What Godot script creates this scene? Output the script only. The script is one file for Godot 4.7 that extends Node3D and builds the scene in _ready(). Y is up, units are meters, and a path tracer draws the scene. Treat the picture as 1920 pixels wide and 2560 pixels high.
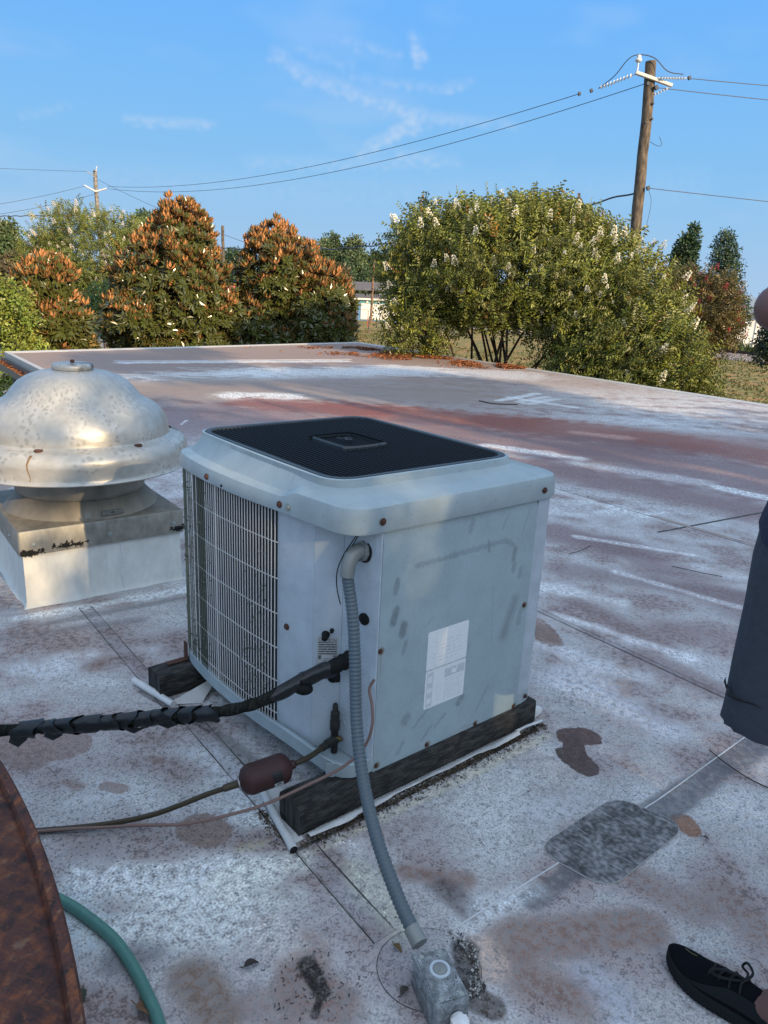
extends Node3D
# A rooftop condensing unit on timbers, seen by someone standing on a weathered white membrane roof.
# x runs right, y up, -z away from the camera; the roof surface is y = 0, the ground lies 3.5 m below.

const GROUND := -3.5
const EXPOSURE := 1.35
const SUN_TO := Vector3(0.61, 0.358, 0.707)
var rng := RandomNumberGenerator.new()
var M := {}


# ---------------------------------------------------------------- mesh building
class MB:
	var v := PackedVector3Array()
	var n := PackedVector3Array()
	var uv := PackedVector2Array()
	var xf := Transform3D()

	func tri(a: Vector3, b: Vector3, c: Vector3, na: Vector3, nb: Vector3, nc: Vector3, ua := Vector2.ZERO, ub := Vector2.ZERO, uc := Vector2.ZERO) -> void:
		if (b - a).cross(c - a).dot(na + nb + nc) > 0.0:
			v.append_array([xf * a, xf * c, xf * b])
			n.append_array([(xf.basis * na).normalized(), (xf.basis * nc).normalized(), (xf.basis * nb).normalized()])
			uv.append_array([ua, uc, ub])
		else:
			v.append_array([xf * a, xf * b, xf * c])
			n.append_array([(xf.basis * na).normalized(), (xf.basis * nb).normalized(), (xf.basis * nc).normalized()])
			uv.append_array([ua, ub, uc])

	func quad(a: Vector3, b: Vector3, c: Vector3, d: Vector3, nn: Vector3, ua := Vector2.ZERO, ub := Vector2.ZERO, uc := Vector2.ZERO, ud := Vector2.ZERO) -> void:
		tri(a, b, c, nn, nn, nn, ua, ub, uc)
		tri(a, c, d, nn, nn, nn, ua, uc, ud)

	# a box with chamfered edges; texture coordinates in metres
	func box(size: Vector3, at: Vector3, bev := 0.0, turn := Basis()) -> void:
		var h := size / 2.0
		var was := xf
		xf = xf * Transform3D(turn, at)
		for i in 3:
			var j := (i + 1) % 3
			var k := (i + 2) % 3
			for s in [-1.0, 1.0]:
				var e := Vector3.ZERO
				e[i] = s
				var p: Array[Vector3] = []
				var t: Array[Vector2] = []
				for q in [[-1.0, -1.0], [1.0, -1.0], [1.0, 1.0], [-1.0, 1.0]]:
					var w := Vector3.ZERO
					w[i] = s * h[i]
					w[j] = q[0] * (h[j] - bev)
					w[k] = q[1] * (h[k] - bev)
					p.append(w)
					t.append(Vector2(w[j], w[k]) if size[j] >= size[k] else Vector2(w[k], w[j]))
				quad(p[0], p[1], p[2], p[3], e, t[0], t[1], t[2], t[3])
		if bev > 0.0:
			for k in 3:
				var i := (k + 1) % 3
				var j := (k + 2) % 3
				for si in [-1.0, 1.0]:
					for sj in [-1.0, 1.0]:
						var e := Vector3.ZERO
						e[i] = si
						e[j] = sj
						var a := Vector3.ZERO
						a[i] = si * h[i]
						a[j] = sj * (h[j] - bev)
						var b := Vector3.ZERO
						b[i] = si * (h[i] - bev)
						b[j] = sj * h[j]
						var z := Vector3.ZERO
						z[k] = h[k] - bev
						quad(a + z, b + z, b - z, a - z, e.normalized(), Vector2(z[k], 0), Vector2(z[k], 0.01), Vector2(-z[k], 0.01), Vector2(-z[k], 0))
			for sx in [-1.0, 1.0]:
				for sy in [-1.0, 1.0]:
					for sz in [-1.0, 1.0]:
						var m := h - Vector3.ONE * bev
						var e := Vector3(sx, sy, sz).normalized()
						tri(Vector3(sx * h.x, sy * m.y, sz * m.z), Vector3(sx * m.x, sy * h.y, sz * m.z), Vector3(sx * m.x, sy * m.y, sz * h.z), e, e, e)
		xf = was

	# rows of points joined into a skin; neighbouring faces blend where they meet at less than about 40 degrees
	func grid(rows: Array, closed := false, crease := 0.75, flip := false) -> void:
		var R := rows.size()
		var C: int = rows[0].size()
		var W := C if closed else C - 1
		var fn: Array = []
		var total := 0.0
		for i in R - 1:
			var line := PackedVector3Array()
			var mid := Vector3.ZERO
			if closed:
				for q in rows[i]:
					mid += q
				for q in rows[i + 1]:
					mid += q
				mid /= 2.0 * C
			for j in W:
				var a: Vector3 = rows[i][j]
				var b: Vector3 = rows[i][(j + 1) % C]
				var c: Vector3 = rows[i + 1][(j + 1) % C]
				var d: Vector3 = rows[i + 1][j]
				var f := (c - a).cross(d - b)
				if closed:
					total += f.dot((a + b + c + d) / 4.0 - mid)
				line.append(f.normalized())
			fn.append(line)
		var sgn := -1.0 if (total < 0.0 if closed else flip) else 1.0
		var lu := PackedFloat32Array([0.0])
		for j in W:
			lu.append(lu[j] + (rows[0][(j + 1) % C] as Vector3).distance_to(rows[0][j]))
		var lv := 0.0
		for i in R - 1:
			var lw := lv + (rows[i + 1][0] as Vector3).distance_to(rows[i][0])
			for j in W:
				var mine: Vector3 = fn[i][j]
				if mine.is_zero_approx():
					continue
				var ns: Array[Vector3] = []
				for corner in [[0, 0], [0, 1], [1, 1], [1, 0]]:
					var s := Vector3.ZERO
					for di in [corner[0] - 1, corner[0]]:
						for dj in [corner[1] - 1, corner[1]]:
							var ii: int = i + di
							var jj: int = j + dj
							if closed:
								jj = posmod(jj, C)
							if ii < 0 or ii >= R - 1 or jj < 0 or jj >= W:
								continue
							var o: Vector3 = fn[ii][jj]
							if o.dot(mine) > crease:
								s += o
					ns.append(s.normalized() * sgn)
				var jn := (j + 1) % C
				tri(rows[i][j], rows[i][jn], rows[i + 1][jn], ns[0], ns[1], ns[2], Vector2(lu[j], lv), Vector2(lu[j + 1], lv), Vector2(lu[j + 1], lw))
				tri(rows[i][j], rows[i + 1][jn], rows[i + 1][j], ns[0], ns[2], ns[3], Vector2(lu[j], lv), Vector2(lu[j + 1], lw), Vector2(lu[j], lw))
			lv = lw

	func cap(ring: PackedVector3Array, nn: Vector3) -> void:
		var m := Vector3.ZERO
		for p in ring:
			m += p
		m /= ring.size()
		for j in ring.size():
			var a := ring[j]
			var b := ring[(j + 1) % ring.size()]
			tri(m, a, b, nn, nn, nn, Vector2(m.x, m.z), Vector2(a.x, a.z), Vector2(b.x, b.z))

	# a round bar along a line of points; r is one radius or one for each point
	func tube(pts: Array, r, sides := 8, caps := true) -> void:
		var rows := []
		var up := Vector3.ZERO
		for i in pts.size():
			var t: Vector3 = ((pts[mini(i + 1, pts.size() - 1)] as Vector3) - (pts[maxi(i - 1, 0)] as Vector3)).normalized()
			if up == Vector3.ZERO:
				up = Vector3.RIGHT if absf(t.y) > 0.9 else Vector3.UP
			up = (up - t * up.dot(t)).normalized()
			var side := t.cross(up)
			var ring := PackedVector3Array()
			var rr: float = r[i] if r is Array or r is PackedFloat32Array else r
			for k in sides:
				var a := TAU * k / sides
				ring.append((pts[i] as Vector3) + (up * cos(a) + side * sin(a)) * rr)
			rows.append(ring)
		grid(rows, true, 0.6)
		if caps:
			cap(rows[0], ((pts[0] as Vector3) - (pts[1] as Vector3)).normalized())
			cap(rows[-1], ((pts[-1] as Vector3) - (pts[-2] as Vector3)).normalized())

	# a profile of (radius, height) turned round the y axis
	func lathe(profile: Array, seg := 48, crease := 0.8) -> void:
		var rows := []
		for q in profile:
			var ring := PackedVector3Array()
			for k in seg:
				ring.append(Vector3(cos(TAU * k / seg) * q.x, q.y, sin(TAU * k / seg) * q.x))
			rows.append(ring)
		grid(rows, true, crease)

	# an outline in x and z raised from y0 to y1, with a small chamfer at the top
	func slab(poly: PackedVector2Array, y0: float, y1: float, bev := 0.0) -> void:
		var low := PackedVector3Array()
		var mid := PackedVector3Array()
		var top := PackedVector3Array()
		var c := Vector2.ZERO
		for p in poly:
			c += p
		c /= poly.size()
		for p in poly:
			low.append(Vector3(p.x, y0, p.y))
			mid.append(Vector3(p.x, y1 - bev, p.y))
			var q := p.move_toward(c, bev)
			top.append(Vector3(q.x, y1, q.y))
		grid([low, mid, top] if bev > 0.0 else [low, top], true, 0.8)
		var ids := Geometry2D.triangulate_polygon(poly)
		for t in range(0, ids.size(), 3):
			var a := top[ids[t]]
			var b := top[ids[t + 1]]
			var d := top[ids[t + 2]]
			tri(a, b, d, Vector3.UP, Vector3.UP, Vector3.UP, Vector2(a.x, a.z), Vector2(b.x, b.z), Vector2(d.x, d.z))
			a.y = y0
			b.y = y0
			d.y = y0
			tri(a, b, d, Vector3.DOWN, Vector3.DOWN, Vector3.DOWN)

	# one leaf: a folded blade of two or four triangles
	func leaf(base: Vector3, dir: Vector3, side: Vector3, length: float, width: float, fold := 0.25, bend := 0.0) -> void:
		var up := side.cross(dir).normalized()
		var tip := base + dir * length - up * bend * length
		var mid := base + dir * length * 0.5
		var l := mid - side * width * 0.5 + up * fold * width
		var r := mid + side * width * 0.5 + up * fold * width
		var nl := (tip - base).cross(l - base).normalized()
		var nr := (r - base).cross(tip - base).normalized()
		if nl.dot(up) < 0.0:
			nl = -nl
		if nr.dot(up) < 0.0:
			nr = -nr
		tri(base, l, tip, nl, nl, nl, Vector2(0, 0.5), Vector2(0.5, 0), Vector2(1, 0.5))
		tri(base, tip, r, nr, nr, nr, Vector2(0, 0.5), Vector2(1, 0.5), Vector2(0.5, 1))

	func mesh(into: ArrayMesh = null) -> ArrayMesh:
		var arr := []
		arr.resize(Mesh.ARRAY_MAX)
		arr[Mesh.ARRAY_VERTEX] = v
		arr[Mesh.ARRAY_NORMAL] = n
		arr[Mesh.ARRAY_TEX_UV] = uv
		var m := into if into else ArrayMesh.new()
		m.add_surface_from_arrays(Mesh.PRIMITIVE_TRIANGLES, arr)
		return m


# ---------------------------------------------------------------- naming and describing
var taken := {}

func numbered(parent: Node, called: String) -> String:
	var key := str(parent.get_instance_id()) + called
	var k: int = taken.get(key, 0)
	taken[key] = k + 1
	return called if k == 0 else "%s_%03d" % [called, k]

func tag(o: Node, label: String, category: String, group := "") -> Node:
	o.set_meta("label", label)
	o.set_meta("category", category)
	if group:
		o.set_meta("group", group)
	return o

func stuff(o: Node) -> Node:
	o.set_meta("kind", "stuff")
	return o

func structure(o: Node) -> Node:
	o.set_meta("kind", "structure")
	return o

func root(called: String, at := Vector3.ZERO, turn := 0.0, parent: Node = self) -> Node3D:
	var o := Node3D.new()
	o.name = numbered(parent, called)
	parent.add_child(o, true)
	o.position = at
	o.rotation.y = turn
	return o

func put(parent: Node, called: String, m, material: Material, at := Transform3D()) -> MeshInstance3D:
	var o := MeshInstance3D.new()
	o.mesh = m.mesh() if m is MB else m
	o.material_override = material
	o.name = numbered(parent, called)
	parent.add_child(o, true)
	o.transform = at
	return o

func many(parent: Node, called: String, m: Mesh, material: Material, places: Array, tints: Array = []) -> MultiMeshInstance3D:
	var mm := MultiMesh.new()
	mm.transform_format = MultiMesh.TRANSFORM_3D
	mm.use_colors = not tints.is_empty()
	mm.mesh = m
	mm.instance_count = places.size()
	for i in places.size():
		mm.set_instance_transform(i, places[i])
		if tints:
			mm.set_instance_color(i, tints[i])
	var o := MultiMeshInstance3D.new()
	o.multimesh = mm
	o.material_override = material
	o.name = numbered(parent, called)
	parent.add_child(o, true)
	stuff(o)
	return o


# ---------------------------------------------------------------- materials and textures
func nz(freq: float, at := 1, octaves := 3, kind := FastNoiseLite.TYPE_SIMPLEX_SMOOTH) -> FastNoiseLite:
	var f := FastNoiseLite.new()
	f.noise_type = kind
	f.frequency = freq
	f.seed = at
	f.fractal_type = FastNoiseLite.FRACTAL_FBM if octaves > 1 else FastNoiseLite.FRACTAL_NONE
	f.fractal_octaves = octaves
	return f

# a computed colour texture; f(x, y) gives an sRGB colour
func tex(w: int, h: int, f: Callable) -> ImageTexture:
	var b := PackedByteArray()
	b.resize(w * h * 3)
	var i := 0
	for y in h:
		for x in w:
			var c: Color = f.call(x, y)
			b[i] = c.r8
			b[i + 1] = c.g8
			b[i + 2] = c.b8
			i += 3
	return ImageTexture.create_from_image(Image.create_from_data(w, h, false, Image.FORMAT_RGB8, b))

# a noise drawn over an area of the world as bytes, 0 to 255
func drawn(n: FastNoiseLite, px: int, x0: float, z0: float, step: float) -> PackedByteArray:
	n.offset = Vector3(x0 / step, z0 / step, 0)
	n.frequency *= step
	return n.get_image(px, px, false, false, false).get_data()

# lin: a real-world base colour
func mat(lin: Color, rough := 0.7, metal := 0.0, t: Texture2D = null, spec := 0.5) -> StandardMaterial3D:
	var m := StandardMaterial3D.new()
	m.albedo_color = Color(lin.r, lin.g, lin.b).linear_to_srgb()
	m.roughness = rough
	m.metallic = metal
	m.metallic_specular = spec
	m.albedo_texture = t
	m.cull_mode = BaseMaterial3D.CULL_DISABLED
	return m

func world_tex(m: StandardMaterial3D, per_metre: float, own := true) -> StandardMaterial3D:
	m.uv1_triplanar = true
	m.uv1_world_triplanar = not own
	m.uv1_scale = Vector3.ONE * per_metre
	return m

func foliage(lin: Color, rough := 0.5, through := 0.3) -> StandardMaterial3D:
	var m := mat(lin, rough)
	m.vertex_color_use_as_albedo = true
	m.backlight_enabled = true
	m.backlight = Color(through, through, through * 0.6)
	return m

func bumps(freq: float, strength: float, at := 3) -> NoiseTexture2D:
	var t := NoiseTexture2D.new()
	t.width = 512
	t.height = 512
	t.seamless = true
	t.as_normal_map = true
	t.bump_strength = strength
	t.noise = nz(freq, at, 4)
	return t

func with_bumps(m: StandardMaterial3D, t: Texture2D, scale := 1.0) -> StandardMaterial3D:
	m.normal_enabled = true
	m.normal_texture = t
	m.normal_scale = scale
	return m

func sstep(a: float, b: float, x: float) -> float:
	var t := clampf((x - a) / (b - a), 0.0, 1.0)
	return t * t * (3.0 - 2.0 * t)

# how far (x, y) is from the line from (ax, ay) to (bx, by)
func off_line(x: float, y: float, ax: float, ay: float, bx: float, by: float) -> float:
	var dx := bx - ax
	var dy := by - ay
	var t := clampf(((x - ax) * dx + (y - ay) * dy) / maxf(dx * dx + dy * dy, 1e-9), 0.0, 1.0)
	var ex := x - ax - dx * t
	var ey := y - ay - dy * t
	return sqrt(ex * ex + ey * ey)

func make_materials() -> void:
	var fine := nz(0.03, 5, 4)
	var spots := nz(0.012, 9, 3)
	var cell := nz(0.11, 4, 1, FastNoiseLite.TYPE_CELLULAR)
	# oxidised, mottled aluminium of the fan hood
	M.hood_tex = tex(900, 300, func(x: int, y: int) -> Color:
		var a := fine.get_noise_2d(x * 1.6, y * 1.6)
		var b := spots.get_noise_2d(x * 1.1, y * 1.1)
		var dots := cell.get_noise_2d(x * 1.0 + 3.0 * a, y * 1.0 + 3.0 * b)
		var k := 0.72 + 0.05 * a + 0.05 * b
		k -= 0.10 * sstep(-0.62, -0.82, dots) * sstep(-0.15, 0.35, b + 0.4 * a)
		# bare dark metal where the coating has gone, on the rim at the right and behind
		var ang := x * 0.4
		if ang > 180.0:
			ang -= 360.0
		var bare := (1.0 - sstep(0.75, 1.15, absf(ang + 24.0) / 38.0 + 0.5 * b + 0.3 * a)) * (1.0 - sstep(62.0, 84.0, y + 24.0 * b))
		k = lerpf(k, 0.36 + 0.12 * a, 0.85 * bare)
		return Color(k * 1.0, k * 0.99, k * 0.955))
	# wind-blown grime on painted sheet metal
	M.paint_tex = tex(320, 320, func(x: int, y: int) -> Color:
		var a := fine.get_noise_2d(x * 0.8, y * 0.8)
		var b := spots.get_noise_2d(x * 1.3, y * 0.7)
		var k := 0.94 + 0.05 * a + 0.05 * b
		if fine.get_noise_2d(x * 6.0, y * 6.0) > 0.56:
			k -= 0.2
		return Color(k, k, k))
	# scaling rust
	M.rust_tex = tex(512, 512, func(x: int, y: int) -> Color:
		var a := fine.get_noise_2d(x * 1.8, y * 1.0)
		var b := spots.get_noise_2d(x * 2.4, y * 1.2)
		var c := fine.get_noise_2d(x * 6.2, y * 6.2)
		var o := Color(0.29, 0.155, 0.12).lerp(Color(0.46, 0.25, 0.12), sstep(-0.05, 0.45, a + 0.3 * c))
		o = o.lerp(Color(0.11, 0.07, 0.065), sstep(0.05, 0.5, b + 0.5 * c))
		o = o.lerp(Color(0.50, 0.43, 0.36), 0.7 * sstep(0.40, 0.72, -b + 0.35 * a + 0.15 * c))
		o = o.lerp(Color(0.52, 0.30, 0.13), 0.6 * sstep(0.30, 0.6, c - 0.3 * b))
		return o)
	# weathered timber, grain along u
	M.wood_tex = tex(768, 160, func(x: int, y: int) -> Color:
		var a := fine.get_noise_2d(x * 0.25, y * 6.0)
		var b := spots.get_noise_2d(x * 0.8, y * 3.0)
		var k := 0.26 + 0.20 * a + 0.16 * b
		if a > 0.28:
			k *= 0.35
		return Color(k * 1.02, k, k * 0.95))
	M.bark_tex = tex(160, 320, func(x: int, y: int) -> Color:
		var a := fine.get_noise_2d(x * 2.5, y * 0.35)
		var k := 0.78 + 0.45 * a
		return Color(k, k, k))
	M.bump_fine = bumps(0.06, 4.0)
	M.bump_soft = bumps(0.012, 6.0, 8)
	M.bump_rust = bumps(0.03, 9.0, 6)

	M.cap = world_tex(mat(Color(0.37, 0.45, 0.475), 0.42, 0.0, M.paint_tex), 1.3)
	M.panel = with_bumps(mat(Color(0.37, 0.47, 0.50), 0.42), bumps(0.006, 6.0, 14), 0.12)
	M.post = world_tex(mat(Color(0.50, 0.575, 0.63), 0.42, 0.0, M.paint_tex), 1.7)
	M.wire = mat(Color(0.60, 0.60, 0.59), 0.5)
	M.wire_mossy = mat(Color(0.14, 0.16, 0.125), 0.85)
	M.coil = mat(Color(0.012, 0.012, 0.013), 0.7)
	M.black = mat(Color(0.010, 0.011, 0.013), 0.55, 0.0, null, 0.3)
	M.badge = mat(Color(0.035, 0.045, 0.05), 0.5)
	M.screw = mat(Color(0.075, 0.032, 0.02), 0.8)
	M.screw_grey = mat(Color(0.35, 0.38, 0.36), 0.5, 0.6)
	M.rubber = with_bumps(world_tex(mat(Color(0.009, 0.010, 0.010), 0.6, 0.0, null, 0.3), 6.0), M.bump_fine, 0.8)
	M.tape = with_bumps(world_tex(mat(Color(0.008, 0.010, 0.012), 0.38), 5.0), M.bump_soft, 0.7)
	M.foam = with_bumps(world_tex(mat(Color(0.030, 0.032, 0.028), 0.9, 0.0, M.bark_tex, 0.2), 7.0), M.bump_fine, 1.4)
	M.brass = mat(Color(0.13, 0.09, 0.035), 0.5, 0.6)
	M.copper_dark = mat(Color(0.055, 0.043, 0.024), 0.5, 0.3)
	M.valve = with_bumps(world_tex(mat(Color(0.03, 0.03, 0.028), 0.6, 0.3), 9.0), M.bump_fine)
	M.drier = with_bumps(world_tex(mat(Color(0.040, 0.012, 0.011), 0.6), 6.0), M.bump_soft, 0.6)
	M.cord = mat(Color(0.20, 0.125, 0.105), 0.6)
	M.conduit = mat(Color(0.085, 0.115, 0.135), 0.45)
	M.fitting = with_bumps(world_tex(mat(Color(0.25, 0.265, 0.255), 0.55, 0.3), 5.0), M.bump_soft, 0.5)
	M.pvc = mat(Color(0.78, 0.79, 0.79), 0.35)
	M.hose = world_tex(mat(Color(0.085, 0.24, 0.20), 0.45, 0.0, M.paint_tex), 3.0)
	M.wood = mat(Color(0.62, 0.62, 0.62), 0.85, 0.0, M.wood_tex)
	M.wood.uv1_scale = Vector3(1.6, 7.0, 1.0)
	with_bumps(M.wood, M.bump_soft, 1.0)
	M.rust = with_bumps(world_tex(mat(Color(1.0, 1.0, 1.0), 0.75, 0.0, M.rust_tex), 1.5), M.bump_rust, 0.18)
	M.rust_plain = mat(Color(0.075, 0.03, 0.018), 0.85)
	M.hood = with_bumps(mat(Color(0.95, 0.95, 0.94), 0.40, 0.35, M.hood_tex), M.bump_soft, 0.25)
	M.hood.uv1_scale = Vector3(0.324, 1.0, 1.0)
	M.white_membrane = with_bumps(world_tex(mat(Color(0.70, 0.71, 0.70), 0.55, 0.0, M.paint_tex), 1.4), M.bump_soft, 0.8)
	M.leaf_dead = mat(Color(0.16, 0.075, 0.03), 0.7)
	M.leaf_dead.vertex_color_use_as_albedo = true
	M.bark = world_tex(mat(Color(0.13, 0.10, 0.075), 0.9, 0.0, M.bark_tex), 1.2)
	M.bark_red = world_tex(mat(Color(0.085, 0.05, 0.036), 0.85, 0.0, M.bark_tex), 1.5)
	M.pole_wood = world_tex(mat(Color(0.17, 0.135, 0.10), 0.9, 0.0, M.bark_tex), 0.8)
	M.cable = mat(Color(0.055, 0.065, 0.085), 0.6)
	M.steel = mat(Color(0.42, 0.42, 0.42), 0.5, 0.5)
	M.porcelain = mat(Color(0.62, 0.63, 0.62), 0.25)


# ---------------------------------------------------------------- sky
func make_sky() -> ImageTexture:
	var w := 2048
	var h := 1024
	# high thin cloud as strokes in degrees of azimuth and elevation: from, to, half width, strength
	var strokes := [[-8.7, 14.5, -7.4, 13.7, 0.5, 0.5], [-7.4, 13.7, -4.2, 12.8, 0.55, 0.6], [-4.2, 12.8, -1.0, 12.0, 0.45, 0.65], [-1.0, 12.0, 1.1, 11.4, 0.5, 0.8], [1.1, 11.4, -0.3, 10.4, 0.6, 0.9], [-0.3, 10.4, -2.8, 9.0, 0.45, 0.7], [1.1, 11.4, 4.5, 11.3, 0.4, 0.55], [4.5, 11.3, 7.7, 11.2, 0.3, 0.4], [-3.6, 13.6, -0.4, 13.3, 0.3, 0.35], [-0.4, 13.3, 2.8, 13.1, 0.3, 0.45], [2.8, 13.1, 4.2, 13.5, 0.3, 0.5], [0.4, 15.8, 1.1, 14.8, 0.45, 0.8], [-5.0, 15.8, -0.5, 14.9, 0.3, 0.4], [-18.4, 9.9, -13.3, 10.1, 0.28, 0.6], [-10.6, 8.0, 3.7, 8.7, 0.5, 0.3], [-25.1, 9.4, -22.1, 10.3, 0.2, 0.3], [-0.2, 8.9, 2.4, 8.8, 0.5, 0.5], [-7.4, 15.0, -3.7, 14.2, 0.4, 0.3], [-24.0, 6.0, 20.0, 7.5, 1.2, 0.16]]
	var wisp := nz(0.9, 21, 4)
	var cloud_fill_noise := nz(0.05, 33, 4)
	# linear radiance; an added whiter fill overhead and towards the sun brightens the shade
	var data := PackedFloat32Array()
	data.resize(w * h * 3)
	var to_sun := SUN_TO.normalized()
	for y in h:
		var el := 90.0 - (y + 0.5) / h * 180.0
		var e := maxf(el, 0.0)
		var fine_row := el > 0.0 and el < 20.0
		if not fine_row and y % 8:
			for k in w * 3:
				data[y * w * 3 + k] = data[(y - 1) * w * 3 + k]
			continue
		var c := Color(0.665, 0.79, 0.915).lerp(Color(0.545, 0.765, 0.945), sstep(0.0, 9.0, e))
		c = c.lerp(Color(0.445, 0.715, 0.985), sstep(6.0, 19.0, e))
		c = c.lerp(Color(0.40, 0.66, 0.96), sstep(18.0, 60.0, e)).srgb_to_linear()
		var sky_fill_c := Color(0.80, 0.92, 1.08)
		for x in w:
			var az := (x + 0.5) / w * 360.0
			if az > 180.0:
				az -= 360.0
			var fine := fine_row and absf(az) < 32.0
			var at := (y * w + x) * 3
			if not fine and x % 8:
				data[at] = data[at - 3]
				data[at + 1] = data[at - 2]
				data[at + 2] = data[at - 1]
				continue
			var o := c
			if el < 0.0:
				o = Color(0.16, 0.16, 0.14)
			else:
				var cloud := 0.0
				if fine:
					var q := wisp.get_noise_2d(az * 0.6, el * 1.3)
					var r := wisp.get_noise_2d(az * 1.5 + 40.0, el * 2.5)
					var ax := az + 0.8 * q
					var ey := el + 0.35 * r
					for s in strokes:
						if ey > minf(s[1], s[3]) - 2.0 and ey < maxf(s[1], s[3]) + 2.0:
							var d := off_line(ax, ey, s[0], s[1], s[2], s[3]) / float(s[4])
							if d < 1.6:
								cloud = maxf(cloud, float(s[5]) * (1.0 - sstep(0.1, 1.6, d)) * clampf(0.65 + 0.9 * r, 0.0, 1.2))
				var v := cloud_fill_noise.get_noise_2d(az, el * 3.0)
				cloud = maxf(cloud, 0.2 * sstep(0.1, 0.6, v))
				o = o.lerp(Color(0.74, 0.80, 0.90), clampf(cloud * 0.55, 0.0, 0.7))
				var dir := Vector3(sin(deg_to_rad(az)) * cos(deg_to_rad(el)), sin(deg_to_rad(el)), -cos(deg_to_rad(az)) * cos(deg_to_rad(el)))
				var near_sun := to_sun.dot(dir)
				o = o.lerp(sky_fill_c, clampf(0.85 * sstep(20.0, 55.0, e) + 0.75 * sstep(-0.35, 0.8, near_sun), 0.0, 0.92) * (0.92 + 0.2 * v))
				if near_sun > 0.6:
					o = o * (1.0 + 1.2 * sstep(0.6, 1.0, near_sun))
			data[at] = o.r / EXPOSURE
			data[at + 1] = o.g / EXPOSURE
			data[at + 2] = o.b / EXPOSURE
	return ImageTexture.create_from_image(Image.create_from_data(w, h, false, Image.FORMAT_RGBF, data.to_byte_array()))


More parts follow.
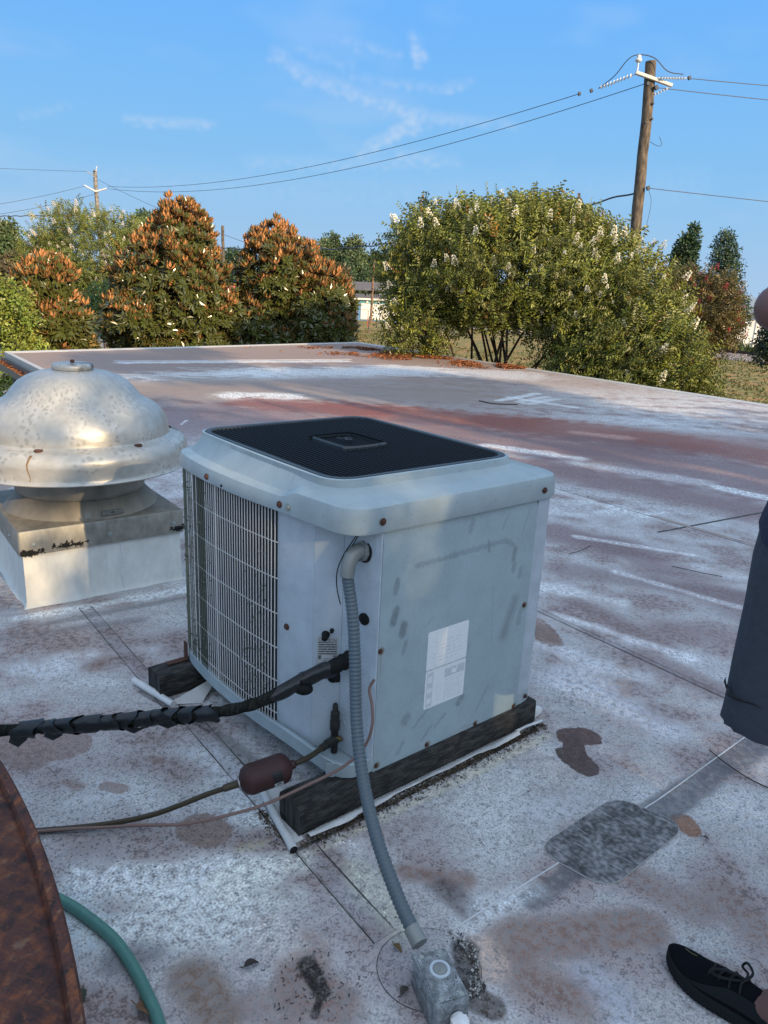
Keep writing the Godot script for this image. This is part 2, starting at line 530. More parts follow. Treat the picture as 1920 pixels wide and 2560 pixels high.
# ---------------------------------------------------------------- the roof
# stains, dirt and clean patches seen on the membrane: from (x, z), to (x, z), half width, colour, strength, softness of its edge
var STAINS := [
	[-6.73, -15.04, -1.59, -20.55, 5.84, Color(0.57, 0.48, 0.43), 0.90, 0.80],
	[-4.39, -13.82, 1.65, -17.30, 4.19, Color(0.55, 0.47, 0.43), 0.85, 0.80],
	[-4.08, -11.87, -2.34, -13.31, 0.81, Color(0.86, 0.88, 0.88), 0.85, 0.95],
	[-2.34, -13.31, 0.34, -15.17, 1.04, Color(0.86, 0.88, 0.88), 0.85, 0.95],
	[-5.02, -14.13, -1.06, -16.47, 0.22, Color(0.86, 0.88, 0.88), 0.80, 0.50],
	[0.34, -15.17, 2.43, -15.41, 1.06, Color(0.80, 0.82, 0.84), 0.70, 0.80],
	[-2.66, -10.87, 0.42, -11.72, 1.85, Color(0.52, 0.46, 0.42), 0.85, 0.90],
	[-2.10, -10.48, -1.60, -10.65, 0.43, Color(0.86, 0.88, 0.88), 0.95, 0.70],
	[-1.74, -9.93, -0.49, -9.79, 0.56, Color(0.48, 0.25, 0.20), 0.85, 0.60],
	[-0.49, -9.79, 1.52, -9.29, 0.76, Color(0.48, 0.25, 0.20), 0.85, 0.70],
	[1.52, -9.29, 3.06, -8.61, 0.77, Color(0.48, 0.25, 0.20), 0.80, 0.70],
	[3.06, -8.61, 4.16, -7.98, 0.62, Color(0.48, 0.25, 0.20), 0.80, 0.70],
	[2.07, -9.11, 4.50, -8.69, 0.51, Color(0.55, 0.40, 0.36), 0.50, 0.80],
	[-1.11, -8.88, 0.87, -8.49, 0.39, Color(0.62, 0.52, 0.48), 0.60, 0.80],
	[-2.46, -8.49, -1.57, -8.92, 1.22, Color(0.45, 0.35, 0.35), 0.70, 0.90],
	[0.34, -8.64, 2.29, -7.79, 0.76, Color(0.45, 0.35, 0.35), 0.80, 0.80],
	[2.29, -7.79, 3.56, -6.74, 0.93, Color(0.45, 0.35, 0.35), 0.85, 0.80],
	[1.52, -6.88, 3.01, -5.61, 0.37, Color(0.45, 0.35, 0.35), 0.85, 0.80],
	[1.06, -7.81, 1.95, -7.37, 0.13, Color(0.86, 0.88, 0.88), 0.80, 0.80],
	[1.89, -7.15, 2.82, -6.60, 0.15, Color(0.86, 0.88, 0.88), 0.55, 0.90],
	[2.98, -6.38, 3.26, -6.13, 0.11, Color(0.86, 0.88, 0.88), 0.85, 0.60],
	[1.39, -6.01, 1.94, -5.43, 0.10, Color(0.86, 0.88, 0.88), 0.55, 0.90],
	[1.69, -11.38, 2.46, -12.45, 0.09, Color(0.86, 0.88, 0.88), 0.70, 0.30],
	[1.90, -11.81, 2.74, -11.01, 0.08, Color(0.86, 0.88, 0.88), 0.70, 0.30],
	[1.97, -11.32, 2.54, -12.08, 0.09, Color(0.86, 0.88, 0.88), 0.60, 0.30],
	[2.08, -11.17, 2.64, -11.85, 0.09, Color(0.86, 0.88, 0.88), 0.60, 0.30],
	[2.30, -8.86, 2.81, -8.69, 0.15, Color(0.75, 0.60, 0.55), 0.70, 0.80],
	[-2.31, -8.17, -2.32, -8.44, 0.02, Color(0.86, 0.88, 0.88), 0.70, 0.30],
	[1.19, -4.87, 1.67, -4.38, 0.21, Color(0.45, 0.37, 0.37), 0.80, 0.90],
	[1.09, -4.15, 2.01, -3.84, 0.13, Color(0.45, 0.39, 0.39), 0.60, 0.90],
	[0.92, -3.84, 1.27, -3.69, 0.12, Color(0.86, 0.88, 0.88), 0.60, 0.90],
	[1.52, -4.36, 2.17, -4.21, 0.13, Color(0.86, 0.88, 0.88), 0.50, 0.90],
	[1.71, -4.08, 2.13, -3.99, 0.08, Color(0.86, 0.88, 0.88), 0.45, 0.90],
	[1.45, -3.37, 1.76, -3.30, 0.13, Color(0.50, 0.43, 0.42), 0.60, 0.90],
	[0.77, -3.38, 0.81, -3.18, 0.06, Color(0.47, 0.37, 0.33), 0.75, 0.25],
	[0.85, -3.46, 1.10, -3.33, 0.10, Color(0.86, 0.88, 0.88), 0.40, 0.90],
	[0.73, -2.39, 0.78, -2.40, 0.06, Color(0.36, 0.28, 0.26), 0.95, 0.06],
	[0.71, -2.28, 0.74, -2.21, 0.05, Color(0.33, 0.27, 0.25), 0.95, 0.06],
	[0.73, -2.37, 0.72, -2.23, 0.04, Color(0.34, 0.27, 0.25), 0.95, 0.06],
	[0.98, -1.95, 0.99, -1.92, 0.04, Color(0.52, 0.37, 0.28), 0.80, 0.20],
	[1.09, -2.96, 1.03, -2.72, 0.04, Color(0.57, 0.48, 0.43), 0.50, 0.60],
	[0.11, -1.69, 0.27, -1.67, 0.04, Color(0.47, 0.37, 0.33), 0.70, 0.90],
	[0.21, -1.64, 0.27, -1.58, 0.04, Color(0.30, 0.27, 0.27), 0.70, 0.90],
	[0.40, -1.48, 0.71, -1.53, 0.08, Color(0.47, 0.37, 0.33), 0.75, 0.85],
	[0.40, -1.36, 0.48, -1.33, 0.07, Color(0.47, 0.37, 0.33), 0.70, 0.90],
	[0.76, -1.70, 0.88, -1.61, 0.07, Color(0.47, 0.37, 0.33), 0.50, 0.90],
	[0.98, -1.67, 1.03, -1.54, 0.08, Color(0.47, 0.37, 0.33), 0.50, 0.90],
	[0.55, -1.38, 0.59, -1.34, 0.06, Color(0.62, 0.62, 0.66), 0.60, 0.90],
	[0.29, -1.43, 0.31, -1.40, 0.05, Color(0.72, 0.62, 0.56), 0.70, 0.50],
	[0.25, -1.44, 0.25, -1.34, 0.03, Color(0.16, 0.15, 0.14), 0.80, 0.50],
	[0.25, -1.32, 0.30, -1.29, 0.03, Color(0.22, 0.19, 0.17), 0.75, 0.50],
	[-0.04, -1.69, 0.09, -1.50, 0.06, Color(0.76, 0.76, 0.69), 0.65, 0.90],
	[0.04, -1.69, 0.13, -1.52, 0.01, Color(0.45, 0.45, 0.36), 0.50, 0.90],
	[-0.73, -1.61, -0.30, -1.69, 0.09, Color(0.86, 0.88, 0.88), 0.75, 0.90],
	[-0.34, -1.89, -0.05, -1.79, 0.08, Color(0.86, 0.88, 0.88), 0.75, 0.80],
	[-0.37, -1.54, -0.18, -1.59, 0.05, Color(0.80, 0.82, 0.80), 0.60, 0.90],
	[-0.36, -1.75, -0.30, -1.77, 0.03, Color(0.70, 0.68, 0.56), 0.60, 0.90],
	[-0.51, -1.82, -0.46, -1.80, 0.06, Color(0.54, 0.47, 0.44), 0.85, 0.12],
	[-1.21, -2.17, -1.06, -2.19, 0.08, Color(0.54, 0.47, 0.45), 0.85, 0.15],
	[-1.28, -2.20, -1.14, -2.11, 0.07, Color(0.54, 0.47, 0.45), 0.85, 0.20],
	[-0.39, -1.33, -0.31, -1.24, 0.06, Color(0.44, 0.36, 0.31), 0.75, 0.80],
	[-0.23, -1.47, -0.14, -1.41, 0.07, Color(0.55, 0.46, 0.43), 0.60, 0.80],
	[-0.13, -1.32, -0.06, -1.28, 0.07, Color(0.46, 0.37, 0.34), 0.70, 0.80],
	[-0.23, -1.27, -0.16, -1.24, 0.05, Color(0.52, 0.45, 0.43), 0.60, 0.80],
	[-0.13, -1.38, -0.09, -1.31, 0.02, Color(0.12, 0.11, 0.10), 0.85, 0.50],
	[-0.09, -1.30, -0.10, -1.25, 0.01, Color(0.15, 0.13, 0.12), 0.80, 0.60],
	[-0.58, -1.36, -0.51, -1.40, 0.04, Color(0.36, 0.36, 0.37), 0.60, 0.90],
	[-0.80, -1.51, -0.67, -1.45, 0.07, Color(0.68, 0.74, 0.76), 0.50, 0.90],
	[-0.80, -1.72, -0.73, -1.69, 0.05, Color(0.56, 0.52, 0.52), 0.50, 0.90],
	[-0.72, -2.36, -0.67, -2.43, 0.05, Color(0.47, 0.37, 0.33), 0.35, 0.90],
	[-1.15, -2.82, -1.16, -2.74, 0.05, Color(0.47, 0.37, 0.33), 0.55, 0.70],
	[-1.37, -2.88, -1.26, -2.81, 0.07, Color(0.47, 0.37, 0.33), 0.35, 0.90],
	[-0.74, -2.14, -0.71, -2.13, 0.02, Color(0.47, 0.37, 0.33), 0.60, 0.40],
	[-0.97, -2.00, -0.92, -1.98, 0.02, Color(0.47, 0.37, 0.33), 0.50, 0.60],
	[-0.84, -1.99, -0.79, -1.98, 0.02, Color(0.47, 0.37, 0.33), 0.60, 0.40],
	[-1.68, -3.15, -1.02, -3.57, 0.05, Color(0.86, 0.88, 0.88), 0.80, 0.80],
	[-1.66, -2.94, -1.13, -3.19, 0.04, Color(0.40, 0.40, 0.41), 0.45, 0.90],
	[-1.55, -3.09, -0.99, -3.48, 0.03, Color(0.36, 0.36, 0.36), 0.45, 0.90],
	[-1.54, -2.70, -1.32, -2.72, 0.10, Color(0.78, 0.80, 0.82), 0.50, 0.90],
	[-0.20, -1.75, 0.61, -2.43, 0.01, Color(0.10, 0.09, 0.08), 0.90, 0.45],
	[-0.32, -1.94, -0.20, -1.73, 0.01, Color(0.11, 0.10, 0.09), 0.85, 0.40],
	[-0.92, -2.56, -0.59, -2.31, 0.01, Color(0.20, 0.18, 0.16), 0.60, 0.60],
	[-0.17, -1.73, 0.64, -2.39, 0.02, Color(0.78, 0.76, 0.68), 0.60, 0.70],
	[-0.38, -2.12, -0.62, -2.37, 0.03, Color(0.34, 0.34, 0.33), 0.55, 0.90],
	[0.45, -1.61, 0.58, -1.72, 0.04, Color(0.37, 0.37, 0.38), 0.85, 0.45],
	[0.58, -1.72, 0.67, -1.78, 0.05, Color(0.37, 0.37, 0.38), 0.85, 0.45],
	[0.92, -1.99, 1.23, -2.25, 0.05, Color(0.37, 0.37, 0.38), 0.85, 0.45],
	[1.23, -2.25, 1.49, -2.46, 0.06, Color(0.37, 0.37, 0.38), 0.85, 0.45],
	[-0.55, -1.52, -0.27, -1.50, 0.11, Color(0.85, 0.87, 0.86), 0.60, 0.90],
	[-0.34, -1.63, -0.20, -1.71, 0.08, Color(0.86, 0.87, 0.83), 0.70, 0.80],
	[-0.58, -2.20, -0.39, -2.02, 0.06, Color(0.80, 0.82, 0.84), 0.40, 0.90],
	[0.31, -1.58, 0.47, -1.65, 0.05, Color(0.80, 0.82, 0.83), 0.60, 0.90],
	[-1.30, -2.80, -0.98, -2.92, 0.09, Color(0.84, 0.86, 0.88), 0.50, 0.90],
	[0.85, -2.85, 1.09, -2.52, 0.12, Color(0.80, 0.81, 0.84), 0.50, 0.90],
	[0.55, -1.95, 0.66, -2.05, 0.06, Color(0.78, 0.79, 0.82), 0.40, 0.90],
	[1.53, -4.63, 2.04, -3.60, 0.23, Color(0.42, 0.34, 0.34), 0.55, 0.90],
	[1.04, -3.66, 1.33, -3.21, 0.09, Color(0.45, 0.37, 0.36), 0.60, 0.90],
	[1.21, -3.06, 1.42, -2.79, 0.08, Color(0.47, 0.39, 0.38), 0.60, 0.90],
	[1.33, -4.79, 2.01, -4.52, 0.04, Color(0.90, 0.91, 0.92), 0.60, 1.00],
	[1.40, -4.15, 2.04, -3.60, 0.04, Color(0.90, 0.91, 0.92), 0.55, 1.00],
	[0.90, -3.50, 1.41, -3.08, 0.05, Color(0.90, 0.91, 0.92), 0.60, 1.00],
	[0.78, -3.10, 1.16, -2.84, 0.07, Color(0.86, 0.88, 0.90), 0.50, 0.90],
]
const ROOF := [Vector2(-7.65, -14.84), Vector2(-1.0, -22.35), Vector2(15.4, 0.5), Vector2(5.0, 9.0), Vector2(-7.0, 9.0), Vector2(-14.0, 0.1), Vector2(-3.2, -8.8)]

func roof_tex(x0: float, z0: float, size: float, px: int) -> ImageTexture:
	var step := size / px
	var far := step > 0.005
	var wide := drawn(nz(0.35, 3, 4), px, x0, z0, step)
	var med := drawn(nz(3.0, 7, 5), px, x0, z0, step)
	var grain := drawn(nz(30.0, 11, 3), px, x0, z0, step)
	var speck := drawn(nz(120.0, 13, 1), px, x0, z0, step)
	var blister := PackedByteArray() if far else drawn(nz(42.0, 19, 1, FastNoiseLite.TYPE_CELLULAR), px, x0, z0, step)
	# wind and water have drawn the dirt out sideways
	var sn := nz(1.6, 23, 4)
	sn.offset = Vector3(x0 / (step * 5.0), z0 / step, 0)
	sn.frequency *= step
	var si := sn.get_image(px / 5, px, false, false, false)
	si.resize(px, px, Image.INTERPOLATE_BILINEAR)
	var drawn_out := si.get_data()
	var out := PackedByteArray()
	out.resize(px * px * 3)
	# base look: for every pairing of a coarse and a fine value, a colour
	var lut := PackedByteArray()
	lut.resize(256 * 256 * 3)
	for q in 256:
		for g in 256:
			var m := q / 127.5 - 1.0
			var f := g / 127.5 - 1.0
			var t := 0.735 + 0.11 * m + 0.21 * f
			var c := Color(t * 1.015, t, t * 1.0)
			c = c.lerp(Color(0.50, 0.405, 0.385), 0.95 * sstep(-0.18, 0.62, m + 0.16 * f) * clampf(0.75 + 0.7 * f, 0.0, 1.0))
			c = c.lerp(Color(0.91, 0.92, 0.925), 0.8 * sstep(0.0, 0.75, -m + 0.25 * f) * clampf(0.8 + 0.6 * f, 0.0, 1.0))
			c = c.lerp(Color(0.37, 0.365, 0.37), 0.6 * sstep(0.18, 0.62, f + 0.2 * m))
			var k := (q * 256 + g) * 3
			lut[k] = c.r8
			lut[k + 1] = c.g8
			lut[k + 2] = c.b8
	var i := 0
	for p in px * px:
		var q := clampi((wide[p] + med[p] * 2 + drawn_out[p] * 2) * 3 / 8 - 112, 0, 255)
		var g := clampi(grain[p] + (speck[p] - 128) * 2 / 3, 0, 255)
		var k := (q * 256 + g) * 3
		out[i] = lut[k]
		out[i + 1] = lut[k + 1]
		out[i + 2] = lut[k + 2]
		i += 3
	for s in STAINS:
		var r: float = s[4]
		var soft: float = s[7]
		var reach := r * (1.15 + 1.0 * soft) + 0.004
		var xa := clampi(int((minf(s[0], s[2]) - reach - x0) / step), 0, px)
		var xb := clampi(int((maxf(s[0], s[2]) + reach - x0) / step) + 1, 0, px)
		var ya := clampi(int((minf(s[1], s[3]) - reach - z0) / step), 0, px)
		var yb := clampi(int((maxf(s[1], s[3]) + reach - z0) / step) + 1, 0, px)
		if xb <= xa or yb <= ya or not far and r > 1.5:
			continue
		var ax: float = s[0]
		var ay: float = s[1]
		var dx: float = s[2] - ax
		var dy: float = s[3] - ay
		var inv := 1.0 / maxf(dx * dx + dy * dy, 1e-9)
		var w1 := 0.5 * (0.8 + 0.3 * soft) / 127.5
		var w2 := 0.28 * (0.35 + 0.65 * soft) / 127.5
		var w3 := 1.1 * maxf(0.0, soft - 0.3) / 127.5
		var low := 1.0 - 0.75 * soft
		var span := 1.0 / (1.03 + 0.35 * soft - low)
		var col: Color = s[5]
		var cr := col.r * 255.0
		var cg := col.g * 255.0
		var cb := col.b * 255.0
		var much: float = s[6]
		for y in range(ya, yb):
			var wz := z0 + (y + 0.5) * step - ay
			for x in range(xa, xb):
				var wx := x0 + (x + 0.5) * step - ax
				var t := clampf((wx * dx + wz * dy) * inv, 0.0, 1.0)
				var ex := wx - dx * t
				var ey := wz - dy * t
				var p := y * px + x
				var e := (1.03 + 0.35 * soft - sqrt(ex * ex + ey * ey) / r - (med[p] - 127.5) * w1 - (grain[p] - 127.5) * w2 - (drawn_out[p] - 127.5) * w3) * span
				if e <= 0.0:
					continue
				var w := 1.0 if e > 1.0 else e * e * (3.0 - 2.0 * e)
				w *= much
				var gs := (grain[p] - 127.5) / 127.5
				var ss := (speck[p] - 127.5) / 127.5
				if cr > 190.0 and r > 0.25 and soft > 0.75 and not far:
					w = clampf(w * (0.95 + 0.3 * gs + 0.25 * ss), 0.0, 1.0)
				elif soft > 0.3:
					w = clampf(w * (0.82 + 0.75 * gs + 0.45 * ss), 0.0, 1.0)
				var sh := 1.0 + 0.16 * gs + 0.18 * ss
				var k := p * 3
				out[k] = clampi(int(out[k] + (cr * sh - out[k]) * w), 0, 255)
				out[k + 1] = clampi(int(out[k + 1] + (cg * sh - out[k + 1]) * w), 0, 255)
				out[k + 2] = clampi(int(out[k + 2] + (cb * sh - out[k + 2]) * w), 0, 255)
	if not far:
		# little round blisters where the coating has popped, thickest beside the unit
		for y in range(clampi(int((-2.9 - z0) / step), 0, px), clampi(int((-1.0 - z0) / step), 0, px)):
			for x in range(clampi(int((-1.6 - x0) / step), 0, px), clampi(int((0.35 - x0) / step), 0, px)):
				var p := y * px + x
				if blister[p] < 17 and med[p] > 112:
					var nearby := 0.6 * (1.0 - sstep(0.25, 0.95, Vector2(x0 + x * step + 0.62, z0 + y * step + 1.95).length()))
					for c in 3:
						out[p * 3 + c] = int(lerpf(out[p * 3 + c], 74.0, nearby))
	return ImageTexture.create_from_image(Image.create_from_data(px, px, false, Image.FORMAT_RGB8, out))

func sheet(poly: PackedVector2Array, y: float, x0: float, z0: float, size: float) -> MB:
	var mb := MB.new()
	var ids := Geometry2D.triangulate_polygon(poly)
	for t in range(0, ids.size(), 3):
		var p: Array[Vector3] = []
		var q: Array[Vector2] = []
		for k in 3:
			var w := poly[ids[t + k]]
			p.append(Vector3(w.x, y, w.y))
			q.append(Vector2((w.x - x0) / size, (w.y - z0) / size))
		mb.tri(p[0], p[1], p[2], Vector3.UP, Vector3.UP, Vector3.UP, q[0], q[1], q[2])
	return mb

# a thin strip lying on the roof from a to b
func strip(a: Vector2, b: Vector2, width: float, y0: float, y1: float) -> MB:
	var d := (b - a).normalized()
	var s := Vector2(-d.y, d.x) * width / 2.0
	var mb := MB.new()
	var k := maxi(2, int(a.distance_to(b) / 0.12))
	var l := PackedVector2Array()
	var r := PackedVector2Array()
	for i in k + 1:
		var p := a.lerp(b, float(i) / k)
		l.append(p + s * (1.0 + rng.randf_range(-0.12, 0.12)))
		r.append(p - s * (1.0 + rng.randf_range(-0.12, 0.12)))
	r.reverse()
	l.append_array(r)
	mb.slab(l, y0, y1, 0.001)
	return mb

func build_roof() -> void:
	var roof := root("roof")
	structure(roof)
	var poly := PackedVector2Array(ROOF)
	var mid := Rect2(-9.2, -22.6, 17.2, 17.2)
	var near := Rect2(-2.8, -5.4, 5.6, 5.6)
	var rect := func(x0: float, z0: float, x1: float, z1: float) -> PackedVector2Array:
		return PackedVector2Array([Vector2(x0, z0), Vector2(x1, z0), Vector2(x1, z1), Vector2(x0, z1)])
	var near_tex := roof_tex(near.position.x, near.position.y, 5.6, 2048)
	var mid_tex := roof_tex(mid.position.x, mid.position.y, 17.2, 1536)
	var m_near := with_bumps(mat(Color.WHITE, 0.62, 0.0, near_tex, 0.4), bumps(0.25, 3.0, 4), 0.35)
	var m_mid := mat(Color.WHITE, 0.62, 0.0, mid_tex, 0.4)
	M.roof_near = m_near
	var pieces := [
		[rect.call(-30.0, -40.0, 30.0, -5.4), m_mid, mid], [rect.call(-2.8, -5.4, 2.8, 0.2), m_near, near],
		[rect.call(-30.0, -5.4, -2.8, 0.2), m_mid, mid], [rect.call(2.8, -5.4, 30.0, 0.2), m_mid, mid], [rect.call(-30.0, 0.2, 30.0, 30.0), m_mid, mid]]
	for p in pieces:
		for bit in Geometry2D.intersect_polygons(poly, p[0]):
			put(roof, "roof_membrane", sheet(bit, 0.0, p[2].position.x, p[2].position.y, p[2].size.x), p[1])
	# lap seams of the membrane sheets: a low welded lip with a dark line of dirt along it
	var on_near: StandardMaterial3D = m_near.duplicate()
	on_near.uv1_scale = Vector3(1.0 / 5.6, 1.0 / 5.6, 1.0)
	on_near.uv1_offset = Vector3(2.8 / 5.6, 5.4 / 5.6, 0.0)
	on_near.albedo_color = Color(0.93, 0.93, 0.94)
	var on_mid: StandardMaterial3D = m_mid.duplicate()
	on_mid.uv1_scale = Vector3(1.0 / 17.2, 1.0 / 17.2, 1.0)
	on_mid.uv1_offset = Vector3(9.2 / 17.2, 22.6 / 17.2, 0.0)
	var dirt := world_tex(mat(Color(0.10, 0.10, 0.095), 0.9, 0.0, M.bark_tex), 3.0)
	var lip := world_tex(mat(Color(0.46, 0.47, 0.47), 0.7, 0.0, M.paint_tex), 2.0)
	var clean := world_tex(mat(Color(0.66, 0.67, 0.68), 0.7, 0.0, M.paint_tex), 2.0)
	var along := Vector2(0.62, 0.785)
	for s in [[Vector2(0.80, -3.56), -0.4, 1.9, 0.028], [Vector2(1.42, -6.17), -6.0, 2.6, 0.045], [Vector2(-1.36, -3.21), -0.12, 1.02, 0.05], [Vector2(-0.66, -2.37), 0.0, 1.15, 0.06]]:
		var a: Vector2 = s[0] + along * s[1]
		var b: Vector2 = s[0] + along * s[2]
		put(roof, "seam_strip", strip(a, b, s[3], 0.0, 0.0022), on_near if s[0].y > -5.0 else on_mid)
		var off = Vector2(along.y, -along.x) * (s[3] * 0.5 + 0.003)
		put(roof, "seam_dirt", strip(a + off, b + off, 0.0045, 0.0, 0.0012), dirt)
		put(roof, "seam_dirt", strip(a - off, b - off, 0.003, 0.0, 0.0012), dirt)
	put(roof, "seam_strip", strip(Vector2(-5.3, -14.3), Vector2(-0.9, -17.0), 0.06, 0.0, 0.003), clean)
	put(roof, "seam_dirt", strip(Vector2(1.93, -4.98), Vector2(3.05, -5.68), 0.022, 0.0, 0.0013), dirt)
	# the far end lap with its white bead, and the worn band of fabric beside it
	var bead := [Vector2(0.225, -1.50), Vector2(0.58, -1.775), Vector2(0.94, -2.055), Vector2(1.375, -2.425), Vector2(1.7, -2.69)]
	var worn_tex := tex(256, 256, func(x: int, y: int) -> Color:
		var a = M.n_fine.get_noise_2d(x * 2.2, y * 2.2)
		var b = M.n_fine.get_noise_2d(x * 0.5, y * 0.5)
		var weave := 0.05 if (x / 3 + y / 3) % 2 == 0 else 0.0
		var k: float = 0.37 + 0.20 * a + 0.16 * b + weave
		k = lerpf(k, 0.66, 0.55 * sstep(0.15, 0.5, M.n_fine.get_noise_2d((x + y) * 0.45, (x - y) * 2.4)))
		return Color(k, k * 1.0, k * 1.01))
	var worn := mat(Color.WHITE, 0.85, 0.0, worn_tex)
	worn.uv1_scale = Vector3(2.6, 2.6, 1.0)
	for i in bead.size() - 1:
		var a: Vector2 = bead[i]
		var b: Vector2 = bead[i + 1]
		put(roof, "seam_bead", strip(a, b, 0.004, 0.0, 0.002), clean)
	# the rounded repair patch and the round boot under the junction box
	var corners := PackedVector2Array([Vector2(0.80, -2.06), Vector2(0.985, -1.93), Vector2(0.665, -1.655), Vector2(0.49, -1.80)])
	var patch := MB.new()
	patch.slab(rounded(corners, [0.075, 0.075, 0.075, 0.075], 8), 0.0, 0.0035, 0.0015)
	put(roof, "repair_patch", patch, worn).set_meta("label", "grey rounded repair patch worn down to its fabric")
	var rim := MB.new()
	var line: Array = []
	for p in rounded(corners, [0.075, 0.075, 0.075, 0.075], 8):
		line.append(Vector3(p.x, 0.002, p.y))
	line.append(line[0])
	rim.tube(line, 0.0014, 5)
	put(roof, "patch_edge", rim, lip)
	var boot := PackedVector2Array()
	for i in 40:
		boot.append(Vector2(0.16 + cos(TAU * i / 40) * 0.125, -1.385 + sin(TAU * i / 40) * 0.115))
	var boot_mb := MB.new()
	boot_mb.slab(boot, 0.0, 0.003, 0.0015)
	put(roof, "round_patch", boot_mb, on_near)
	var ring := MB.new()
	line = []
	for p in boot:
		line.append(Vector3(p.x, 0.0015, p.y))
	line.append(line[0])
	ring.tube(line, 0.0011, 5)
	put(roof, "patch_seam", ring, dirt)
	# sheet-metal edge along the eaves, and the gutter with fallen leaves on the left
	var edge := world_tex(mat(Color(0.62, 0.61, 0.58), 0.5, 0.3, M.paint_tex), 1.0)
	for i in poly.size():
		var a := poly[i]
		var b := poly[(i + 1) % poly.size()]
		var d := (b - a).normalized()
		var outward := Vector2(d.y, -d.x)
		if outward.dot(a - Vector2(0, -6)) < 0.0 and i != 5:
			outward = -outward
		var mb := MB.new()
		var prof := [Vector2(-0.11, 0.001), Vector2(-0.108, 0.006), Vector2(-0.03, 0.012), Vector2(0.0, 0.026), Vector2(0.012, 0.022), Vector2(0.014, -0.16), Vector2(0.03, -0.175)]
		var r0 := PackedVector3Array()
		var r1 := PackedVector3Array()
		for q in prof:
			r0.append(Vector3(a.x + outward.x * q.x, q.y, a.y + outward.y * q.x))
			r1.append(Vector3(b.x + outward.x * q.x, q.y, b.y + outward.y * q.x))
		mb.grid([r0, r1], false, 0.9, (r1[0] - r0[0]).cross(r0[1] - r0[0]).y < 0.0)
		put(roof, "edge_flashing", mb, edge)
		var wall := MB.new()
		var i0 := a - outward * 0.25
		var i1 := b - outward * 0.25
		wall.grid([PackedVector3Array([Vector3(i0.x, -0.02, i0.y), Vector3(i1.x, -0.02, i1.y)]), PackedVector3Array([Vector3(i0.x, GROUND, i0.y), Vector3(i1.x, GROUND, i1.y)])])
		put(roof, "wall", wall, world_tex(mat(Color(0.38, 0.36, 0.33), 0.85, 0.0, M.paint_tex), 0.7))
	var g := MB.new()
	var g0 := Vector2(-7.65, -14.84) + Vector2(-0.09, 0.01)
	var g1 := Vector2(-3.4, -9.05) + Vector2(-0.09, 0.01)
	var gd := (g1 - g0).normalized()
	var go := Vector2(-gd.y, gd.x)
	if go.x > 0.0:
		go = -go
	var ga := PackedVector3Array()
	var gb := PackedVector3Array()
	for q in [Vector2(0.0, -0.06), Vector2(0.0, -0.2), Vector2(0.17, -0.2), Vector2(0.19, -0.09), Vector2(0.2, -0.085), Vector2(0.2, -0.205), Vector2(-0.01, -0.215)]:
		ga.append(Vector3(g0.x + go.x * q.x, q.y, g0.y + go.y * q.x))
		gb.append(Vector3(g1.x + go.x * q.x, q.y, g1.y + go.y * q.x))
	g.grid([ga, gb], false, 0.9)
	put(roof, "gutter", g, mat(Color(0.16, 0.17, 0.17), 0.5, 0.4))
	var one := MB.new()
	one.leaf(Vector3.ZERO, Vector3.FORWARD, Vector3.RIGHT, 0.07, 0.035, 0.2, 0.15)
	var litter := one.mesh()
	var spots: Array = []
	var tints: Array = []
	for i in 700:
		var t := rng.randf()
		var p := g0.lerp(g1, t) + go * rng.randf_range(0.02, 0.16)
		spots.append(Transform3D(Basis.from_euler(Vector3(rng.randf_range(-0.5, 0.5), rng.randf() * TAU, rng.randf_range(-0.5, 0.5))), Vector3(p.x, -0.17 + rng.randf() * 0.05, p.y)))
		tints.append(Color(1.4, 1.1, 0.9) * rng.randf_range(0.5, 1.5))
	many(roof, "gutter_leaves", litter, M.leaf_dead, spots, tints)
	# the drift of brown magnolia leaves on the far corner of the roof
	spots = []
	tints = []
	var drift := nz(0.9, 71, 3)
	while spots.size() < 5200:
		var t := rng.randf()
		var p := Vector2(-1.1, -20.2).lerp(Vector2(2.75, -16.55), t) + Vector2(0.585, 0.811).rotated(-PI / 2.0) * 0.0
		var inward := absf(rng.randfn(0.0, 1.0)) * lerpf(1.5, 0.5, t)
		p += Vector2(-0.75, 0.45) * (inward - 0.35)
		if drift.get_noise_2d(p.x, p.y * 0.6) < -0.12 + 0.12 * inward:
			continue
		spots.append(Transform3D(Basis.from_euler(Vector3(rng.randf_range(-0.7, 0.7), rng.randf() * TAU, rng.randf_range(-0.7, 0.7))), Vector3(p.x, 0.012 + rng.randf() * 0.03, p.y)))
		tints.append(Color(1.5, 1.15, 0.95) * rng.randf_range(0.35, 1.5))
	var dr := many(self, "leaf_drift", litter, M.leaf_dead, spots, tints)
	tag(dr, "drift of dry brown leaves on the far corner of the roof", "leaves")

# a polygon with its corners rounded
func rounded(poly: PackedVector2Array, radii: Array, seg := 6) -> PackedVector2Array:
	var out := PackedVector2Array()
	var k := poly.size()
	for i in k:
		var p := poly[i]
		var r: float = radii[i]
		if r <= 0.0:
			out.append(p)
			continue
		var a := p + (poly[(i + k - 1) % k] - p).normalized() * r
		var b := p + (poly[(i + 1) % k] - p).normalized() * r
		for s in seg + 1:
			var t := float(s) / seg
			out.append(a.lerp(p, t).lerp(p.lerp(b, t), t))
	return out

# ---------------------------------------------------------------- the condensing unit
# Its own axes: x runs along the service panel to the right, y up, z towards the camera; (a, b) below means x = a, z = -b.
const UNIT_AT := Vector3(-0.010, 0.0, -1.999)
const UNIT_TURN := 0.6911

func ab(a: float, b: float, y: float) -> Vector3:
	return Vector3(a, y, -b)

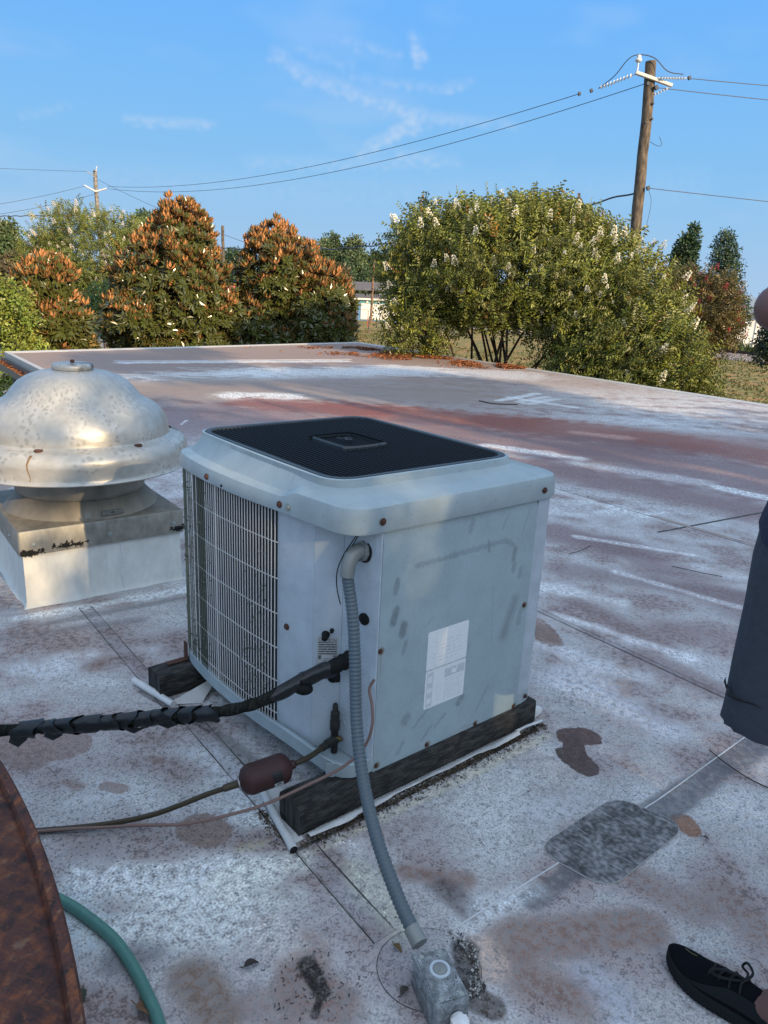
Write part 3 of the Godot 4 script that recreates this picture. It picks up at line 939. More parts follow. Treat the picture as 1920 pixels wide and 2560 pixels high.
func unit_outline(grow := 0.0) -> PackedVector2Array:
	var p := PackedVector2Array([Vector2(0.0, -0.012), Vector2(0.40, -0.014), Vector2(0.785, -0.012), Vector2(0.795, 0.5), Vector2(0.79, 1.045), Vector2(0.3, 1.06), Vector2(-0.12, 1.055), Vector2(-0.158, 0.95), Vector2(-0.172, 0.74), Vector2(-0.162, 0.48), Vector2(-0.138, 0.29), Vector2(-0.108, -0.010)])
	var r := [0.0, 0.0, 0.085, 0.0, 0.09, 0.0, 0.06, 0.06, 0.08, 0.08, 0.08, 0.085]
	var q := rounded(p, r, 7)
	if grow != 0.0:
		var o := Geometry2D.offset_polygon(q, grow, Geometry2D.JOIN_MITER)
		q = o[0]
	return q

# where the ray at an angle from the middle of the unit leaves an outline
func leave(poly: PackedVector2Array, c: Vector2, ang: float) -> Vector2:
	var d := Vector2(cos(ang), sin(ang))
	var best := 0.0
	for i in poly.size():
		var h = Geometry2D.segment_intersects_segment(c, c + d * 5.0, poly[i], poly[(i + 1) % poly.size()])
		if h != null:
			best = maxf(best, c.distance_to(h))
	return c + d * best

func ring_of(poly: PackedVector2Array, y: float, count := 144) -> PackedVector3Array:
	var out := PackedVector3Array()
	var c := Vector2(0.31, 0.54)
	for k in count:
		var p := leave(poly, c, TAU * k / count)
		out.append(ab(p.x, p.y, y))
	return out

func screw_at(parent: Node, at: Vector3, facing: Vector3, material: Material, r := 0.0065) -> void:
	var mb := MB.new()
	var z := facing.normalized()
	var x := Vector3.UP.cross(z).normalized()
	mb.xf = Transform3D(Basis(x, z, x.cross(z)), at)
	mb.lathe([Vector2(r * 1.5, -0.001), Vector2(r * 1.45, 0.0012), Vector2(r, 0.0014), Vector2(r * 0.92, 0.0052), Vector2(r * 0.6, 0.0062), Vector2(0.0, 0.0062)], 12, 0.7)
	put(parent, "screw", mb, material)

# a flat panel between two points of the outline, standing from y0 to y1, with thickness
func wall_panel(pts: Array, y0: float, y1: float, thick := 0.002) -> MB:
	var mb := MB.new()
	var o0 := PackedVector3Array()
	var o1 := PackedVector3Array()
	for p in pts:
		o0.append(ab(p.x, p.y, y0))
		o1.append(ab(p.x, p.y, y1))
	mb.grid([o1, o0], false, 0.92)
	return mb

func build_unit() -> void:
	var u := root("condensing_unit", UNIT_AT, UNIT_TURN)
	tag(u, "grey boxy air conditioning condenser standing on two dark timbers on the roof", "air conditioner")
	var outline := unit_outline()
	# base pan: a tray with a raised lip
	var pan := MB.new()
	var inner := unit_outline(-0.012)
	pan.grid([ring_of(unit_outline(-0.02), 0.0995), ring_of(outline, 0.1), ring_of(unit_outline(0.004), 0.104), ring_of(unit_outline(0.003), 0.148), ring_of(unit_outline(-0.001), 0.151), ring_of(inner, 0.149), ring_of(inner, 0.118)], true, 0.8)
	var floor_ring := ring_of(inner, 0.118)
	pan.cap(floor_ring, Vector3.UP)
	pan.cap(ring_of(unit_outline(-0.02), 0.0995), Vector3.DOWN)
	put(u, "base_pan", pan, M.cap)
	# service panel, with its pressed step along the top and its own smudges
	var smooth := nz(0.008, 5, 4)
	var fine: FastNoiseLite = M.n_fine
	# smudges in panel metres from the left edge and the roof: from, to, half width, strength
	var marks := [[0.055, 0.70, 0.06, 0.73, 0.012, 0.32], [0.05, 0.60, 0.062, 0.64, 0.014, 0.42], [0.09, 0.555, 0.095, 0.58, 0.017, 0.42], [0.10, 0.49, 0.105, 0.52, 0.010, 0.25], [0.13, 0.765, 0.52, 0.775, 0.010, 0.22], [0.52, 0.775, 0.565, 0.75, 0.010, 0.2], [0.44, 0.785, 0.442, 0.755, 0.006, 0.3], [0.57, 0.70, 0.572, 0.735, 0.012, 0.3], [0.575, 0.66, 0.578, 0.68, 0.012, 0.28], [0.61, 0.63, 0.615, 0.66, 0.010, 0.2], [0.12, 0.24, 0.13, 0.25, 0.018, 0.28], [0.16, 0.20, 0.23, 0.26, 0.006, 0.22], [0.36, 0.225, 0.375, 0.24, 0.014, 0.3], [0.26, 0.17, 0.30, 0.20, 0.008, 0.22], [0.20, 0.14, 0.24, 0.18, 0.006, 0.2], [0.45, 0.16, 0.50, 0.24, 0.006, 0.16], [0.10, 0.13, 0.12, 0.16, 0.010, 0.22], [0.35, 0.84, 0.36, 0.87, 0.012, 0.2], [0.50, 0.82, 0.52, 0.86, 0.004, 0.2], [0.60, 0.78, 0.63, 0.87, 0.004, 0.14], [0.63, 0.45, 0.64, 0.50, 0.014, 0.2], [0.48, 0.62, 0.50, 0.40, 0.003, 0.12], [0.18, 0.55, 0.22, 0.58, 0.003, 0.15]]
	var panel_tex := tex(466, 560, func(x: int, y: int) -> Color:
		var px := x * 0.0015
		var py := 0.93 - y * 0.0015
		var n := smooth.get_noise_2d(x * 1.5, y * 1.5)
		var f := fine.get_noise_2d(x * 2.2, y * 2.2)
		var g := fine.get_noise_2d(x * 12.0, y * 12.0)
		var k := 0.955 + 0.04 * n + 0.025 * f
		var dark := 0.0
		for s in marks:
			if py > minf(s[1], s[3]) - 0.03 and py < maxf(s[1], s[3]) + 0.03 and px > minf(s[0], s[2]) - 0.03 and px < maxf(s[0], s[2]) + 0.03:
				var d := off_line(px + 0.004 * n, py + 0.008 * f, s[0], s[1], s[2], s[3]) / float(s[4])
				dark = maxf(dark, (1.0 - sstep(0.5, 1.25, d)) * float(s[5]) * (0.8 + 0.5 * f))
		# a palm wiped down the right-hand side left a fan of fine lines
		var e := off_line(px, py, 0.555, 0.42, 0.60, 0.545) / 0.032
		if e < 1.0:
			dark = maxf(dark, (1.0 - e) * (0.28 + 0.34 * sin((px - 0.32 * py) * 1050.0)))
		if g > 0.62:
			dark = maxf(dark, 0.3)
		k -= dark * 0.55
		var c := Color(k, k, k)
		# rust that has run from the screws
		for s in [[0.010, 0.51, 0.12, 0.0016, 0.55], [0.655, 0.505, 0.03, 0.002, 0.35]]:
			var dx := absf(px - s[0] - 0.0006 * sin(py * 90.0))
			if py < s[1] and py > s[1] - s[2]:
				c = c.lerp(Color(0.72, 0.55, 0.40), s[4] * (1.0 - sstep(0.3, 1.6, dx / s[3])) * sstep(s[1] - s[2], s[1], py))
		for s in [[0.010, 0.518], [0.655, 0.512], [0.015, 0.12], [0.229, 0.112], [0.457, 0.108], [0.657, 0.108]]:
			var d := Vector2(px - s[0], py - s[1]).length()
			c = c.lerp(Color(0.70, 0.55, 0.42), 0.6 * (1.0 - sstep(0.009, 0.016, d)))
		return c)
	var pm: StandardMaterial3D = M.panel.duplicate()
	pm.albedo_texture = panel_tex
	pm.texture_repeat = false
	var panel := MB.new()
	var prof := [Vector2(0.0, 0.0995), Vector2(-0.003, 0.0985), Vector2(-0.0045, 0.102), Vector2(-0.0045, 0.868), Vector2(-0.0005, 0.876), Vector2(0.001, 0.895), Vector2(0.001, 0.93)]
	for i in prof.size() - 1:
		var p: Vector2 = prof[i]
		var q: Vector2 = prof[i + 1]
		var nn := Vector3(0.0, -(q.x - p.x), 1.0).normalized() if absf(q.y - p.y) > 0.0015 else Vector3(0, -0.6, 0.8)
		var t := [Vector2(0.0, (0.93 - p.y) / 0.84), Vector2(0.672 / 0.7, (0.93 - p.y) / 0.84), Vector2(0.672 / 0.7, (0.93 - q.y) / 0.84), Vector2(0.0, (0.93 - q.y) / 0.84)]
		panel.quad(ab(0.003, p.x - 0.013, p.y), ab(0.675, p.x - 0.013, p.y), ab(0.675, q.x - 0.013, q.y), ab(0.003, q.x - 0.013, q.y), nn, t[0], t[1], t[2], t[3])
	for a in [0.003, 0.675]:
		panel.quad(ab(a, -0.0175, 0.0995), ab(a, -0.004, 0.0995), ab(a, -0.004, 0.895), ab(a, -0.0175, 0.872), Vector3(-1.0 if a < 0.1 else 1.0, 0, 0))
	var pnode := put(u, "service_panel", panel, pm)
	for s in [[0.010, 0.518], [0.655, 0.512], [0.015, 0.12], [0.229, 0.112], [0.457, 0.108], [0.657, 0.108]]:
		screw_at(pnode, ab(s[0], -0.0178, s[1]), Vector3.BACK, M.screw, 0.0055)
	# faded notices on the panel
	var faded := func(lower: bool) -> ImageTexture:
		return tex(180, 140, func(x: int, y: int) -> Color:
			var k := 0.96 + 0.03 * fine.get_noise_2d(x * 2.0, y * 2.0)
			var ink := 0.0
			if lower:
				if x > 84 and x < 176 and y > 14 and y < 46:
					ink = 0.08
					if Vector2(x - 124, (y - 30) * 0.9).length() < 9.0 or absf(x - 136 + (y - 30) * 0.4) < 4.0 and absf(y - 28) < 13:
						ink = 0.0
				if x > 6 and x < 34 and y > 8 and y < 134:
					ink = 0.07
					if absf(x - 20) < 10 and (absf(y - 34) < 12 or absf(y - 74) < 9 or absf(y - 112) < 10):
						ink = 0.01
				if x > 84 and x < 172 and y > 52 and y < 130 and y % 9 < 4 and fine.get_noise_2d(x * 9.0, y * 0.7) > -0.2:
					ink = 0.05
				if x > 44 and x < 78 and y > 50 and y < 126 and y % 12 < 3:
					ink = 0.035
			elif x > 30 and x < 150 and y > 40 and y < 120 and y % 14 < 6 and fine.get_noise_2d(x * 5.0, y * 0.7) > 0.0:
				ink = 0.04
			if y < 2 and lower or y > 137 and not lower:
				k -= 0.25 * maxf(0.0, 0.4 + fine.get_noise_2d(x * 12.0, 4.0))
			ink *= 1.7
			return Color(k - ink, k - ink * 0.9, k - ink * 0.8))
	for lower in [false, true]:
		var lm := mat(Color(0.86, 0.89, 0.90), 0.5, 0.0, faded.call(lower))
		lm.texture_repeat = false
		var y0 := 0.2505 if lower else 0.3905
		var y1 := 0.3885 if lower else 0.526
		var lb := MB.new()
		var r := PackedVector2Array([Vector2(0.203, y0), Vector2(0.382, y0), Vector2(0.382, y1), Vector2(0.203, y1)])
		var rr := rounded(r, [0.007, 0.007, 0.007, 0.007], 4)
		var ids := Geometry2D.triangulate_polygon(rr)
		for t in range(0, ids.size(), 3):
			var w: Array[Vector3] = []
			var q: Array[Vector2] = []
			for k in 3:
				var p := rr[ids[t + k]]
				w.append(ab(p.x, -0.0183, p.y))
				q.append(Vector2((p.x - 0.203) / 0.179, 1.0 - (p.y - y0) / (y1 - y0)))
			lb.tri(w[0], w[1], w[2], Vector3.BACK, Vector3.BACK, Vector3.BACK, q[0], q[1], q[2])
		var edge_line := PackedVector3Array()
		var back_line := PackedVector3Array()
		for p in rr:
			edge_line.append(ab(p.x, -0.0183, p.y))
			back_line.append(ab(p.x, -0.0174, p.y))
		lb.grid([back_line, edge_line], true, 0.7)
		put(pnode, "notice_label", lb, lm)
	# the corner post right of the panel, wrapping round to the far side
	var side: Array = []
	for p in [Vector2(0.680, -0.0125), Vector2(0.70, -0.0135)]:
		side.append(p)
	for k in 9:
		var t := float(k) / 8.0
		side.append(Vector2(0.705, -0.0135).lerp(Vector2(0.79, -0.0135), t).lerp(Vector2(0.79, -0.0135).lerp(Vector2(0.79, 0.08), t), t))
	side.append_array([Vector2(0.794, 0.5), Vector2(0.789, 0.96)])
	put(u, "corner_post", wall_panel(side, 0.150, 0.93), M.post)
	screw_at(u, ab(0.722, -0.017, 0.128), Vector3.BACK, M.screw, 0.006)
	# the notched corner where the pipes come out: panel, return, and the post beside the service panel
	put(u, "corner_panel", wall_panel([Vector2(-0.128, 0.342), Vector2(-0.127, 0.322), Vector2(-0.094, 0.186)], 0.121, 0.93), M.post)
	put(u, "valve_panel", wall_panel([Vector2(-0.094, 0.1855), Vector2(-0.088, 0.178), Vector2(-0.036, 0.130), Vector2(-0.031, 0.124)], 0.121, 0.93), M.post)
	put(u, "valve_panel", wall_panel([Vector2(-0.0305, 0.1235), Vector2(-0.029, 0.119), Vector2(-0.018, 0.035), Vector2(-0.012, 0.004), Vector2(-0.004, -0.0165), Vector2(0.0015, -0.0175)], 0.121, 0.93), M.post)
	screw_at(u, ab(-0.122, 0.296, 0.507), Vector3(-0.97, 0, 0.22), M.screw, 0.0075)
	# the warning label on the valve panel
	var warn := tex(160, 280, func(x: int, y: int) -> Color:
		var k := 0.80
		var f := fine.get_noise_2d(x * 7.0, y * 7.0)
		var q := fine.get_noise_2d(x * 3.0, y * 9.0)
		if (x == 6 or x == 153) and y > 6 and y < 273 or (y == 6 or y == 273) and x > 6 and x < 153:
			k = 0.25
		if x > 10 and x < 150 and y > 38 and y < 150:
			var blank := x > 34 and x < 122 and y > 132 or x < 34 and y > 172
			if not blank and (y + x / 14) % 17 > 5 and q + 0.4 * f > -0.16:
				k = 0.07
			if absf((x - 60) - (y - 70) * 1.0) < 1.4 and x > 60 and x < 118 or absf((x - 118) + (y - 128) * 1.2) < 1.5 and x > 118:
				k = 0.75
		if x > 10 and x < 34 and y > 140 and y < 170 and q > -0.1:
			k = 0.1
		if y > 158 and y < 266 and (y + x / 10) % 15 < 6 and absf(x - 82) < 30 + (y - 158) * 0.42 and f > -0.12:
			k = 0.32
		return Color(k, k, k))
	var wm := mat(Color(0.82, 0.84, 0.84), 0.5, 0.0, warn)
	wm.texture_repeat = false
	var wb := MB.new()
	var dirn := (Vector2(-0.036, 0.130) - Vector2(-0.088, 0.178)).normalized()
	var nrm := Vector3(-0.678, 0, 0.735)
	var w0 := Vector2(-0.0855, 0.1755) + Vector2(-0.678, -0.735) * 0.0012
	var w1 := w0 + dirn * 0.066
	wb.quad(ab(w0.x, w0.y, 0.385), ab(w1.x, w1.y, 0.385), ab(w1.x, w1.y, 0.515), ab(w0.x, w0.y, 0.515), nrm, Vector2(0, 1), Vector2(1, 1), Vector2(1, 0), Vector2(0, 0))
	var wl := put(u, "warning_label", wb, wm)
	var word := TextMesh.new()
	word.text = "CAUTION"
	word.font_size = 16
	word.pixel_size = 0.00085
	word.depth = 0.0004
	var font := SystemFont.new()
	font.font_names = PackedStringArray(["Droid Sans"])
	word.font = font
	var wx := Vector3(dirn.x, 0, -dirn.y)
	var wc := (w0 + w1) / 2.0 + Vector2(-0.678, -0.735) * 0.0006
	put(wl, "lettering", word, M.black, Transform3D(Basis(wx, Vector3.UP, wx.cross(Vector3.UP)), ab(wc.x, wc.y, 0.5035)))
	# rubber plugs in the valve panel
	for s in [[-0.066, 0.1575, 0.522, 0.0105, 0.028], [-0.052, 0.1445, 0.538, 0.0055, 0.014], [-0.047, 0.140, 0.375, 0.014, 0.008]]:
		var mb := MB.new()
		mb.xf = Transform3D(Basis(wx, nrm, wx.cross(nrm)), ab(s[0], s[1], s[2]))
		mb.lathe([Vector2(s[3] * 1.25, -0.001), Vector2(s[3] * 1.25, 0.003), Vector2(s[3], 0.0045), Vector2(s[3] * 0.95, s[4]), Vector2(s[3] * 0.6, s[4] + 0.004), Vector2(0, s[4] + 0.0045)], 16, 0.7)
		put(u, "rubber_plug", mb, M.rubber)
	for s in [[0.612, 0.019], [0.835, 0.023]]:
		if s[0] > 0.8:
			continue
		var mb := MB.new()
		var f := Vector3(-0.97, 0, 0.22)
		var x := Vector3.UP.cross(f).normalized()
		mb.xf = Transform3D(Basis(x, f, x.cross(f)), ab(-0.0185, 0.03, s[0]))
		mb.lathe([Vector2(s[1], -0.001), Vector2(s[1], 0.003), Vector2(s[1] * 0.8, 0.006), Vector2(0, 0.006)], 20, 0.7)
		put(u, "rubber_plug", mb, M.rubber)
	# faint pressed knockouts below the suction valve
	for y in [0.33, 0.27, 0.22]:
		var mb := MB.new()
		var line: Array = []
		for k in 17:
			line.append(ab(-0.0275, 0.105, y) + Vector3(-0.12, 0, -1.0).normalized() * cos(TAU * k / 16) * 0.011 + Vector3.UP * sin(TAU * k / 16) * 0.013)
		mb.tube(line, 0.0012, 5, false)
		put(u, "knockout", mb, M.post)
	build_coil(u)
	build_cap(u, outline)
	build_valves(u)
	# feet: a rusted angle bracket on the far timber and a pale one by the filter
	var br := MB.new()
	br.box(Vector3(0.085, 0.004, 0.03), ab(-0.2, 0.985, 0.1025), 0.001)
	br.box(Vector3(0.004, 0.075, 0.03), ab(-0.161, 0.985, 0.139), 0.001)
	put(u, "rusty_bracket", br, M.rust_plain)
	br = MB.new()
	br.box(Vector3(0.028, 0.05, 0.003), ab(-0.117, 0.043, 0.123), 0.001, Basis(Vector3.UP, -0.7))
	put(u, "bracket", br, M.cap)

# the wire guard down the curved left side, with the coil behind it
func build_coil(u: Node3D) -> void:
	var curve: Array[Vector2] = [Vector2(-0.140, 0.322)]
	var ring := unit_outline(0.001)
	var tail: Array[Vector2] = []
	for p in ring:
		if p.y > 0.33 and p.x < 0.75:
			tail.append(p)
	tail.sort_custom(func(p: Vector2, q: Vector2) -> bool: return (p - Vector2(0.31, 0.54)).angle_to(Vector2(0.31, -5)) < (q - Vector2(0.31, 0.54)).angle_to(Vector2(0.31, -5)) if false else fposmod(-(p - Vector2(0.31, 0.54)).angle(), TAU) > fposmod(-(q - Vector2(0.31, 0.54)).angle(), TAU))
	# order the points from the valve corner round the left side to the back
	tail.sort_custom(func(p: Vector2, q: Vector2) -> bool: return fposmod((Vector2(0.31, 0.54) - p).angle() * -1.0 + 1.2, TAU) < fposmod((Vector2(0.31, 0.54) - q).angle() * -1.0 + 1.2, TAU))
	curve.append_array(tail)
	var total := 0.0
	for i in curve.size() - 1:
		total += curve[i].distance_to(curve[i + 1])
	var at := func(s: float) -> Vector2:
		var left := s
		for i in curve.size() - 1:
			var d := curve[i].distance_to(curve[i + 1])
			if left <= d:
				return curve[i].lerp(curve[i + 1], left / maxf(d, 1e-6))
			left -= d
		return curve[-1]
	# coil: dark finned block set in behind the guard
	var core := unit_outline(-0.03)
	var coil := MB.new()
	var lo := PackedVector3Array()
	var hi := PackedVector3Array()
	for p in core:
		lo.append(ab(p.x, maxf(p.y, 0.2 if p.x < 0.0 else 0.01), 0.12))
		hi.append(ab(p.x, maxf(p.y, 0.2 if p.x < 0.0 else 0.01), 0.92))
	coil.grid([lo, hi], true)
	put(u, "coil", coil, M.coil)
	var bars := MB.new()
	bars.tube([Vector3(0, 0.148, 0), Vector3(0, 0.92, 0)], 0.0019, 6)
	var wire := bars.mesh()
	var thick := MB.new()
	thick.tube([Vector3(0, 0.148, 0), Vector3(0, 0.92, 0)], 0.0034, 6)
	var k := 0
	var s := 0.012
	while s < total - 0.01:
		var p: Vector2 = at.call(s)
		put(u, "guard_wire", thick if k == 22 else wire, M.wire_mossy if k > 27 and rng.randf() < 0.55 or k > 38 else M.wire, Transform3D(Basis(), ab(p.x, p.y, 0)))
		s += 0.0158
		k += 1
		if s > 1.15:
			s += 0.02
	for y in [0.185, 0.305, 0.425, 0.545, 0.665, 0.785]:
		var line: Array = []
		var q := 0.004
		while q < total:
			var p: Vector2 = at.call(q)
			line.append(ab(p.x + 0.0036, p.y - (0.0 if p.x < 0.0 else 0.003), y))
			q += 0.02
		var mb := MB.new()
		mb.tube(line, 0.0019, 6)
		put(u, "guard_rail", mb, M.wire)
	# tufts of lichen and cottony dirt caught on the wires
	var tuft := MB.new()
	for i in 5:
		var d := Vector3(rng.randfn(), rng.randfn(), rng.randfn()).normalized()
		tuft.leaf(Vector3.ZERO, d, d.cross(Vector3(0.3, 0.5, 0.8)).normalized(), 0.006, 0.004, 0.4)
	var spots: Array = []
	var tints: Array = []
	for i in 420:
		var band := rng.randi() % 3
		var sq := 0.012 + 0.0158 * (rng.randi_range(2, 12) if band == 0 else rng.randi_range(24, 46))
		if band == 0 and rng.randf() < 0.45:
			sq = 0.012 + 0.0158 * [3, 4, 6, 7, 10][rng.randi() % 5]
		var p: Vector2 = at.call(minf(sq, total))
		var y := 0.15 + absf(rng.randfn(0.0, 0.3)) if band == 0 else rng.randf_range(0.2, 0.85)
		if y > 0.86:
			continue
		spots.append(Transform3D(Basis.from_euler(Vector3(rng.randf() * TAU, rng.randf() * TAU, 0)).scaled(Vector3.ONE * rng.randf_range(0.5, 1.25)), ab(p.x - 0.002, p.y, y)))
		tints.append(Color(0.30, 0.33, 0.25) * rng.randf_range(0.25, 1.2))
	var lm := mat(Color(0.62, 0.62, 0.6), 0.9)
	lm.vertex_color_use_as_albedo = true
	many(u, "lichen", tuft.mesh(), lm, spots, tints)

func build_cap(u: Node3D, outline: PackedVector2Array) -> void:
	var c := Vector2(0.31, 0.54)
	var rim := rounded(PackedVector2Array([Vector2(-0.072, 0.122), Vector2(0.30, 0.112), Vector2(0.688, 0.116), Vector2(0.70, 0.56), Vector2(0.69, 1.015), Vector2(0.30, 1.022), Vector2(-0.075, 1.012), Vector2(-0.088, 0.56)]), [0.09, 0.3, 0.09, 0.35, 0.09, 0.3, 0.09, 0.35], 9)
	var count := 180
	var rows: Array = []
	for i in 10:
		rows.append(PackedVector3Array())
	for k in count:
		var ang := TAU * k / count
		var o := leave(outline, c, ang)
		var r := leave(rim, c, ang)
		var d := (o - c).normalized()
		# along the coil the skirt is lower and drops to a narrow ledge; elsewhere a broad shelf
		var w := sstep(0.22, 0.31, o.y) * (1.0 - sstep(-0.02, 0.12, o.x)) + sstep(0.98, 1.03, o.y) * sstep(-0.02, 0.12, o.x) * (1.0 - sstep(0.5, 0.7, o.x))
		var top := lerpf(0.973, 0.946, w)
		var shelf := o.lerp(r, lerpf(0.72, 0.40, w))
		for q in [[0, o - d * 0.002, 0.897], [1, o + d * 0.014, 0.895], [2, o + d * 0.0155, 0.899], [3, o + d * 0.011, top - 0.018], [4, o + d * 0.006, top - 0.005], [5, o - d * 0.006, top], [6, shelf, lerpf(top + 0.009, top + 0.003, w)], [7, o.lerp(r, 0.90), lerpf(0.994, 1.001, w)], [8, r + d * 0.008, 1.0165], [9, r - d * 0.001, 1.018]]:
			rows[q[0]].append(ab(q[1].x, q[1].y, q[2]))
	var inner := PackedVector3Array()
	var deep := PackedVector3Array()
	for k in count:
		var r := leave(rim, c, TAU * k / count)
		var d := (r - c).normalized()
		inner.append(ab(r.x - d.x * 0.004, r.y - d.y * 0.004, 1.015))
		deep.append(ab(r.x - d.x * 0.006, r.y - d.y * 0.006, 0.96))
	rows.append(inner)
	rows.append(deep)
	var mb := MB.new()
	mb.grid(rows, true, 0.82)
	var cap_node := put(u, "top_cover", mb, M.cap)
	for s in [[-0.010, -0.0265, 0.928, 0, 1], [0.690, -0.0265, 0.926, 0, 1], [-0.153, 0.293, 0.918, -0.97, 0.2], [-0.185, 0.713, 0.914, -1, 0.05]]:
		screw_at(cap_node, ab(s[0], s[1], s[2]), Vector3(s[3], 0, s[4]), M.screw, 0.0075)
	screw_at(cap_node, ab(-0.147, 0.252, 0.918), Vector3(-0.97, 0, 0.2), M.screw_grey, 0.008)
	screw_at(cap_node, ab(-0.180, 0.61, 0.905), Vector3(-1, 0, 0.1), M.black, 0.004)  # open hole in the skirt, its dark inside drawn as a black head
	# the black fan guard: frame, slats, badge
	var guard := root("fan_guard", Vector3.ZERO, 0.0, u)
	var f0: Array = [PackedVector3Array(), PackedVector3Array(), PackedVector3Array(), PackedVector3Array()]
	for k in count:
		var r := leave(rim, c, TAU * k / count)
		var d := (r - c).normalized()
		var j := 0
		for q in [[0.003, 1.012], [0.006, 1.0195], [0.026, 1.0185], [0.030, 1.004]]:
			f0[j].append(ab(r.x - d.x * q[0], r.y - d.y * q[0], q[1]))
			j += 1
	mb = MB.new()
	mb.grid(f0, true, 0.7)
	put(guard, "guard_frame", mb, M.badge)
	var a := -0.055
	while a < 0.685:
		var lo := 9.0
		var hi := -9.0
		for i in rim.size():
			var h = Geometry2D.segment_intersects_segment(Vector2(a, -1), Vector2(a, 3), rim[i], rim[(i + 1) % rim.size()])
			if h != null:
				lo = minf(lo, h.y)
				hi = maxf(hi, h.y)
		if hi - lo > 0.15:
			mb = MB.new()
			mb.box(Vector3(0.0062, 0.016, hi - lo - 0.05), Vector3.ZERO, 0.0018)
			put(guard, "slat", mb, M.black, Transform3D(Basis(Vector3.BACK, 0.12), ab(a, (lo + hi) / 2.0, 1.007)))
		a += 0.0172
	var bp := rounded(PackedVector2Array([Vector2(0.215, -0.685), Vector2(0.300, -0.705), Vector2(0.392, -0.685), Vector2(0.402, -0.575), Vector2(0.394, -0.466), Vector2(0.300, -0.444), Vector2(0.217, -0.462), Vector2(0.206, -0.575)]), [0.03, 0.1, 0.03, 0.1, 0.03, 0.1, 0.03, 0.1], 6)
	mb = MB.new()
	mb.slab(bp, 1.010, 1.0265, 0.006)
	var plate := put(guard, "badge", mb, M.badge)
	mb = MB.new()
	for q in [[0.285, -0.60, 0.3], [0.30, -0.585, -0.2], [0.318, -0.59, 0.3], [0.30, -0.565, 1.2]]:
		mb.box(Vector3(0.007, 0.0012, 0.026), Vector3(q[0], 1.0268, q[2] * 0.0 + q[1]), 0.0004, Basis(Vector3.UP, q[2]))
	put(plate, "raised_mark", mb, mat(Color(0.045, 0.052, 0.055), 0.6))
	# what lies below the slats
	mb = MB.new()
	var well := PackedVector2Array()
	for p in rim:
		well.append(Vector2(p.x, -p.y))
	mb.slab(well, 0.5, 0.52)
	put(u, "fan_well", mb, M.coil)
	mb = MB.new()
	mb.xf = Transform3D(Basis(), ab(0.305, 0.565, 0.86))
	mb.lathe([Vector2(0, 0.08), Vector2(0.07, 0.08), Vector2(0.085, 0.06), Vector2(0.085, -0.1)], 24)
	put(u, "fan_motor", mb, M.coil)
	for k in 3:
		mb = MB.new()
		var r0 := PackedVector3Array()
		var r1 := PackedVector3Array()
		for i in 7:
			var t := i / 6.0
			var rad := lerpf(0.08, 0.29, t)
			r0.append(Vector3(cos(-0.35 * t) * rad, 0.02, sin(-0.35 * t - 0.3) * rad))
			r1.append(Vector3(cos(0.5 + 0.1 * t) * rad, -0.03, sin(0.5 + 0.2 * t) * rad))
		mb.grid([r0, r1])
		put(u, "fan_blade", mb, M.coil, Transform3D(Basis(Vector3.UP, TAU * k / 3.0), ab(0.305, 0.565, 0.9)))

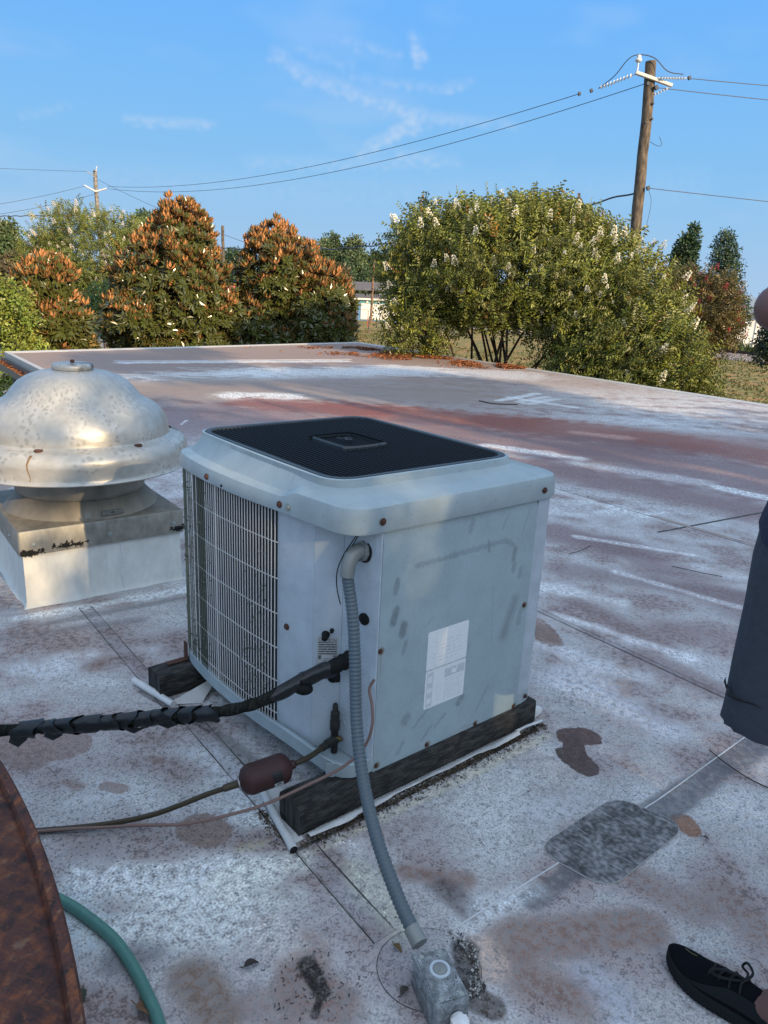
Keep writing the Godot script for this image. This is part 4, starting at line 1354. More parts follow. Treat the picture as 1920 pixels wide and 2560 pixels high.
# shut-off valves, conduit elbow and the loose thin leads at the notched corner
func build_valves(u: Node3D) -> void:
	var mb := MB.new()
	mb.xf = Transform3D(Basis(), ab(-0.052, 0.115, 0.0))
	mb.lathe([Vector2(0.0, 0.122), Vector2(0.011, 0.122), Vector2(0.012, 0.20), Vector2(0.016, 0.205), Vector2(0.016, 0.235), Vector2(0.0135, 0.24), Vector2(0.0145, 0.246), Vector2(0.0145, 0.266), Vector2(0.009, 0.27), Vector2(0.009, 0.292), Vector2(0.006, 0.296), Vector2(0.0, 0.296)], 14, 0.7)
	mb.xf = Transform3D(Basis(), Vector3.ZERO)
	mb.tube([ab(-0.045, 0.11, 0.172), ab(-0.090, 0.105, 0.168)], 0.0155, 6)
	mb.tube([ab(-0.088, 0.105, 0.168), ab(-0.112, 0.10, 0.166)], 0.0125, 6)
	put(u, "liquid_valve", mb, M.valve)
	mb = MB.new()
	mb.tube([ab(-0.050, 0.103, 0.178), ab(-0.045, 0.092, 0.178), ab(-0.043, 0.086, 0.178)], [0.008, 0.008, 0.0055], 8)
	put(u, "valve_stem", mb, M.brass)
	mb = MB.new()
	mb.tube(smooth_line([ab(-0.022, 0.075, 0.466), ab(-0.045, 0.080, 0.459), ab(-0.066, 0.088, 0.450), ab(-0.090, 0.10, 0.437)], 4), [0.020, 0.026, 0.029, 0.026, 0.024, 0.027, 0.026, 0.023, 0.024, 0.025, 0.023, 0.022, 0.020], 14)
	mb.tube([ab(-0.062, 0.108, 0.43), ab(-0.060, 0.10, 0.40), ab(-0.059, 0.097, 0.385)], [0.011, 0.0105, 0.008], 8)
	put(u, "suction_valve", mb, M.rubber)
	# elbow connector of the conduit
	mb = MB.new()
	mb.tube([ab(-0.020, 0.045, 0.822), ab(-0.045, 0.047, 0.824), ab(-0.062, 0.046, 0.812), ab(-0.073, 0.044, 0.79), ab(-0.078, 0.042, 0.755)], [0.024, 0.0245, 0.0235, 0.0215, 0.0205], 16)
	var el := put(u, "conduit_elbow", mb, M.fitting)
	mb = MB.new()
	mb.tube([ab(-0.018, 0.045, 0.821), ab(-0.032, 0.0462, 0.8235)], 0.031, 8)
	put(el, "lock_nut", mb, M.fitting)
	mb = MB.new()
	mb.tube([ab(-0.013, 0.0445, 0.8205), ab(-0.0185, 0.045, 0.821)], 0.034, 24)
	put(el, "gasket", mb, M.black)
	for s in [[[-0.045, 0.02, 0.905], [-0.06, 0.045, 0.86], [-0.083, 0.058, 0.815], [-0.098, 0.062, 0.775], [-0.105, 0.056, 0.745], [-0.107, 0.047, 0.715], [-0.100, 0.04, 0.675]], [[-0.043, 0.02, 0.906], [-0.05, 0.038, 0.87], [-0.062, 0.044, 0.845]]]:
		mb = MB.new()
		var line: Array = []
		for p in s:
			line.append(ab(p[0], p[1], p[2]))
		mb.tube(smooth_line(line, 4), 0.0017, 6)
		put(u, "thin_lead", mb, M.black)

# a smooth curve through points
func smooth_line(pts: Array, per := 6) -> Array:
	var out := []
	for i in pts.size() - 1:
		var p0: Vector3 = pts[maxi(i - 1, 0)]
		var p1: Vector3 = pts[i]
		var p2: Vector3 = pts[i + 1]
		var p3: Vector3 = pts[mini(i + 2, pts.size() - 1)]
		for k in per:
			out.append(p1.cubic_interpolate(p2, p0, p3, float(k) / per))
	out.append(pts[-1])
	return out

# ---------------------------------------------------------------- things lying on the roof
func timber(called: String, b0: float, b1: float, a0: float, a1: float, label: String) -> void:
	var length := a1 - a0
	var t := root(called, UNIT_AT + Basis(Vector3.UP, UNIT_TURN) * ab((a0 + a1) / 2.0, (b0 + b1) / 2.0, 0.0), UNIT_TURN)
	tag(t, label, "timber", "timbers under the condensing unit")
	var nse := nz(6.0, int(absf(a0) * 100), 2)
	var rows: Array = []
	var n := 40
	var base := rounded(PackedVector2Array([Vector2(-1, 0), Vector2(1, 0), Vector2(1, 1), Vector2(-1, 1)]), [0.14, 0.14, 0.16, 0.16], 3)
	for i in n + 1:
		var ring := PackedVector3Array()
		var x := length * (float(i) / n - 0.5)
		for k in base.size():
			var q := base[k]
			var wob := 1.0 + 0.025 * nse.get_noise_2d(x * 2.0, k * 0.8)
			ring.append(Vector3(x + 0.004 * nse.get_noise_2d(k * 1.3, 3.0), 0.0015 + clampf(q.y * 0.0965 * (1.0 + 0.02 * nse.get_noise_2d(x, k * 2.0)), 0.0, 0.0975), q.x * (b1 - b0) / 2.0 * wob))
		rows.append(ring)
	# long checks in the weathered faces
	var mb := MB.new()
	mb.grid(rows, true, 0.85)
	mb.cap(rows[0], Vector3.LEFT)
	mb.cap(rows[-1], Vector3.RIGHT)
	for i in mb.uv.size():
		mb.uv[i] = Vector2(mb.uv[i].y, mb.uv[i].x)
	put(t, "beam", mb, M.wood)

func build_underlay() -> void:
	timber("timber", -0.030, 0.078, -0.275, 0.775, "dark weathered timber under the service panel, nearest the box on the roof")
	timber("timber", 0.905, 1.015, -0.305, 0.80, "dark weathered timber under the far side of the condensing unit")
	# loose white membrane: rolled edges and a crumpled strip beside the near timber
	var lm: StandardMaterial3D = M.white_membrane
	var roll := root("rolled_membrane_edge", Vector3(-0.21, 0, -1.735))
	tag(roll, "white rolled membrane edge poking out past the near end of the front timber", "membrane roll")
	var mb := MB.new()
	var rows: Array = []
	for k in 9:
		var t := k / 8.0
		var p := Vector3(0, 0.013, 0).lerp(Vector3(-0.140, 0.016, -0.262), t)
		var ring := PackedVector3Array()
		var d := Vector3(-0.47, 0, -0.88)
		var s := d.cross(Vector3.UP)
		for j in 12:
			var a := TAU * j / 12.0
			ring.append(p + (s * cos(a) + Vector3.UP * sin(a)) * (0.0125 + 0.0012 * sin(t * 9.0 + a)))
		rows.append(ring)
	mb.grid(rows, true, 0.5)
	put(roll, "tube", mb, lm)
	mb = MB.new()
	mb.cap(rows[0], Vector3(0.47, 0, 0.88))
	put(roll, "painted_dark_end", mb, M.black)  # flat black disc stands in for the shade inside the roll
	mb = MB.new()
	mb.slab(PackedVector2Array([Vector2(-0.135, -0.26), Vector2(-0.02, -0.02), Vector2(0.02, -0.06), Vector2(-0.03, -0.2), Vector2(-0.08, -0.29)]), 0.001, 0.004, 0.001)
	put(roll, "flap", mb, lm)
	roll = root("rolled_membrane_edge", Vector3(-0.961, 0, -2.616))
	tag(roll, "white rolled membrane edge beside the far timber, left of the wire guard", "membrane roll")
	mb = MB.new()
	rows = []
	for k in 7:
		var t := k / 6.0
		var p := Vector3(0, 0.016, 0).lerp(Vector3(0.20, 0.012, 0.155), t)
		var ring := PackedVector3Array()
		var d := Vector3(0.79, 0, 0.61)
		var s := d.cross(Vector3.UP)
		for j in 12:
			var a := TAU * j / 12.0
			ring.append(p + (s * cos(a) + Vector3.UP * sin(a)) * (0.0135 + 0.001 * sin(t * 7.0 + 2.0 * a)))
		rows.append(ring)
	mb.grid(rows, true, 0.5)
	mb.cap(rows[0], Vector3(-0.79, 0, -0.61))
	mb.cap(rows[-1], Vector3(0.79, 0, 0.61))
	put(roll, "tube", mb, lm)
	mb = MB.new()
	mb.tri(Vector3(0.17, 0.006, 0.15), Vector3(0.335, 0.05, -0.02), Vector3(0.27, 0.004, 0.06), Vector3(-0.4, 0.8, 0.3), Vector3(-0.4, 0.8, 0.3), Vector3(-0.4, 0.8, 0.3))
	mb.tri(Vector3(0.17, 0.006, 0.15), Vector3(0.335, 0.05, -0.02), Vector3(0.30, 0.002, 0.12), Vector3(0.4, 0.8, 0.3), Vector3(0.4, 0.8, 0.3), Vector3(0.4, 0.8, 0.3))
	put(roll, "flap", mb, lm)
	# crumpled strip along the front timber: in its own frame, a runs along the timber
	var strip_root := root("loose_membrane_strip", UNIT_AT, UNIT_TURN)
	tag(strip_root, "crumpled white membrane strip curling up along the front timber", "membrane strip")
	var wave := nz(5.0, 44, 3)
	rows = []
	var n := 90
	for i in n + 1:
		var t := float(i) / n
		var a := lerpf(-0.262, 0.79, t)
		var w := 0.016 + 0.028 * maxf(0.0, sin(t * PI * 2.6 + 0.6)) + 0.010 * wave.get_noise_1d(a * 0.8)
		if t > 0.86:
			w *= 0.6
		var edge := -0.040 - w
		var lift := 0.005 + 0.016 * absf(wave.get_noise_1d(a * 0.6 + 7.0)) + 0.018 * maxf(0.0, sin(t * PI * 2.6 + 0.6))
		var row := PackedVector3Array()
		for j in 6:
			var s := j / 5.0
			row.append(ab(a + 0.005 * wave.get_noise_2d(a * 0.9, s * 0.6), lerpf(-0.034, edge, s), 0.002 + lift * sin(s * PI * 0.62) + 0.005 * wave.get_noise_2d(a * 1.6, s * 0.8) * s + 0.003))
		rows.append(row)
	mb = MB.new()
	mb.grid(rows, false, 0.3, true)
	put(strip_root, "strip", mb, lm)
	mb = MB.new()
	rows = []
	for i in 9:
		var t := i / 8.0
		var row := PackedVector3Array()
		for j in 7:
			var s := j / 6.0 * PI * 1.1
			row.append(ab(lerpf(0.775, 0.86, t), -0.005 + 0.02 * t - 0.016 * cos(s), 0.004 + (0.028 + 0.02 * sin(t * PI)) * sin(s) * (1.0 - 0.4 * t)))
		rows.append(row)
	mb.grid(rows, false, 0.3)
	put(strip_root, "curled_end", mb, lm)
	# crumbs of rotted wood and soil along the foot of the timber
	var crumb := MB.new()
	for i in 4:
		var d := Vector3(rng.randfn(), absf(rng.randfn()), rng.randfn()).normalized()
		crumb.leaf(Vector3.ZERO, d, d.cross(Vector3(0.2, 0.3, 0.9)).normalized(), 0.006, 0.005, 0.4)
	var spots: Array = []
	var tints: Array = []
	for i in 2600:
		var a := rng.randf_range(-0.29, 0.80)
		var b := -0.045 - absf(rng.randfn(0.0, 0.026))
		var p := UNIT_AT + Basis(Vector3.UP, UNIT_TURN) * ab(a, b, 0.002)
		if i % 7 == 0:
			p = UNIT_AT + Basis(Vector3.UP, UNIT_TURN) * ab(-0.30 - absf(rng.randfn(0.0, 0.015)), rng.randf_range(-0.06, 0.14), 0.002)
		spots.append(Transform3D(Basis.from_euler(Vector3(rng.randf() * TAU, rng.randf() * TAU, 0)).scaled(Vector3.ONE * rng.randf_range(0.3, 1.0)), p))
		tints.append(Color(0.10, 0.075, 0.05) * rng.randf_range(0.2, 2.0))
	var cm := mat(Color(1, 1, 1), 0.95)
	cm.vertex_color_use_as_albedo = true
	tag(many(self, "wood_crumbs", crumb.mesh(), cm, spots, tints), "dark crumbs of rotted wood and soil along the foot of the front timber", "debris")

func build_lines() -> void:
	# the insulated suction line with its ragged tape
	var s := root("suction_line")
	tag(s, "black insulated refrigerant pipe wrapped in ragged tape, running left from the condensing unit", "pipe")
	var path := smooth_line([Vector3(-0.139, 0.438, -2.025), Vector3(-0.21, 0.420, -1.985), Vector3(-0.336, 0.384, -1.90), Vector3(-0.46, 0.352, -1.885), Vector3(-0.581, 0.327, -1.90), Vector3(-0.716, 0.303, -1.90), Vector3(-0.856, 0.283, -1.90), Vector3(-1.106, 0.246, -1.90), Vector3(-1.45, 0.19, -1.92), Vector3(-1.9, 0.10, -1.95), Vector3(-2.4, 0.03, -2.0), Vector3(-3.0, 0.026, -2.1)], 8)
	var radii: Array = []
	var wob := nz(9.0, 12, 2)
	for p in path:
		radii.append(0.0172 + 0.0034 * wob.get_noise_1d(p.x * 5.0) + 0.0016 * wob.get_noise_1d(p.x * 19.0))
	var mb := MB.new()
	mb.tube(path, radii, 14)
	put(s, "insulation", mb, M.foam)
	# tape: overlapping sleeves, each a little cone that stands off at one end, with hanging flaps
	var along := func(x: float) -> Array:
		for i in path.size() - 1:
			if path[i + 1].x <= x and path[i].x >= x:
				var t: float = (path[i].x - x) / maxf(path[i].x - path[i + 1].x, 1e-6)
				return [(path[i] as Vector3).lerp(path[i + 1], t), ((path[i + 1] as Vector3) - path[i]).normalized()]
		return [path[-1], Vector3.LEFT]
	var x := -0.150
	while x > -1.03:
		if x < -0.27 and x > -0.44:
			x -= 0.03
			continue
		var len := rng.randf_range(0.045, 0.085)
		var rows: Array = []
		for k in 7:
			var q: Array = along.call(x - len * k / 6.0)
			var c: Vector3 = q[0]
			var d: Vector3 = q[1]
			var up := (Vector3.UP - d * d.y).normalized()
			var sd := d.cross(up)
			var ring := PackedVector3Array()
			for j in 20:
				var a := TAU * j / 20.0
				var edge := 1.0 if k == 0 else 0.0
				var skew := d * (0.016 * sin(a + x * 40.0) + 0.008 * sin(3.0 * a + x * 90.0))
				var r := 0.0205 + 0.0032 * (1.0 - k / 6.0) + 0.0018 * sin(2.0 * a + x * 70.0) + 0.002 * edge + 0.0055 * maxf(0.0, -cos(a)) * absf(sin(x * 31.0 + k * 0.7))
				ring.append(c + skew + (up * cos(a) + sd * sin(a)) * r)
			rows.append(ring)
		mb = MB.new()
		mb.grid(rows, true, 0.6)
		put(s, "tape_wrap", mb, M.tape)
		x -= len * rng.randf_range(0.72, 0.98)
	for q in [[-1.045, 0.05], [-0.94, 0.03], [-0.70, 0.028], [-0.60, 0.022]]:
		var w: Array = along.call(q[0])
		var c: Vector3 = w[0]
		var rows: Array = []
		for k in 5:
			var t := k / 4.0
			rows.append(PackedVector3Array([c + Vector3(-0.02 - 0.01 * t, -0.012 - q[1] * 0.5 * t, 0.019 - 0.004 * t), c + Vector3(0.0, -0.016 - q[1] * 0.65 * t, 0.020 + 0.003 * sin(t * 3.0)), c + Vector3(0.03, -0.010 - q[1] * 0.2 * t, 0.021)]))
		mb = MB.new()
		mb.grid(rows, false, 0.2)
		put(s, "tape_flap", mb, M.tape)
	mb = MB.new()
	var clamp_path := smooth_line([Vector3(-0.245, 0.405, -1.955), Vector3(-0.215, 0.395, -1.965), Vector3(-0.19, 0.392, -1.975)], 4)
	mb.tube(clamp_path, [0.010, 0.013, 0.016, 0.018, 0.019, 0.018, 0.016, 0.013, 0.009], 10)
	put(s, "tape_lump", mb, M.rubber)
	# the liquid line with its filter drier
	var l := root("liquid_line")
	tag(l, "thin copper refrigerant pipe with a dark red filter drier in front of the unit", "pipe")
	mb = MB.new()
	mb.tube(smooth_line([Vector3(-0.159, 0.167, -2.004), Vector3(-0.19, 0.170, -1.955), Vector3(-0.232, 0.170, -1.915)], 4), 0.0088, 10)
	put(l, "pipe", mb, M.copper_dark)
	mb = MB.new()
	mb.tube(smooth_line([Vector3(-0.395, 0.139, -1.845), Vector3(-0.47, 0.111, -1.838), Vector3(-0.556, 0.075, -1.825), Vector3(-0.64, 0.045, -1.812), Vector3(-0.76, 0.022, -1.795), Vector3(-0.93, 0.010, -1.772), Vector3(-1.2, 0.0085, -1.73), Vector3(-1.6, 0.0085, -1.68)], 8), 0.0078, 10)
	put(l, "pipe", mb, M.copper_dark)
	var d0 := Vector3(-0.236, 0.170, -1.912)
	var d1 := Vector3(-0.388, 0.142, -1.848)
	var dir := (d1 - d0).normalized()
	var up := (Vector3.UP - dir * dir.y).normalized()
	var body := root("filter_drier", d0, 0.0, l)
	mb = MB.new()
	mb.xf = Transform3D(Basis(dir.cross(up), dir, up).orthonormalized(), Vector3.ZERO)
	var L := d0.distance_to(d1)
	mb.lathe([Vector2(0.0, -0.004), Vector2(0.013, -0.004), Vector2(0.014, 0.006), Vector2(0.024, 0.010), Vector2(0.037, 0.018), Vector2(0.0445, 0.03), Vector2(0.0455, 0.036), Vector2(0.046, 0.042), Vector2(0.0452, 0.046), Vector2(0.0452, L - 0.046), Vector2(0.046, L - 0.042), Vector2(0.0455, L - 0.034), Vector2(0.0435, L - 0.026), Vector2(0.036, L - 0.014), Vector2(0.02, L - 0.005), Vector2(0.0, L - 0.004)], 40, 0.85)
	put(body, "shell", mb, M.drier)
	mb = MB.new()
	mb.xf = Transform3D(Basis(dir.cross(up), dir, up).orthonormalized(), Vector3.ZERO)
	mb.lathe([Vector2(0.0, L - 0.006), Vector2(0.0135, L - 0.006), Vector2(0.0145, L - 0.001), Vector2(0.0125, L + 0.003), Vector2(0.011, L + 0.007), Vector2(0.011, L + 0.045), Vector2(0.0, L + 0.045)], 16, 0.7)
	put(body, "flare_nut", mb, M.copper_dark)
	mb = MB.new()
	mb.xf = Transform3D(Basis(dir.cross(up), dir, up).orthonormalized(), Vector3.ZERO)
	mb.lathe([Vector2(0.013, L - 0.003), Vector2(0.0165, L - 0.002), Vector2(0.0165, L + 0.001), Vector2(0.012, L + 0.002)], 20, 0.7)
	put(body, "silver_ring", mb, M.steel)
	# its label wraps a little way round the shell
	var lt := tex(64, 160, func(px: int, py: int) -> Color:
		if py < 78:
			return Color(0.07, 0.075, 0.08) if (py / 9) % 2 == 0 or px < 14 or px > 50 else Color(0.15, 0.16, 0.17)
		if py < 104:
			var tip := absf(px - 32) * 0.9
			return Color(0.08, 0.08, 0.09) if py > 84 and py < 97 and px > 16 and px < 48 or tip > 26 and absf(py - 90) < (tip - 22) * 1.3 else Color(0.78, 0.80, 0.80)
		return Color(0.35, 0.36, 0.36) if py > 138 and py < 148 and (px > 22 and px < 30 or px > 42 and px < 50) else Color(0.80, 0.82, 0.82))
	var lab := mat(Color(0.85, 0.85, 0.85), 0.4, 0.0, lt)
	lab.texture_repeat = false
	mb = MB.new()
	var toward := dir.cross(up)
	if toward.z < 0.0:
		toward = -toward
	for k in 8:
		var a0 := lerpf(0.55, -1.05, k / 8.0)
		var a1 := lerpf(0.55, -1.05, (k + 1) / 8.0)
		var p0 := (toward * cos(a0) + up * sin(a0)) * 0.0462
		var p1 := (toward * cos(a1) + up * sin(a1)) * 0.0462
		var b0 := dir * (L * 0.5 - 0.012)
		var b1 := dir * (L * 0.5 - 0.040)
		mb.tri(p0 + b0, p0 + b1, p1 + b1, p0, p0, p1, Vector2(0, k / 8.0), Vector2(1, k / 8.0), Vector2(1, (k + 1) / 8.0))
		mb.tri(p0 + b0, p1 + b1, p1 + b0, p0, p1, p1, Vector2(0, k / 8.0), Vector2(1, (k + 1) / 8.0), Vector2(0, (k + 1) / 8.0))
	put(body, "label", mb, lab)
	# control cord
	mb = MB.new()
	mb.tube(smooth_line([Vector3(-0.005, 0.455, -1.935), Vector3(-0.018, 0.425, -1.93), Vector3(-0.008, 0.39, -1.905), Vector3(-0.004, 0.345, -1.88), Vector3(-0.016, 0.29, -1.87), Vector3(-0.045, 0.245, -1.862), Vector3(-0.10, 0.205, -1.845), Vector3(-0.18, 0.165, -1.828), Vector3(-0.30, 0.113, -1.80), Vector3(-0.42, 0.078, -1.782), Vector3(-0.53, 0.055, -1.77), Vector3(-0.60, 0.050, -1.768), Vector3(-0.67, 0.044, -1.768), Vector3(-0.75, 0.032, -1.77), Vector3(-0.90, 0.022, -1.76), Vector3(-1.2, 0.012, -1.715), Vector3(-1.6, 0.006, -1.66)], 6), 0.0046, 8)
	var c := put(self, "control_cord", mb, M.cord)
	tag(c, "thin pinkish brown cord sagging from the unit along the thin copper pipe", "cord")
	# the grey flexible conduit: ribs as real rings
	var con := root("flexible_conduit")
	tag(con, "grey ribbed flexible conduit from the unit's corner down to the junction box", "conduit")
	var cp := smooth_line([Vector3(-0.096, 0.778, -1.985), Vector3(-0.094, 0.745, -1.983), Vector3(-0.086, 0.705, -1.973), Vector3(-0.074, 0.640, -1.945), Vector3(-0.062, 0.528, -1.90), Vector3(-0.049, 0.376, -1.832), Vector3(-0.021, 0.262, -1.727), Vector3(0.023, 0.186, -1.592), Vector3(0.080, 0.122, -1.470), Vector3(0.128, 0.083, -1.385)], 16)
	var dense: Array = []
	var cr: Array = []
	var travelled := 0.0
	for i in cp.size() - 1:
		var seg: float = cp[i].distance_to(cp[i + 1])
		var k := maxi(1, int(ceil(seg / 0.0028)))
		for j in k:
			dense.append((cp[i] as Vector3).lerp(cp[i + 1], float(j) / k))
			cr.append(0.0172 + 0.0011 * sin((travelled + seg * j / k) / 0.0115 * TAU))
		travelled += seg
	mb = MB.new()
	mb.tube(dense, cr, 16)
	put(con, "sleeve", mb, M.conduit)
	mb = MB.new()
	mb.tube([Vector3(0.112, 0.094, -1.41), Vector3(0.124, 0.086, -1.392), Vector3(0.133, 0.080, -1.377)], [0.0205, 0.021, 0.021], 8)
	put(con, "connector", mb, M.fitting)

func build_box() -> void:
	var turn := atan2(0.35, 0.937)
	var o := root("junction_box", Vector3(0.177, 0.0, -1.292), turn)
	tag(o, "weathered grey junction box with a round plug, at the foot of the conduit", "junction box")
	var mb := MB.new()
	var rows: Array = []
	for q in [[0.0035, 0.041, 0.068, 0.012], [0.006, 0.043, 0.070, 0.014], [0.05, 0.0425, 0.0695, 0.014], [0.079, 0.042, 0.069, 0.013], [0.084, 0.039, 0.066, 0.011]]:
		var r := rounded(PackedVector2Array([Vector2(-q[1], -q[2]), Vector2(q[1], -q[2]), Vector2(q[1], q[2]), Vector2(-q[1], q[2])]), [q[3], q[3], q[3], q[3]], 4)
		var ring := PackedVector3Array()
		for p in r:
			ring.append(Vector3(p.x, q[0], p.y))
		rows.append(ring)
	mb.grid(rows, true, 0.75)
	mb.cap(rows[-1], Vector3.UP)
	mb.cap(rows[0], Vector3.DOWN)
	var grey_tex := tex(160, 160, func(x: int, y: int) -> Color:
		var a: float = M.n_fine.get_noise_2d(x * 1.3, y * 1.3)
		var b: float = M.n_fine.get_noise_2d(x * 4.0, y * 4.0)
		var k := 0.52 + 0.22 * a + 0.12 * b
		if b > 0.45:
			k = 0.2
		return Color(k * 0.96, k, k * 1.02))
	var gm := with_bumps(world_tex(mat(Color(0.92, 0.92, 0.92), 0.6, 0.0, grey_tex), 5.0), M.bump_soft, 0.4)
	put(o, "housing", mb, gm)
	mb = MB.new()
	mb.slab(rounded(PackedVector2Array([Vector2(-0.036, -0.062), Vector2(0.036, -0.062), Vector2(0.036, 0.062), Vector2(-0.036, 0.062)]), [0.008, 0.008, 0.008, 0.008], 3), 0.083, 0.0868, 0.0012)
	put(o, "cover", mb, gm)
	mb = MB.new()
	mb.xf = Transform3D(Basis(), Vector3(0.004, 0.0865, -0.014))
	mb.lathe([Vector2(0.024, 0.0), Vector2(0.0235, 0.0022), Vector2(0.017, 0.0026), Vector2(0.0165, 0.001)], 28, 0.7)
	put(o, "plug_rim", mb, mat(Color(0.46, 0.52, 0.56), 0.5))
	mb = MB.new()
	mb.xf = Transform3D(Basis(), Vector3(0.004, 0.0865, -0.014))
	mb.lathe([Vector2(0.0165, 0.0), Vector2(0.016, 0.0035), Vector2(0.0145, 0.0045), Vector2(0.0, 0.0045)], 28, 0.7)
	mb.box(Vector3(0.022, 0.0012, 0.002), Vector3(0, 0.0048, 0), 0.0003, Basis(Vector3.UP, 0.7))
	put(o, "round_plug", mb, M.fitting)
	for s in [[-0.024, -0.056], [0.022, -0.056], [-0.024, 0.056], [0.024, 0.056]]:
		mb = MB.new()
		mb.xf = Transform3D(Basis(), Vector3(s[0], 0.0865, s[1]))
		mb.lathe([Vector2(0.0065, 0.0), Vector2(0.006, 0.002), Vector2(0.004, 0.0024), Vector2(0.0, 0.0018)], 14, 0.7)
		put(o, "cover_screw", mb, M.screw_grey)
	for s in [[-0.028, -0.066, 0.03], [0.0, 0.0672, 0.05]]:
		mb = MB.new()
		mb.box(Vector3(s[2], 0.012, 0.012), Vector3(s[0], 0.080, s[1]), 0.003)
		put(o, "cover_lug", mb, gm)
	# white plastic union on the near end
	var un := root("pipe_union", Vector3(0.205, 0.0, -1.222), turn)
	tag(un, "white plastic hexagonal pipe union on the near end of the junction box", "pipe fitting")
	mb = MB.new()
	mb.xf = Transform3D(Basis(Vector3.RIGHT, PI / 2.0), Vector3(0.006, 0.046, 0.0))
	var rows2: Array = []
	for q in [[0.004, 0.019], [0.006, 0.0215], [0.022, 0.0215], [0.024, 0.0195]]:
		var ring := PackedVector3Array()
		for k in 6:
			ring.append(Vector3(cos(TAU * (k + 0.5) / 6.0) * q[1], q[0], sin(TAU * (k + 0.5) / 6.0) * q[1]))
		rows2.append(ring)
	mb.grid(rows2, true, 0.9)
	mb.cap(rows2[0], Vector3.DOWN)
	mb.cap(rows2[-1], Vector3.UP)
	put(un, "hexagon_nut", mb, M.pvc)
	mb = MB.new()
	mb.xf = Transform3D(Basis(Vector3.RIGHT, PI / 2.0), Vector3(0.006, 0.046, 0.0))
	mb.lathe([Vector2(0.0, -0.002), Vector2(0.016, -0.002), Vector2(0.016, 0.023), Vector2(0.0195, 0.024), Vector2(0.0195, 0.05), Vector2(0.0175, 0.05), Vector2(0.0165, 0.02), Vector2(0.0, 0.02)], 28, 0.7)
	put(un, "socket", mb, M.pvc)
	mb = MB.new()
	mb.tube(smooth_line([Vector3(0.006, 0.046, 0.03), Vector3(0.006, 0.044, 0.12), Vector3(0.0, 0.035, 0.3), Vector3(-0.02, 0.019, 0.6), Vector3(-0.05, 0.018, 1.2)], 6), 0.0163, 16)
	put(un, "pipe", mb, M.pvc)
	# white crust of old sealant round the boot
	var crust := MB.new()
	for i in 5:
		var d := Vector3(rng.randfn(), absf(rng.randfn()) * 0.5, rng.randfn()).normalized()
		crust.leaf(Vector3.ZERO, d, d.cross(Vector3(0.1, 0.9, 0.3)).normalized(), 0.007, 0.006, 0.3)
	var spots: Array = []
	var tints: Array = []
	for i in 260:
		var a := rng.randf_range(-1.2, 1.5)
		var r := 0.118 + rng.randfn(0.0, 0.009)
		spots.append(Transform3D(Basis.from_euler(Vector3(rng.randf() * 0.6, rng.randf() * TAU, 0)).scaled(Vector3.ONE * rng.randf_range(0.35, 1.0)), Vector3(0.16 + cos(a) * r, 0.002, -1.385 + sin(a) * r * 0.95)))
		tints.append(Color(0.72, 0.72, 0.70) * rng.randf_range(0.5, 1.0) if i % 4 else Color(0.06, 0.05, 0.04))
	var cm := mat(Color(1, 1, 1), 0.9)
	cm.vertex_color_use_as_albedo = true
	tag(many(self, "sealant_crust", crust.mesh(), cm, spots, tints), "white crust of old sealant on the roof round the junction box", "sealant")

